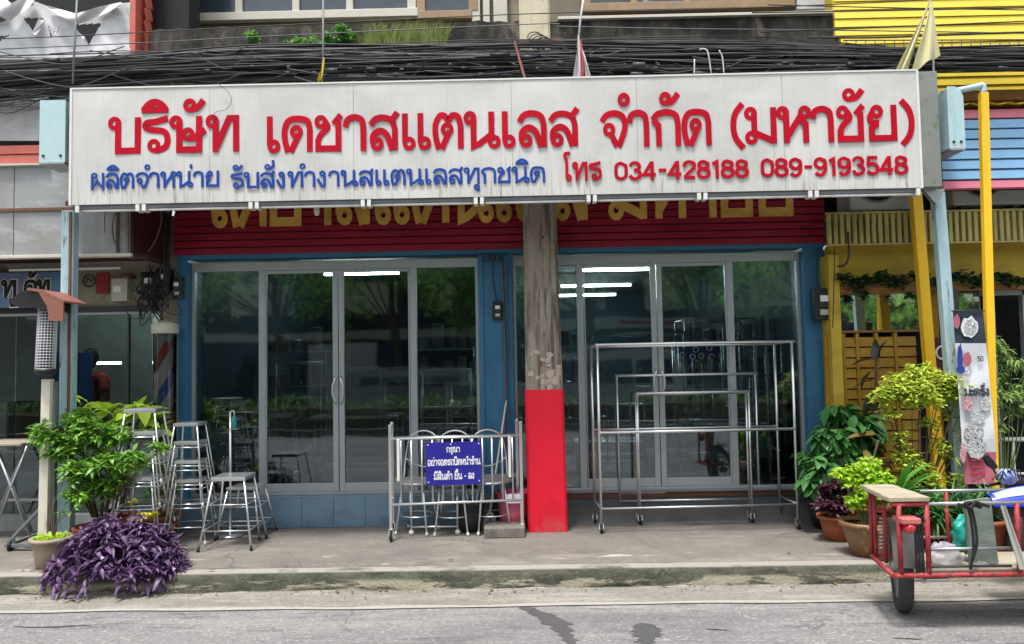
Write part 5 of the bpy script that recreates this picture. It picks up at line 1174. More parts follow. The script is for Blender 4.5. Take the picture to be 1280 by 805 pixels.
# folding table at the left edge
o = thing('folding_table', 'folding table with crossed steel legs at the left edge', 'table', tuple(at(15, 630, 7.0)))
y0, y1 = 6.8, 7.15; zt = at(20, 552, 6.9).z
MB().box(at(-60, 552, 6.9).x, at(40, 552, 6.9).x, 6.75, 7.2, zt-.025, zt).build('table_top', 'board', o, .006)
for y in (6.8, 7.15):
    MB().tube([(at(-6, 556, y).x, y, zt-.03), (at(41, 630, y).x, y, .17)], .011, 8).build('leg', 'steel_dull', o); MB().tube([(at(34, 556, y).x, y, zt-.03), (at(-12, 630, y).x, y, .17)], .011, 8).build('leg', 'steel_dull', o)
MB().tube([(at(41, 630, 6.8).x, 6.8, .17), (at(41, 630, 7.15).x, 7.15, .17)], .011, 8).build('foot_bar', 'steel_dull', o)
# low trolley (flatbed) with slanted brace
o = thing('low_trolley', 'low grey steel trolley with slanted braces and small black wheels, left of the pot', 'trolley', tuple(at(40, 690, 6.55)))
A = lambda px, py, y=6.5: at(px, py, y)
q0, q1 = A(6, 682), A(78, 676); zq = q0.z
for y in (6.5, 6.95): MB().beam((q0.x, y, zq), (q1.x+.2, y, zq), .03).build('side_rail', 'grey_plastic', o, .003)
for x in (q0.x+.015, q1.x+.2): MB().beam((x, 6.516, zq), (x, 6.934, zq), .028).build('cross_rail', 'grey_plastic', o, .003)
tp_ = A(50, 636); MB().beam((q0.x+.02, 6.5, zq+.018), (tp_.x, 6.5, tp_.z), .025).build('brace', 'grey_plastic', o, .003); MB().beam((tp_.x+.01, 6.5, tp_.z), (q1.x+.1, 6.5, zq+.018), .025).build('brace', 'grey_plastic', o, .003)
MB().beam((q0.x-.3, 6.97, tp_.z), (q1.x, 6.97, tp_.z), .02).build('rail', 'steel_dull', o)
MB().box(q0.x+.1, q1.x, 6.6, 6.9, zq-.08, zq-.02).build('tray', 'black_pot', o, .006)
for x in (q0.x+.05, q1.x+.12):
    for y in (6.5, 6.95): caster(o, Vector((x, y, .156)), .04)
# white post with hood lamp of wire mesh
zb_ = .156; p = at(57, 600, 6.25)
o = thing('hooded_mesh_lamp', 'meshed cylinder lamp with a brown peaked hood on a white wooden post', 'lamp', (p.x, 6.25, zb_))
pa, pb = at(55, 672, 6.25), at(60, 474, 6.25)
MB().beam((pa.x, 6.25, zb_), (pb.x, 6.25, pb.z), .075, .06, (0, 1, 0)).build('post', 'white_pole', o, .004)
MB().box(at(68, 500, 6.28).x, at(71, 500, 6.28).x, 6.26, 6.3, .2, pb.z-.02).build('conduit', 'grey_plastic', o)
c0, c1 = at(56.5, 461, 6.2), at(60, 387, 6.2); rc = .073
ms_ = MB(); ax = (c1-c0)
ms2 = MB()
for i in range(20):
    a = 2*pi*i/20; d = Vector((rc*cos(a), rc*sin(a), 0)); ms_.tube([c0+d, c1+d*.95], .0026, 4)
for j in range(22):
    c = c0+ax*(j/21); ms_.tube([c+Vector((rc*cos(a), rc*sin(a), 0)) for a in [2*pi*k_/20 for k_ in range(20)]], .0028, 4, True)
MB().tube([c0+Vector((0, 0, .005)), c1], .045, 14).build('inner_tube', 'dark_steel', o)
stuff(ms_.build('mesh_guard', 'sign_white', o))
MB().lathe(tuple(c0), [(.055, -.05), (rc+.006, -.03), (rc+.006, 0), (.03, .002)], 20).build('bottom_collar', 'black_plastic', o)
MB().lathe(tuple(c1), [(rc+.004, 0), (rc+.01, .004), (rc+.01, .07), (.05, .09)], 20).build('top_collar', 'black_plastic', o)
ht = at(60, 372, 6.2)
hp = lambda pts: [(at(a, b, 6.2).x, at(a, b, 6.2).z) for a, b in pts]
MB().prism(hp([(25, 379), (36, 369), (50, 364), (64, 367), (72, 380), (72, 389), (50, 383), (34, 383)]), 6.08, 6.36).build('visor', 'black_plastic', o, .01)
MB().prism(hp([(62, 367), (74, 370), (91, 379), (91, 402), (75, 401), (72, 384)]), 6.062, 6.078).build('hood', 'brown_hood', o, .004)
MB().prism(hp([(48, 362), (66, 364), (92, 377.5), (92, 380), (66, 367), (48, 364.5)]), 6.06, 6.38).build('hood_top', 'brown_hood', o, .002)
# ------------------------------------------------------------------ plants
def leafpts(L_, W_, bend=.25, fold=.12, n=4):
    """leaf along +X, midrib bent down, halves folded up"""
    vs = []; 
    for i in range(n+1):
        t = i/n; w_ = W_*.5*(sin(pi*min(1, t**.8*.98+.02)))**.8 if 0 < i < n else .0015
        z = -bend*L_*t*t
        vs += [(L_*t, -w_, z+fold*w_*2), (L_*t, 0, z), (L_*t, w_, z+fold*w_*2)]
    fs = []
    for i in range(n):
        a = i*3; fs += [(a, a+1, a+4, a+3), (a+1, a+2, a+5, a+4)]
    return vs, fs
def rotm(az, el, roll=0): return Matrix.Rotation(az, 4, 'Z') @ Matrix.Rotation(-el, 4, 'Y') @ Matrix.Rotation(roll, 4, 'X')
def addleaf(mb, p, az, el, L_, W_, bend=.3, roll=0, n=3):
    vs, fs = leafpts(L_, W_, bend, .15, n); mb.add(vs, fs, True, Matrix.Translation(p) @ rotm(az, el, roll))
def pot(parent, c, r0, r1, h, m, rim=True, name='pot'):
    pr = [(r0, 0), (r0+(r1-r0)*.6, h*.55), (r1, h*.86)]
    if rim: pr += [(r1+.018, h*.86), (r1+.022, h), (r1-.01, h), (r1-.014, h*.9)]
    else: pr += [(r1+.008, h), (r1-.012, h), (r1-.014, h*.9)]
    o = MB().lathe(c, pr, 28, capt=False).build(name, m, parent)
    MB().lathe((c[0], c[1], c[2]+h*.86), [(r1-.013, 0), (.01, .012)], 20).build('soil', 'soil', o); return o
bs = .156
# purple spiderwort spilling over the kerb
PP = thing('purple_spiderwort', 'spreading purple leaved plant with tiny pink flowers spilling over the kerb', 'plant', (xx(145, 700, 5.75), 5.75, .1))
cxp = xx(146, 700, 5.85)
lm = []
for k_ in range(4):
    vs, fs = leafpts(.078+.010*k_, .027+.003*k_, .25+.15*k_, .2, 4); lm.append(MB().add(vs, fs, True).mesh('leaf', 'purple_leaf'))
rest = MB(); stm = MB(); nl = 0
stems = []
for i in range(330):
    a = R.uniform(0, 2*pi); rr_ = R.random()**.55
    x = cxp+.53*rr_*cos(a); y = 5.86+.27*rr_*sin(a); z = .18+(.31*(1-rr_**3))*(1+.2*sin(a*3+1))+R.uniform(-.04, .05)
    if y < KY: z = max(.08, z-(KY-y)*.5)
    stems.append((x, y, z, a, rr_))
stems.sort(key=lambda s: s[1])
for i, (x, y, z, a, rr_) in enumerate(stems):
    tip = Vector((x, y, z)); rt = Vector((cxp+(x-cxp)*.35, 5.9+(y-5.9)*.3, .15)); stm.tube(cat([rt, (rt+tip)/2+Vector((0, 0, .05)), tip], 3), .004, 4, caps=False)
    for j in range(8):
        az = a+R.uniform(-1.9, 1.9)+(pi if j % 3 == 0 else 0); el = R.uniform(-.9, .7); p = tip-Vector((0, 0, .014*j))+Vector((R.uniform(-.015, .015), R.uniform(-.015, .015), 0))
        if j < 3 and nl < 300 and i < 120:
            piece('leaf', lm[R.randrange(4)], PP, p, Matrix(rotm(az, el, R.uniform(-.5, .5))).to_euler()); nl += 1
        else: addleaf(rest, p, az, el, R.uniform(.05, .10), R.uniform(.02, .03), R.uniform(.1, .7), R.uniform(-.5, .5))
stuff(rest.build('foliage', 'purple_leaf', PP)); stuff(stm.build('stem', 'purple_leaf', PP))
fl = MB(); fm_ = MB()
for k_ in range(3): vs, fs = leafpts(.014, .013, .1, .1, 2); fm_.add(vs, fs, True, rotm(k_*2*pi/3, .3))
fme = fm_.mesh('flower', mat('flower_pink', 'e0a8e0', .6))
for q in ((451/4, 0), ):
    for px, py in ((175, 659), (131, 661), (128, 697), (132, 710), (144, 724), (217, 711), (218, 659), (216, 703), (191, 678)):
        p = at(px, py, 5.62); piece('flower', fme, PP, p, (1.2, 0, R.uniform(0, 3)))
def shrub(name, lab, base_c, tips, leafm, LL, LW, nleaf, spread, m, trunk_r=.012, cluster=None, potargs=None, bigleaf=0, el=(-.4, .9), bend=(.1, .5), trunkm='bark'):
    """tips: list of (x,y,z,r) clumps"""
    o = thing(name, lab, 'plant', tuple(base_c))
    if potargs: pot(o, base_c, *potargs)
    b0 = Vector(base_c)+Vector((0, 0, (potargs[2]*.85 if potargs else 0)))
    br = MB(); fo = MB()
    pr = [MB().add(*leafpts(L2, W2, bd, .15, 4), True).mesh('leaf', m) for L2, W2, bd in ((LL, LW, .2), (LL*1.15, LW*1.1, .4), (LL*.9, LW, .1))]
    nb = 0
    tot = sum(t[3]**2 for t in tips)
    for (x, y, z, r) in tips:
        c = Vector((x, y, z)); br.tube(cat([b0+Vector((R.uniform(-.02, .02), R.uniform(-.02, .02), -.02)), b0.lerp(c, .5)+Vector((R.uniform(-.03, .03), R.uniform(-.03, .03), .03)), c], 4), [trunk_r*(1-.7*k_/8) for k_ in range(9)], 6, caps=False)
        n = int(nleaf*r*r/tot); tw = max(3, n//7)
        for k_ in range(tw):
            d = Vector((R.gauss(0, 1), R.gauss(0, 1), R.gauss(0, 1))).normalized()*r*R.uniform(.45, 1); d.z *= .8; e = c+d
            br.tube([c+d*.1, c+d*.6+Vector((0, 0, .01)), e], trunk_r*.22, 4, caps=False)
            a0 = math.atan2(d.y, d.x)
            for j in range(max(3, n//tw)):
                az = a0+R.uniform(-1.9, 1.9); p = e-d*R.uniform(0, .35)+Vector((R.uniform(-1, 1), R.uniform(-1, 1), R.uniform(-1, 1)))*spread
                if nb < bigleaf and p.y < c.y+r*.2:
                    piece('leaf', pr[R.randrange(3)], o, p, Matrix(rotm(az, R.uniform(*el), R.uniform(-.6, .6))).to_euler(), [R.uniform(.75, 1.15)]*3); nb += 1
                else: addleaf(fo, p, az, R.uniform(*el), LL*R.uniform(.7, 1.15), LW*R.uniform(.8, 1.1), R.uniform(*bend), R.uniform(-.6, .6))
    stuff(br.build('branches', trunkm, o)); stuff(fo.build('foliage', m, o)); return o
def W(px, py, y, r=.1): p = at(px, py, y); return (p.x, p.y, p.z, r)
# leafy shrub behind the spiderwort
shrub('leafy_shrub', 'bushy bright green shrub in a terracotta pot in front of the stool stack', (xx(125, 650, 6.45), 6.45, bs),
      [W(80, 560, 6.3, .16), W(58, 542, 6.25, .12), W(100, 590, 6.25, .16), W(120, 545, 6.35, .18), W(138, 580, 6.3, .17), W(168, 575, 6.2, .11), W(198, 563, 6.2, .07), W(100, 525, 6.4, .13), W(150, 545, 6.4, .12), W(85, 545, 6.4, .13), W(130, 610, 6.3, .15), W(150, 600, 6.3, .08), W(98, 620, 6.2, .1)],
      None, .085, .034, 2600, .025, 'green_leaf', .012, potargs=(.13, .19, .22, 'terracotta'), bigleaf=230)
o = shrub('broadleaf_plant', 'plant with big bright yellow green leaves behind the bushy shrub', (xx(150, 640, 6.85), 6.85, bs),
      [W(108, 508, 6.6, .08), W(145, 518, 6.85, .12), W(175, 512, 6.88, .13), W(184, 535, 6.85, .13), W(150, 540, 6.8, .13)], None, .18, .10, 90, .03, 'lime_leaf', .012, potargs=(.11, .15, .22, 'terracotta'), bigleaf=90, el=(-.6, .9))
shrub('potted_sprig', 'thin bare twigged sapling with green groundcover in a tan pot left of the purple plant', (xx(64, 715, 5.98), 5.98, bs),
      [W(76, 640, 6.0, .05), W(80, 600, 6.02, .03), W(90, 640, 6.0, .04)], None, .04, .02, 26, .01, 'green_leaf', .008, potargs=(.105, .135, .23, 'tan_pot'))
o = [t for t in bpy.data.objects if t.name == 'potted_sprig'][0]
gc = MB(); pc = Vector((xx(64, 715, 5.98), 5.98, bs+.21))
for i in range(260): a = R.uniform(0, 6.28); q = .12*R.random()**.5; addleaf(gc, pc+Vector((q*cos(a), q*sin(a), R.uniform(0, .02))), a+R.uniform(-1, 1), R.uniform(.2, 1.3), R.uniform(.02, .045), .014, .3)
stuff(gc.build('groundcover', 'lime_leaf', o))
shrub('yellow_sprig', 'small yellow leaved plant peeping over the purple plant', (xx(175, 665, 6.15), 6.15, bs), [W(180, 648, 6.12, .06), W(168, 652, 6.12, .04), W(187, 645, 6.12, .05), W(165, 628, 6.15, .03)], None, .05, .03, 90, .012, mat('x', 'ffffff') and leafmat('yellow_leaf', '9aa01e', 'd6cf3a', .5, 6, .3), .005, potargs=(.06, .08, .12, 'black_pot'))
shrub('potted_fern', 'dark leafy plant in an orange terracotta pot beside the tall stool stack', (xx(200, 655, 6.98), 6.98, bs), [W(203, 590, 6.95, .12), W(195, 612, 6.9, .1), W(212, 610, 6.95, .1)], None, .09, .02, 260, .02, 'deep_leaf', .006, potargs=(.13, .18, .2, 'terracotta'))
# weeds on the ledge
gw = MB()
for px0, px1, n, hgt in ((458, 560, 420, .26), (440, 470, 40, .14)):
    for i in range(n):
        px = R.uniform(px0, px1); p = at(px, 58, 6.97); hh = hgt*R.uniform(.35, 1); d = Vector((R.uniform(-.14, .14), -.03, 0))
        a = Vector((p.x, 6.96+R.uniform(-.03, .02), p.z+R.uniform(-.03, .03))); t_ = a+d+Vector((0, 0, hh)); md = a+d*.35+Vector((0, 0, hh*.6)); w_ = Vector((.003, 0, 0))
        gw.add([a-w_, a+w_, md+w_, md-w_, t_], [(0, 1, 2, 3), (3, 2, 4)], True)
stuff(tag(gw.build('wild_grass', leafmat('grass_leaf', '4f7a2a', 'b5b868', .6, 8, .3)), 'tuft of long wild grass growing on the mouldy ledge left of the pole', 'grass'))
for k_, (tips, lab) in enumerate((([W(430, 38, 6.97, .07), W(415, 50, 6.95, .08), W(440, 48, 6.95, .06), W(395, 54, 6.95, .07), W(375, 53, 6.95, .06), W(362, 56, 6.95, .04)], 'low green weed creeping on the ledge right of the thin flagpole'), ([W(316, 46, 6.96, .06), W(320, 53, 6.96, .05)], 'small isolated green weed on the ledge above the left window end'))):
    shrub('ledge_weed', lab, (tips[-1][0], 6.98, 4.42), tips, None, .05, .035, 420 if k_ == 0 else 110, .015, leafmat('weed_leaf', '4c8c3c', '8cc060', .5, 6, .3), .004)
# right-hand group
shrub('arum_clump', 'large clump of hanging broad green leaves beside the tall rail frame', (xx(1040, 650, 6.95), 6.95, bs),
      [W(1050, 512, 6.95, .12), W(1068, 530, 6.9, .15), W(1040, 545, 6.85, .17), W(1060, 565, 6.8, .17), W(1030, 580, 6.8, .16), W(1020, 600, 6.75, .13), W(1050, 595, 6.75, .14), W(1085, 545, 6.9, .12), W(1010, 570, 6.95, .1)], None, .14, .072, 1400, .03, 'deep_leaf', .012, potargs=(.16, .22, .25, 'black_pot'), bigleaf=290, el=(-1.3, .1), bend=(.2, .5))
shrub('lime_shrub', 'tall light yellow green shrub with flat leaf sprays around the yellow post', (xx(1150, 660, 6.35), 6.35, bs),
      [W(1150, 468, 6.35, .14), W(1100, 498, 6.3, .07), W(1198, 480, 6.35, .10), W(1208, 500, 6.35, .05), W(1122, 484, 6.3, .15), W(1178, 482, 6.35, .15), W(1150, 490, 6.2, .14), W(1110, 492, 6.3, .10), W(1190, 492, 6.35, .10), W(1140, 500, 6.25, .09), W(1168, 500, 6.3, .09), W(1112, 518, 6.3, .07), W(1160, 530, 6.35, .07), W(1188, 515, 6.4, .06), W(1126, 548, 6.3, .07), W(1172, 556, 6.35, .07), W(1135, 575, 6.3, .10), W(1192, 570, 6.4, .06), W(1155, 592, 6.3, .11), W(1200, 540, 6.4, .05), W(1195, 600, 6.4, .08), W(1170, 610, 6.3, .08)],
      None, .044, .025, 4300, .045, 'bright_leaf', .009, potargs=(.17, .23, .28, 'terracotta'), el=(-.2, .5))
shrub('lime_bush', 'low bright lime green bush in a glazed brown pot', (xx(1082, 690, 5.98), 5.98, bs),
      [W(1075, 590, 5.98, .10), W(1100, 600, 5.98, .10), W(1060, 600, 5.98, .07), W(1085, 612, 5.9, .1), W(1105, 625, 5.95, .08), W(1070, 628, 5.92, .07), W(1047, 592, 5.98, .045), W(1090, 580, 6.0, .06)], None, .05, .036, 1500, .02, 'lime_leaf', .008, potargs=(.10, .17, .26, 'glazed_brown'), trunkm='green_stem')
pot(thing('brown_pot', 'second glazed brown pot behind the red cart frame', 'pot', (xx(1106, 690, 5.88), 5.88, bs)), (xx(1106, 690, 5.88), 5.88, bs), .10, .16, .25, 'glazed_brown')
shrub('purple_potted_plant', 'dark purple leaved plant in a terracotta pot under the broad leaf clump', (xx(1048, 665, 6.5), 6.5, bs), [W(1035, 612, 6.5, .09), W(1050, 610, 6.5, .09), W(1060, 622, 6.45, .08), W(1030, 632, 6.4, .08), W(1052, 636, 6.4, .08)], None, .05, .03, 700, .02, 'red_leaf', .007, potargs=(.11, .15, .2, 'terracotta'))
# dracaena rosette with sword leaves
o = thing('sword_leaf_plant', 'plant with a rosette of long sword shaped green leaves above the lime bush', 'plant', (xx(1125, 655, 6.1), 6.1, bs)); pot(o, (xx(1125, 655, 6.1), 6.1, bs), .12, .17, .24, 'terracotta')
c = at(1125, 612, 6.1)
sm1 = MB().add(*leafpts(.36, .075, .3, .2, 6), True).mesh('leaf', 'deep_leaf')
leafmat('sword_leaf', '3b7a2c', '6da84a', .35, 4, .25); sm1.materials.clear(); sm1.materials.append(MATS['sword_leaf'])
MB().tube([(c.x, 6.1, bs+.2), (c.x, 6.1, c.z)], .02, 8).build('stem', 'bark', o)
for i in range(22): piece('leaf', sm1, o, (c.x, 6.1, c.z-.006*i), Matrix(rotm(i*2.4, R.uniform(.3, 1.2), 0)).to_euler(), [R.uniform(.7, 1)]*3)
# rubber plant, dark tall leaves
o = thing('rubber_plant', 'tall dark leaved rubber plant in front of the yellow slatted door', 'plant', (xx(1090, 640, 7.0), 7.0, bs)); pot(o, (xx(1090, 640, 7.0), 7.0, bs), .13, .18, .25, 'black_pot')
rb = MB().add(*leafpts(.20, .075, .3, .12, 6), True).mesh('leaf', 'dark_leaf')
stp = [at(1092, 620, 7.0), at(1088, 560, 6.98), at(1094, 500, 6.98), at(1096, 445, 7.0)]
MB().tube(cat(stp, 5), [.014]*16, 6).build('stem', 'bark', o)
for px, py, az, el, s_ in ((1095, 452, 1.2, 1.45, 1.1), (1096, 448, -.4, 1.3, 1), (1094, 449, 3.2, .05, 1.1), (1096, 462, .0, .3, .9), (1092, 462, 3.5, -.5, 1.2), (1093, 475, 3.1, -.1, 1.1), (1094, 480, .2, -.6, 1), (1092, 492, 3.4, -.9, 1.2), (1093, 500, -.3, -.9, 1.1), (1090, 505, -1.5, -.4, 1.1), (1090, 515, 3.3, -1.1, 1.2), (1090, 520, -1.2, -1, 1.2), (1091, 530, .4, -1.1, 1.1), (1088, 545, 3.0, -.8, 1), (1088, 555, .2, -.6, 1)):
    piece('leaf', rb, o, at(px, py, 6.99), Matrix(rotm(az, el, R.uniform(-.6, .6))).to_euler(), [s_]*3)
o = thing('croton_plant', 'drooping plant with mottled brown and green leaves behind the lime bush', 'plant', (xx(1075, 650, 6.7), 6.7, bs)); pot(o, (xx(1075, 650, 6.7), 6.7, bs), .11, .15, .24, 'terracotta')
leafmat('mottled_leaf', '4f5a22', '8a6a3c', .45, 14, .2)
cm = MB().add(*leafpts(.24, .075, .35, .1, 6), True).mesh('leaf', 'mottled_leaf')
for i in range(26):
    p = at(1090+R.uniform(-22, 22), 575+R.uniform(-35, 30), 6.68); piece('leaf', cm, o, p, Matrix(rotm(R.uniform(0, 6.28), R.uniform(-.8, .8), R.uniform(-.6, .6))).to_euler(), [R.uniform(.7, 1.1)]*3)
MB().tube(cat([at(1075, 640, 6.7), at(1085, 600, 6.68), at(1098, 550, 6.68)], 4), .012, 6).build('stem', 'bark', o)
shrub('feathery_bamboo', 'feathery light green bamboo like plant at the right edge behind the banner', (xx(1258, 640, 6.9), 6.9, bs),
      [W(1240, 425, 6.9, .08), W(1250, 440, 6.9, .12), W(1265, 452, 6.9, .12), W(1245, 470, 6.9, .12), W(1275, 490, 6.9, .13), W(1250, 495, 6.88, .14), W(1265, 510, 6.9, .12), W(1248, 535, 6.9, .1), W(1290, 475, 6.9, .1)], None, .075, .014, 800, .03, leafmat('bamboo_leaf', '5f8a3a', 'a5c070', .5, 6, .3), .008, potargs=(.14, .18, .26, 'terracotta'), el=(-.7, .3), trunkm='green_stem')
shrub('grassy_planter', 'grassy green plant in a terracotta pot behind the cart', (xx(1215, 665, 6.1), 6.1, bs), [W(1205, 640, 6.1, .13), W(1225, 630, 6.1, .13), W(1190, 650, 6.05, .11), W(1165, 645, 6.05, .12), W(1180, 625, 6.1, .12), W(1150, 640, 6.1, .1)], None, .16, .018, 700, .02, 'deep_leaf', .006, potargs=(.2, .25, .26, 'terracotta'), el=(-.2, 1.3), bend=(.3, .8))
# vine along the wooden ledge
vn = shrub('ledge_vine', 'dark creeping vine along the wooden ledge over the mirror window', (xx(1056, 357, 7.05), 7.05, zz(1056, 357, 7.05)), [W(px, 350+4*sin(px*.13), 7.05, .05+.025*abs(sin(px*.31))) for px in range(1056, 1300, 11)]+[W(1075, 367, 7.04, .05), W(1085, 371, 7.04, .04), W(1140, 370, 7.04, .04)], None, .055, .045, 1300, .02, leafmat('vine_leaf', '1a3018', '3f5c34', .45, 7, .2), .004, trunkm='bark')
# ------------------------------------------------------------------ hanging banner at the right
BY = 6.25
o = thing('vertical_banner', 'tall narrow printed advertising banner hanging between the blue post and yellow pipe', 'banner', tuple(at(1215, 600, BY)))
def bx(t): return 1191+15*t, 1229+6*t+12*min(1, t*1.2)*(1 if t < .78 else 1-(t-.78)*1.6)
def strip(t0, t1, m_, nm='sheet', off=0, u0=0, u1=1):
    def fn(u, v):
        t = t0+(t1-t0)*v; a, b = bx(t); u_ = u0+(u1-u0)*u; return at(a+(b-a)*u_, 389+216*t, BY-off+.008*sin(t*22+u_*2)+.006*sin(u_*6))
    return MB().grid(fn, 8, max(3, int((t1-t0)*30))).build(nm, m_, o)
strip(0, .185, 'banner_navy'); strip(.1855, .74, 'banner_white'); strip(.7405, .815, 'banner_white'); strip(.8155, 1, 'banner_pink')
for (c_, d_, w_, h__, m_) in (((1212, 409), 0, 11, 13, 'banner_white'), ((1213, 409), 1, 8, 10, 'print_grey'), ((1196, 402), 1, 4, 9, 'banner_pink'), ((1209, 449), 1, 5.5, 9, 'banner_pink'), ((1200, 448), 1, 3.5, 18, 'banner_blue'), ((1201, 462), 2, 6, 5, 'banner_blue'), ((1217, 540), 0, 13, 10, 'print_grey'), ((1232, 505), 1, 7, 9, 'print_grey'), ((1210, 505), 1, 6, 9, 'print_pink'), ((1204, 566), 2, 4, 13, 'print_pink'), ((1222, 522), 2, 10, 8, 'print_grey'), ((1221, 560), 1, 12, 14, 'print_grey')):
    n = 14; MB().add([at(c_[0]+w_*cos(2*pi*k_/n), c_[1]+h__*sin(2*pi*k_/n)*(1+.15*sin(k_*3)), BY-.018-.002*d_) for k_ in range(n)], [tuple(range(n))]).build('printed_shape', m_, o)
a, b = at(1204, 495, BY), at(1235, 494, BY); text('มะครั่ง', a.x, b.x, a.z, .06, .2, BY-.022, .003, 'banner_ink', o, 'lettering', True)
a, b = at(1220, 452, BY), at(1227, 452, BY); text('50', a.x, b.x, a.z, .045, .16, BY-.022, .003, 'banner_ink', o, 'lettering', True)
a = at(1204, 467, BY); text('5', a.x, a.x+.035, a.z, .05, .2, BY-.026, .003, 'banner_white', o, 'lettering', True)
for i, t in enumerate((.86, .90, .94)):
    p = at(1213, 389+216*t, BY); MB().box(p.x, p.x+.11, BY-.016, BY-.012, p.z-.008, p.z+.008).build('text_line', 'banner_red', o)
MB().tube([at(1189, 388.5, BY-.01), at(1231, 388, BY-.01)], .006, 6).build('top_rod', 'dark_steel', o)
# white railing behind
o = thing('white_railing', 'white tubular railing behind the banner at the right edge', 'railing', (xx(1250, 600, 7.0), 7.0, .15))
for q in (549, ): MB().tube([at(1196, 549, 7.0), at(1330, 549, 7.0)], .02, 8).build('top_bar', 'white_plastic', o)
for q in (1232, 1266, 1300): MB().tube([at(q, 549, 7.0), Vector((at(q, 549, 7.0).x, 7.0, .16))], .012, 8).build('baluster', 'white_plastic', o)
MB().tube([at(1196, 592, 7.0), at(1330, 592, 7.0)], .012, 8).build('lower_bar', 'white_plastic', o)
# red round sign peeking between the posts
p = at(1171, 441, 7.0); o = thing('red_round_sign', 'dark red board with a white ring peeking between the yellow and blue posts', 'sign', (p.x, 7.0, p.z))
MB().box(p.x-.05, p.x+.2, 7.0, 7.02, p.z-.18, p.z+.14).build('board', 'maroon', o, .003); MB().tube([(p.x+.05+.06*cos(a), 6.992, p.z+.06*sin(a)) for a in [2*pi*j/24 for j in range(24)]], .009, 6, True).build('ring', 'sign_white', o)
# ------------------------------------------------------------------ red sidecar
CY = 4.76; CB = 5.2
K = thing('red_cart', 'red tubular sidecar cart with a worn wooden top over its wheel', 'cart', (xx(1180, 722, CY), CY+.2, 0))
zf = zz(1115, 720, CY); ztp = zz(1160, 630, CY); X = lambda px, y=CY: xx(px, 660, y)
xl_, xr_ = X(1115), X(1278); xb0 = X(1088, CB)-.0
def bar(a, b, w_, m='cart_red', nm='bar'): return MB().tube([a, b], w_, 8).build(nm, m, K)
xw = X(1159)
bar((xl_, CY, zf), (xr_+.5, CY, zf), .016, nm='bottom_rail'); bar((xl_, CY, zf), (xb0, CB, zf+.01), .015, nm='bottom_rail'); bar((xb0, CB, zf+.012), (xr_+.5, CB, zf+.012), .014, nm='bottom_rail')
for px in (1124, 1159): bar((X(px), CY, zf+.01), (X(px), CY, ztp-.002), .016, nm='upright')
for px, y in ((1089, CB), (1094, CB-.05), (1106, CB-.18)): bar((xx(px, 660, y), y, zf+.01), (xx(px, 660, y), y, ztp+.03), .013, nm='upright')
bar((xx(1094, 645, CB-.05), CB-.05, zz(1094, 637, CB-.05)), (xx(1106, 645, CB-.18), CB-.18, zz(1106, 640, CB-.18)), .012, nm='crossbar')
for i in range(9):
    q = at(1103, 648+i*4.6, CB-.14); MB().tube([q+Vector((-.018, 0, 0)), q+Vector((.018, 0, 0))], .006, 5).build('spring_coil', 'paper', K)
bar((X(1115), CY, ztp), (X(1160), CY, ztp), .014, nm='crossbar')
bar((X(1160), CY, ztp), (xr_+.1, CY, ztp), .012, 'steel_dull', 'top_rail'); bar((xx(1150, 620, CB), CB, ztp), (xx(1275, 620, CB), CB, ztp), .011, 'steel_dull', 'top_rail')
bar((X(1160), CY, zz(1200, 686, CY)), (X(1262), CY, zz(1200, 686, CY)), .010, 'steel_dull', 'mid_rail'); bar((xw, CB, zz(1200, 671, CB)), (X(1232), CB, zz(1200, 671, CB)), .009, 'steel_dull', 'mid_rail')
bar((X(1160), CY, zz(1200, 708, CY)), (X(1262), CY, zz(1200, 708, CY)), .008, 'dark_steel', 'lower_rail')
bar((xx(1184, 650, CB), CB, zf), (xx(1184, 650, CB), CB, ztp), .012, nm='upright'); bar((X(1272), CY, zf+.02), (X(1272), CY, ztp), .015, nm='upright'); bar((X(1282, CB), CB, zf+.02), (X(1282, CB), CB, ztp), .015, nm='upright')
# wooden top made of boards
wz = ztp+.018
for i in range(4):
    y0 = CY-.02+i*(.48/4); x0 = xl_-.02+.012*i; x1 = xw+.015
    MB().box(x0, x1, y0+.002, y0+.48/4-.004, wz, wz+.028+.002*(i % 2)).build('board', 'board', K, .004)
for i in range(4):
    y0 = CY+.02+i*.10; MB().box(xw+.02, xr_+.4, y0, y0+.095, zf+.016, zf+.03).build('floor_board', 'board', K, .003)
# wheel
wc = Vector((at(1126, 706, 5.16).x, 5.16, .29)); rw = .29; WA = radians(-20)
wr = MB().lathe((wc.x-.05, wc.y, wc.z), [(rw*.72, .01), (rw*.93, .005), (rw*.985, .02), (rw, .04), (rw, .06), (rw*.985, .08), (rw*.93, .095), (rw*.72, .09)], 40, 'x', False, False).spin(wc, WA).build('tyre', 'tyre', K)
MB().lathe((wc.x-.04, wc.y, wc.z), [(rw*.62, .0), (rw*.73, .005), (rw*.73, .075), (rw*.62, .08)], 32, 'x', False, False).spin(wc, WA).build('rim', 'steel_dull', wr)
hb = MB().lathe((wc.x-.07, wc.y, wc.z), [(.02, 0), (.035, .02), (.035, .1), (.02, .12)], 14, 'x').spin(wc, WA).build('hub', 'steel_dull', wr)
spk = MB()
for i in range(28): a = 2*pi*i/28; spk.tube([(wc.x-.01+.02*(i % 2), wc.y+.03*cos(a), wc.z+.03*sin(a)), (wc.x, wc.y+rw*.7*cos(a+.25*(-1)**i), wc.z+rw*.7*sin(a+.25*(-1)**i))], .002, 4)
stuff(spk.spin(wc, WA).build('spokes', 'steel_dull', wr))
def fend(u, v): a = radians(12)+u*radians(150); wv = -.07+.14*v; rr_ = rw*1.05+.012*sin(pi*v); return (wc.x+wv, wc.y-rr_*cos(a), wc.z+rr_*sin(a))
MB().grid(fend, 26, 6).spin(wc, WA).build('fender', 'fender', K)
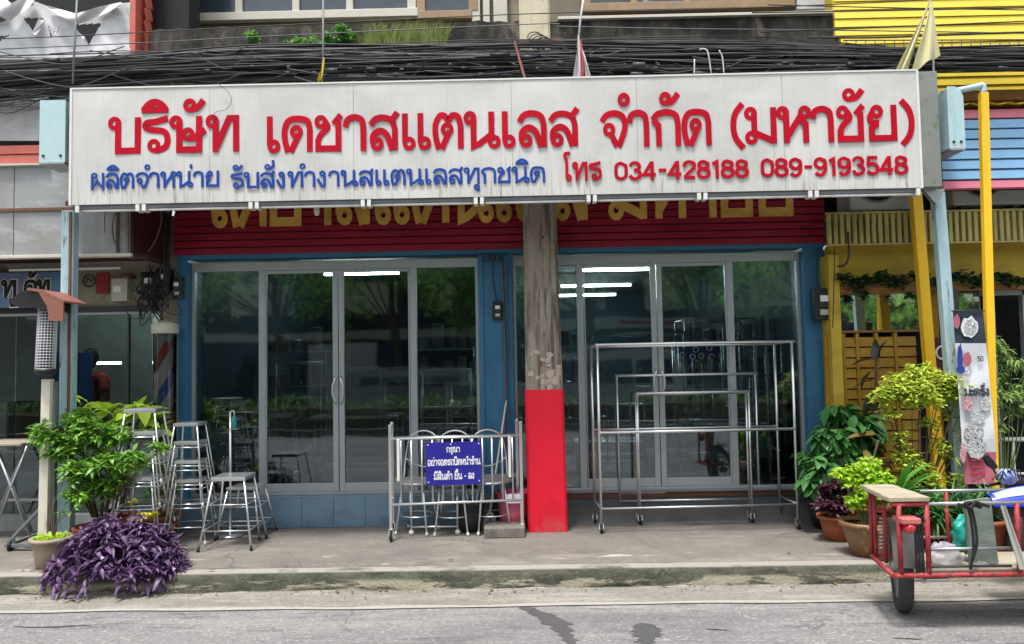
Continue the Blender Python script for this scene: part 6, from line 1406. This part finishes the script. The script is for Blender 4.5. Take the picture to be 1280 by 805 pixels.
MB().box(wc.x-.05, wc.x+.09, CY-.02, CY+.12, zf-.035, zf-.018).build('axle_plate', 'steel_dull', K, .003)
tl = at(1139, 661, CY-.06); MB().box(tl.x-.055, tl.x+.06, CY-.07, CY+.06, tl.z+.028, tl.z+.062).build('lamp_bracket', mat('faded_red', 'c06a66', .5, var=.15), K, .006)
MB().lathe((tl.x, CY-.03, tl.z), [(.0, -.045), (.02, -.042), (.032, -.02), (.034, 0), (.034, .02)], 20, 'y').build('tail_lamp', 'tail_red', K)
for i in range(3): MB().beam((X(1144+i*4, CY+.05), CY+.05, zf), (X(1144+i*4, CY+.05), CY+.05, zf+.36), .014, .01).build('slat', 'dark_steel', K)
# leaning grey board, rubber straps, cloth, bags
bm_ = at(1222, 712, CY+.1); tag(MB().prism([(X(1224), zf+.04), (X(1258), zf+.04), (X(1252), ztp+.01), (X(1220), ztp-.01)], CY+.10, CY+.125).build('grey_board', 'board_grey', None, .003), 'weathered grey green board standing inside the red cart', 'board')
MB_st = thing('rubber_strap', 'knotted black rubber straps tied on the top rail of the cart', 'strap', tuple(at(1212, 632, CY)))
for i, pts in enumerate(([(1208, 630), (1214, 650), (1217, 685), (1213, 712)], [(1213, 630), (1219, 655), (1221, 680), (1216, 700)], [(1204, 632), (1212, 628), (1222, 633), (1228, 630)], [(1198, 630), (1210, 634), (1222, 629), (1236, 633)], [(1206, 628), (1212, 636), (1220, 627), (1226, 635)])):
    MB().tube(cat([at(a, b, CY-.02-.004*i) for a, b in pts], 5), .009 if i < 2 else .011, 6).build('strap', 'black_rubber', MB_st)
cl_ = MB()
def clo(u, v): return at(1250+v*24+u*(7+4*v), 632+v*80, CY-.03-.008*sin(u*9)*(1-v*.4))
tag(cl_.grid(clo, 8, 14).build('rag', 'cloth'), 'pale rag hanging diagonally from the cart rail at the right', 'cloth')
def bag(px, py, y, rx, rz_, m_, name, lab, sq=.8, seed=1):
    c = at(px, py, y); rr2 = random.Random(seed)
    ph = [rr2.uniform(0, 6) for _ in range(6)]
    def f(u, v):
        a = 2*pi*u; b = pi*v-pi/2; k_ = 1+.10*sin(a*3+ph[0]+b*4)+.07*sin(a*7+ph[1]-b*6)+.05*sin(b*11+ph[2]+a*2)+.04*abs(sin(a*11+b*7+ph[3]))-.05*abs(sin(b*9-a*5+ph[4]))
        return (c.x+rx*cos(b)*cos(a)*k_, y+rx*.7*cos(b)*sin(a)*k_, c.z+rz_*sin(b)*(k_ if b < 0 else k_*1.05))
    tag(MB().grid(f, 36, 24).build(name, m_), lab, 'bag')
bag(1208, 668, CY+.2, .085, .11, 'teal_bag', 'teal_bag', 'bulging teal plastic bag in the cart against the grey board', seed=3)
bag(1180, 695, CY+.16, .105, .075, 'bag_clear', 'clear_bag', 'crumpled clear plastic bag on the cart floor', seed=5)
bag(1222, 706, CY+.12, .06, .03, 'bag_clear', 'small_bag', 'small flattened plastic bag at the foot of the grey board', seed=8)
# ------------------------------------------------------------------ motorbike at the right edge (mostly out of frame)
MBk = thing('motorbike', 'blue and white motorbike cut off by the right edge, coupled to the red cart', 'motorbike', (xx(1310, 700, 5.3), 5.4, 0))
c = at(1272, 621, 5.2)
def shell(u, v):
    a = pi*u; t = v; x = c.x-.20+.75*t; r1 = .085*sin(pi*min(1, .12+t*.9))**.7+.01
    return (x, 5.2-r1*1.3*cos(a), c.z-.05+r1*1.25*sin(a)+.02*t)
MB().grid(shell, 16, 20).build('tail_fairing', 'bike_blue', MBk)
def shell2(u, v):
    a = pi*(.22+.22*u); t = .03+.30*v; x = c.x-.20+.75*t; r1 = .085*sin(pi*min(1, .12+t*.9))**.7+.014
    return (x, 5.2-r1*1.3*cos(a), c.z-.05+r1*1.25*sin(a)+.02*t)
MB().grid(shell2, 6, 16).build('white_panel', 'bike_white', MBk)
MB().box(c.x-.18, c.x+.7, 5.12, 5.32, c.z-.12, c.z-.045).build('underbody', 'black_plastic', MBk, .02)
for yy, nm in ((5.9, 'wheel'), ): pass
mc = at(1243, 590, 5.5)
hbm = MB().tube(cat([at(1233, 607, 5.45), at(1250, 604, 5.5), at(1275, 600, 5.5), at(1310, 606, 5.5)], 4), .012, 8).build('handlebar', 'black_plastic', MBk)
MB().tube(cat([at(1252, 603, 5.5), at(1246, 594, 5.5), at(1240, 584, 5.5)], 4), .006, 6).build('mirror_stem', 'black_plastic', hbm)
mm = MB(); q = at(1239, 578, 5.5)
mm.prism([(q.x-.045, q.z+.03), (q.x-.03, q.z+.05), (q.x+.0, q.z+.02), (q.x+.035, q.z-.03), (q.x+.02, q.z-.045), (q.x-.02, q.z-.02)], 5.49, 5.52).build('mirror', 'black_plastic', hbm, .006)
MB().lathe(tuple(at(1258, 596, 5.45)), [(.0, -.05), (.05, -.045), (.06, 0), (.05, .05)], 18, 'y').build('speedometer', 'bike_white', MBk)
MB().lathe(tuple(at(1272, 606, 5.5)), [(.0, -.06), (.05, -.05), (.07, 0), (.05, .08)], 18, 'y').build('headlight_housing', 'black_plastic', MBk)
for i in range(7): MB().tube(cat([at(1240+i*5, 600, 5.42), at(1250+i*4, 588+R.uniform(-6, 6), 5.4), at(1262+i*3, 612, 5.42)], 4), .004, 5).build('control_cable', 'cable', MBk)
MB().lathe((xx(1330, 700, 5.3), 5.95, .28), [(.2, 0), (.28, .01), (.28, .07), (.2, .08)], 32, 'x').build('front_wheel', 'tyre', MBk)
MB().lathe((xx(1330, 700, 5.3), 4.85, .28), [(.2, 0), (.28, .01), (.28, .07), (.2, .08)], 32, 'x').build('rear_wheel', 'tyre', MBk)
MB().beam((xx(1330, 700, 5.3)+.04, 4.85, .28), (xx(1330, 700, 5.3)+.04, 5.25, c.z-.1), .05).beam((xx(1330, 700, 5.3)+.04, 5.95, .28), (xx(1330, 700, 5.3)+.04, 5.5, c.z+.05), .05).build('frame', 'black_plastic', MBk)
o = bar((xr_+.1, CY, .3), (xx(1330, 700, 5.3), 5.1, .35), .02, 'dark_steel', 'coupling')
# small litter: fallen leaves and stones on the road edge
lv = MB().add(*leafpts(.05, .022, .2, .2, 3), True).mesh('fallen_leaf', 'mottled_leaf')
for i, (px, py, z, la) in enumerate(((260, 712, .16, 'dry fallen leaf on the kerb edge right of the purple plant'), (420, 741, .02, 'dry fallen leaf in the gutter left of the trolley'), (835, 733, .02, 'dry fallen leaf in the gutter below the tall rail frame'), (988, 690, .16, 'dry fallen leaf on the pavement below the right wheel of the rail frame'), (1040, 728, .02, 'dry fallen leaf in the gutter left of the cart'), (560, 700, .16, 'dry fallen leaf on the pavement below the trolley'))):
    q = atz(px, py, z+.006); o = bpy.data.objects.new('fallen_leaf', lv); C.objects.link(o); o.location = q; o.rotation_euler = (.2, -.1, i*1.3); tag(o, la, 'leaf', 'fallen leaves')
# ------------------------------------------------------------------ inside the shop
def lampi(px, py, y, L_, lab, sky=0):
    p = at(px, py, y); f = thing('ceiling_lamp', lab, 'lamp', tuple(p), 'lit tubes inside the shop')
    MB().box(p.x-L_/2, p.x+L_/2, y-.03, y+.03, p.z+.01, p.z+.04).build('housing', 'white_plastic', f); MB().tube([(p.x-L_/2+.02, y, p.z-.012), (p.x+L_/2-.02, y, p.z-.012)], .016, 8).build('tube', 'lit_tube', f)
lampi(452, 341, 10.2, 1.05, 'lit fluorescent tube seen through the left glass door')
lampi(770, 336, 9.6, 1.02, 'brightest lit fluorescent tube, nearest behind the right glass door')
lampi(745, 356, 11.6, 1.1, 'second lit tube behind the right glass door, just under the brightest')
lampi(715, 368.5, 13.6, 1.6, 'farthest and lowest lit tube behind the right glass door')
def table(px, py, y, w_, d, h, lab, m='steel'):
    p = at(px, py, y); x = p.x; o = thing('steel_table', lab, 'table', (x, y, STEP-.02)); z = STEP-.02+h
    MB().box(x-w_/2, x+w_/2, y-d/2, y+d/2, z-.03, z).build('table_top', m, o, .003)
    for a in (-1, 1):
        for b in (-1, 1): MB().tube([(x+a*(w_/2-.04), y+b*(d/2-.04), STEP-.02), (x+a*(w_/2-.04), y+b*(d/2-.04), z-.03)], .016, 8).build('leg', m, o)
    MB().box(x-w_/2+.05, x+w_/2-.05, y-d/2+.05, y+d/2-.05, STEP+.15, STEP+.165).build('shelf', m, o)
    return z, x
table(450, 560, 8.3, .95, .5, .75-.02, 'stainless worktable behind the left glass door')
table(585, 515, 8.6, .5, .5, 1.05, 'small tall steel table behind the left glass front, near the blue pilaster')
table(760, 595, 8.8, .75, .5, .36, 'low steel table behind the right glass door')
table(850, 520, 9.2, 1.0, .5, .95, 'steel worktable in the middle behind the right glass door')
table(945, 505, 8.6, .6, .5, .9, 'steel shelf table in the right corner behind the glass')
st_in = dup(s3, (at(752, 560, 8.8).x, 8.8, STEP+.34), (0, 0, .3), 'small steel stool standing on the low table behind the right glass door', scale=.45)
dup(s3, (at(350, 590, 8.4).x, 8.4, STEP-.02), (0, 0, .2), 'bar stool standing behind the left glass door', scale=(1, 1, 1.25))
dup(s3, (at(287, 590, 8.1).x, 8.1, STEP-.02), (0, 0, .5), 'bar stool standing behind the leftmost fixed pane', scale=(1, 1, 1.5))
o = thing('glass_cabinet', 'steel framed glass cabinet on the worktable behind the left door', 'cabinet', tuple(at(455, 550, 8.35)))
x0, x1 = at(415, 500, 8.3).x, at(478, 500, 8.3).x; z0, z1 = at(450, 550, 8.3).z, at(450, 460, 8.3).z
for x in (x0, x1):
    for y in (8.2, 8.5): MB().box(x-.015, x+.015, y-.015, y+.015, z0, z1).build('upright', 'aluminium', o)
for z in (z0, z1): MB().box(x0, x1, 8.18, 8.21, z-.02, z+.02).build('rail', 'aluminium', o)
MB().box(x0, x1, 8.49, 8.5, z0, z1).build('back', 'room_grey', o)
pips = []
for k_, (px, q0, q1, r, lab) in enumerate(((595, 432, 490, .03, 'bright steel pipe standing in the pane next to the blue pilaster'), (560, 500, 560, .03, 'short steel pipe on the small tall table'), (904, 405, 590, .012, 'tall thin steel rod behind the right glass front, left of its mullion'), (924, 415, 580, .012, 'tall thin steel rod behind the rightmost pane'), (964, 545, 584, .05, 'shiny steel canister low in the rightmost pane'), (866, 450, 540, .011, 'thin steel rod on the worktable, leftmost of the three'), (851, 453, 520, .011, 'dark steel rod on the worktable'), (878, 455, 590, .011, 'thin steel rod right of the worktable rods'), (757, 455, 580, .010, 'thin steel rod near the left edge of the right door'))):
    p = at(px, q0, 8.5); p2 = at(px, q1, 8.5)
    tag(MB().tube([(p.x, 8.5, p2.z), (p.x, 8.5, p.z)], r, 12).build('steel_pipe', 'steel'), lab, 'pipe')
flat('white_banner', 480, 462, 573, 478, 9.0, 'paper', 'long narrow white paper banner behind the left glass door', 'banner')
flat('display_panel', 252, 442, 304, 600, 9.2, 'room_grey', 'pale panel standing behind the leftmost pane', 'panel')
flat('green_sheet', 249, 536, 287, 600, 7.7, mat('frost', 'a8bdb4', .5), 'frosted pale green sheet standing low behind the leftmost pane', 'panel')
po = flat('blue_poster', 838, 430, 905, 455, 10.5, 'banner_blue', 'dark blue poster with white icons behind the right glass door', 'poster')
for i, (px, py) in enumerate(((853, 444), (866, 446), (877, 445), (890, 446), (902, 445), (870, 437), (887, 435))):
    p = at(px, py, 10.48); MB().tube([(p.x+.035*cos(a), 10.49, p.z+.035*sin(a)) for a in [2*pi*j/12 for j in range(12)]], .012, 5, True).build('icon', 'sign_white', po)
flat('yellow_sheet', 826, 412, 836, 440, 9.5, 'gold', 'narrow yellow cloth hanging behind the right glass door', 'cloth')
flat('yellow_curtain', 430, 425, 438, 460, 9.5, 'gold', 'narrow yellow cloth hanging behind the left glass door', 'cloth')
for px0, px1, y, rT, bars, la in ((748, 862, 8.0, 1.55, [.2, .8], 'stainless rail frame standing just inside the right glass door, left of its centre'), (862, 950, 8.3, 1.7, [.25, .6, 1.1], 'taller stainless rail frame inside the shop behind the third pane of the right front'), (925, 985, 7.9, 1.45, [.3, .75, 1.1], 'narrow stainless shelf frame inside the shop in the far right corner'), (345, 400, 8.6, 1.3, [.3, .9], 'stainless rail frame inside the shop behind the left door leaf'), (528, 590, 8.0, 1.2, [.35, .8], 'small stainless rail frame inside the shop behind the pane beside the blue pilaster')):
    A_ = at(px0, 600, y); B_ = at(px1, 600, y); r0 = rail_frame('rail_frame', la, Vector((A_.x, y, .156)), Vector((B_.x, y+.05, .156)), .4, rT, bars, r=.012); r0.location.z += STEP-.02-.156
# shelves of pots and tubes standing deeper in the shop
goods = {'steel': MB(), 'steel_dull': MB(), 'ac_white': MB()}
for px, y, la in ((690, 9.0, 'steel shelf of pots and cans behind the right front, beside the concrete pole'), (890, 9.6, 'steel shelf of pots and cans behind the third pane of the right front'), (965, 8.9, 'steel shelf of pots and cans in the far right pane'), (370, 9.4, 'steel shelf of pots and cans behind the left sliding door leaf'), (560, 9.6, 'steel shelf of pots and cans behind the pane nearest the blue pilaster')):
    p = at(px, 560, y); o = thing('goods_shelf', la, 'shelf', (p.x, y, STEP-.02)); w_ = .42
    for a in (-1, 1):
        for b_2 in (-.18, .18): MB().tube([(p.x+a*w_, y+b_2, STEP-.02), (p.x+a*w_, y+b_2, STEP+1.45)], .012, 8).build('upright', 'steel', o)
    for k_ in range(4):
        z = STEP+.15+k_*.42; MB().box(p.x-w_, p.x+w_, y-.19, y+.19, z, z+.02).build('shelf_board', 'steel', o)
    for k_ in range(4):
        x = p.x-w_+.08; z = STEP+.172+k_*.42
        while x < p.x+w_-.08:
            r = R.uniform(.04, .08); h = R.uniform(.1, .3); goods[R.choice(['steel', 'steel_dull', 'ac_white'])].lathe((x+r, y-.04, z), [(r*.9, 0), (r, .01), (r, h), (r+.006, h+.005), (r*.5, h+.02)], 14); x += 2*r+R.uniform(.01, .05)
for k_, la in (('steel', 'bright'), ('steel_dull', 'dull grey'), ('ac_white', 'whitish')): stuff(tag(goods[k_].build('shelf_goods', k_), 'crowd of '+la+' pots and cans on the shelves inside the shop', 'pots'))
# ------------------------------------------------------------------ the other side of the street (seen in the glass)
struct(MB().box(-60, 60, -9.2, -7, 0, .15).build('far_pavement', 'pavement'))
md = thing('median_hedge', 'clipped green hedge on the median, mirrored in the glass fronts', 'hedge', (0, -3.6, 0))
MB().box(-14, 14, -4.3, -3.0, .0, .16).build('kerb', 'kerb', md)
hm = MB()
for i in range(11000):
    x = R.uniform(-13, 13); y = -3.65+R.uniform(-.5, .5); z = R.uniform(.15, .85+.08*sin(x*2)+.05*sin(x*5.3)); addleaf(hm, (x, y, z), R.uniform(0, 6.28), R.uniform(-.5, 1.2), .10, .05, .3, 0, 2)
stuff(hm.build('foliage', 'hedge_leaf', md))
MB().box(-13, 13, -4.0, -3.3, .16, .62).build('branches', 'bark', md)
def bigtree(x, y, h, r, lab, n=2600):
    o = thing('street_tree', lab, 'tree', (x, y, 0), 'trees across the street'); tr = MB(); tr.tube(cat([(x, y, 0), (x+.1, y, h*.25), (x-.1, y+.1, h*.5), (x, y, h*.75)], 4), [.2-.012*k_ for k_ in range(13)], 8)
    tr.build('trunk', 'bark', o); cr = MB(); lim = MB()
    for k_ in range(16):
        d = Vector((R.gauss(0, .6), R.gauss(0, .6), R.uniform(-.4, .7))); c = Vector((x, y, h*.66))+Vector((d.x*r, d.y*r, d.z*r*.9)); lim.tube([(x, y, h*.4), tuple(c)], .03, 5, caps=False); rc = r*R.uniform(.28, .5)
        for j in range(n//16):
            e = Vector((R.gauss(0, 1), R.gauss(0, 1), R.gauss(0, 1))).normalized()*rc*R.uniform(.5, 1); addleaf(cr, c+e, R.uniform(0, 6.28), R.uniform(-.9, .6), .26, .13, .3, 0, 2)
    stuff(cr.build('crown', 'tree_leaf', o)); lim.build('limbs', 'bark', o)
bigtree(12.3, -9.0, 5.6, 2.5, 'young bright tree farther right across the street, mirrored in the window over the slatted doors')
for i, (x, y, h, r) in enumerate(((-8, -10, 7.5, 2.8), (-4.2, -10.5, 7, 2.6), (-1.0, -10, 6.2, 2.3), (2.3, -10.6, 7.5, 2.6), (6, -10.2, 6.5, 2.5), (10, -10.5, 7.5, 2.8))):
    bigtree(x, y, h, r, ['leftmost', 'second from the left', 'third from the left', 'third from the right', 'second from the right', 'rightmost'][i]+' roadside tree in the row mirrored in the glass')
o = thing('far_building', 'grey shophouse row across the street, mirrored in the glass', 'building', (0, -15, 0))
MB().box(-26, 26, -22, -14.5, 0, 5.5).build('wall', 'dark_room', o)
for i in range(12):
    x = -22+i*4; w_ = MB().box(x-1.4, x+1.4, -14.5, -14.44, .3, 2.6).build('shutter', 'banner_navy', o); MB().box(x-1.2, x+1.2, -14.44, -14.4, 3.6, 4.8).build('window', 'win_frame', o)
s = thing('far_signboard', 'long white signboard on the building across the street, mirrored in the glass', 'sign', (3, -14, 3))
MB().box(1.4, 6.5, -13.9, -13.8, 2.85, 3.25).build('board', 'sign_face', s)
MB().box(3.6, 6.3, -13.796, -13.79, 3.0, 3.12).build('red_band', 'letter_red', s)
MB().box(-14, -1.5, -13.9, -13.8, 2.6, 2.9).build('fascia', 'ac_white', s)
def car(x, y, m, lab, name='parked_van', L_=4.4, h=1.85, cat_='van'):
    o = thing(name, lab, cat_, (x, y, 0))
    pr = [(-L_/2, .35), (-L_/2, .95), (-L_/2+.35, 1.05), (-L_/2+.95, h-.12), (-L_/2+1.2, h), (L_/2-.25, h), (L_/2-.05, h-.25), (L_/2, 1.0), (L_/2, .35)]
    MB().prism([(x+a, b) for a, b in pr], y-.85, y+.85).build('body', m, o, .06)
    for (a, b) in ((-L_/2+1.12, -.35), (-.25, .85), (.95, L_/2-.25)): MB().box(x+a, x+b, y+.84, y+.858, 1.08, h-.18).build('window', 'upper_pane', o, .01)
    for a in (-L_/2+.8, L_/2-.85):
        w_ = MB().lathe((x+a, y+.68, .32), [(.22, 0), (.32, .01), (.32, .2), (.22, .21)], 24, 'y').build('wheel', 'tyre', o); MB().lathe((x+a, y+.885, .32), [(.19, 0), (.17, .01)], 16, 'y').build('rim', 'steel_dull', w_)
    MB().lathe((x-L_/2-.01, y+.6, .8), [(.0, 0), (.1, .0), (.1, .04)], 16, 'x').build('headlight', 'sign_white', o)
car(2.0, -6.0, 'ac_white', 'white van parked across the street, mirrored in the right glass door')
car(-3.4, -6.0, mat('silver_paint', '8e9298', .3, .3), 'silver hatchback parked across the street, mirrored in the left glass', 'parked_car', 4.0, 1.5, 'car')
tag(MB().box(-6.4, -4.4, -8.3, -8.0, .15, 2.3).build('white_hoarding', 'ac_white', None, .01), 'white hoarding panel across the street, mirrored in the leftmost pane', 'panel')
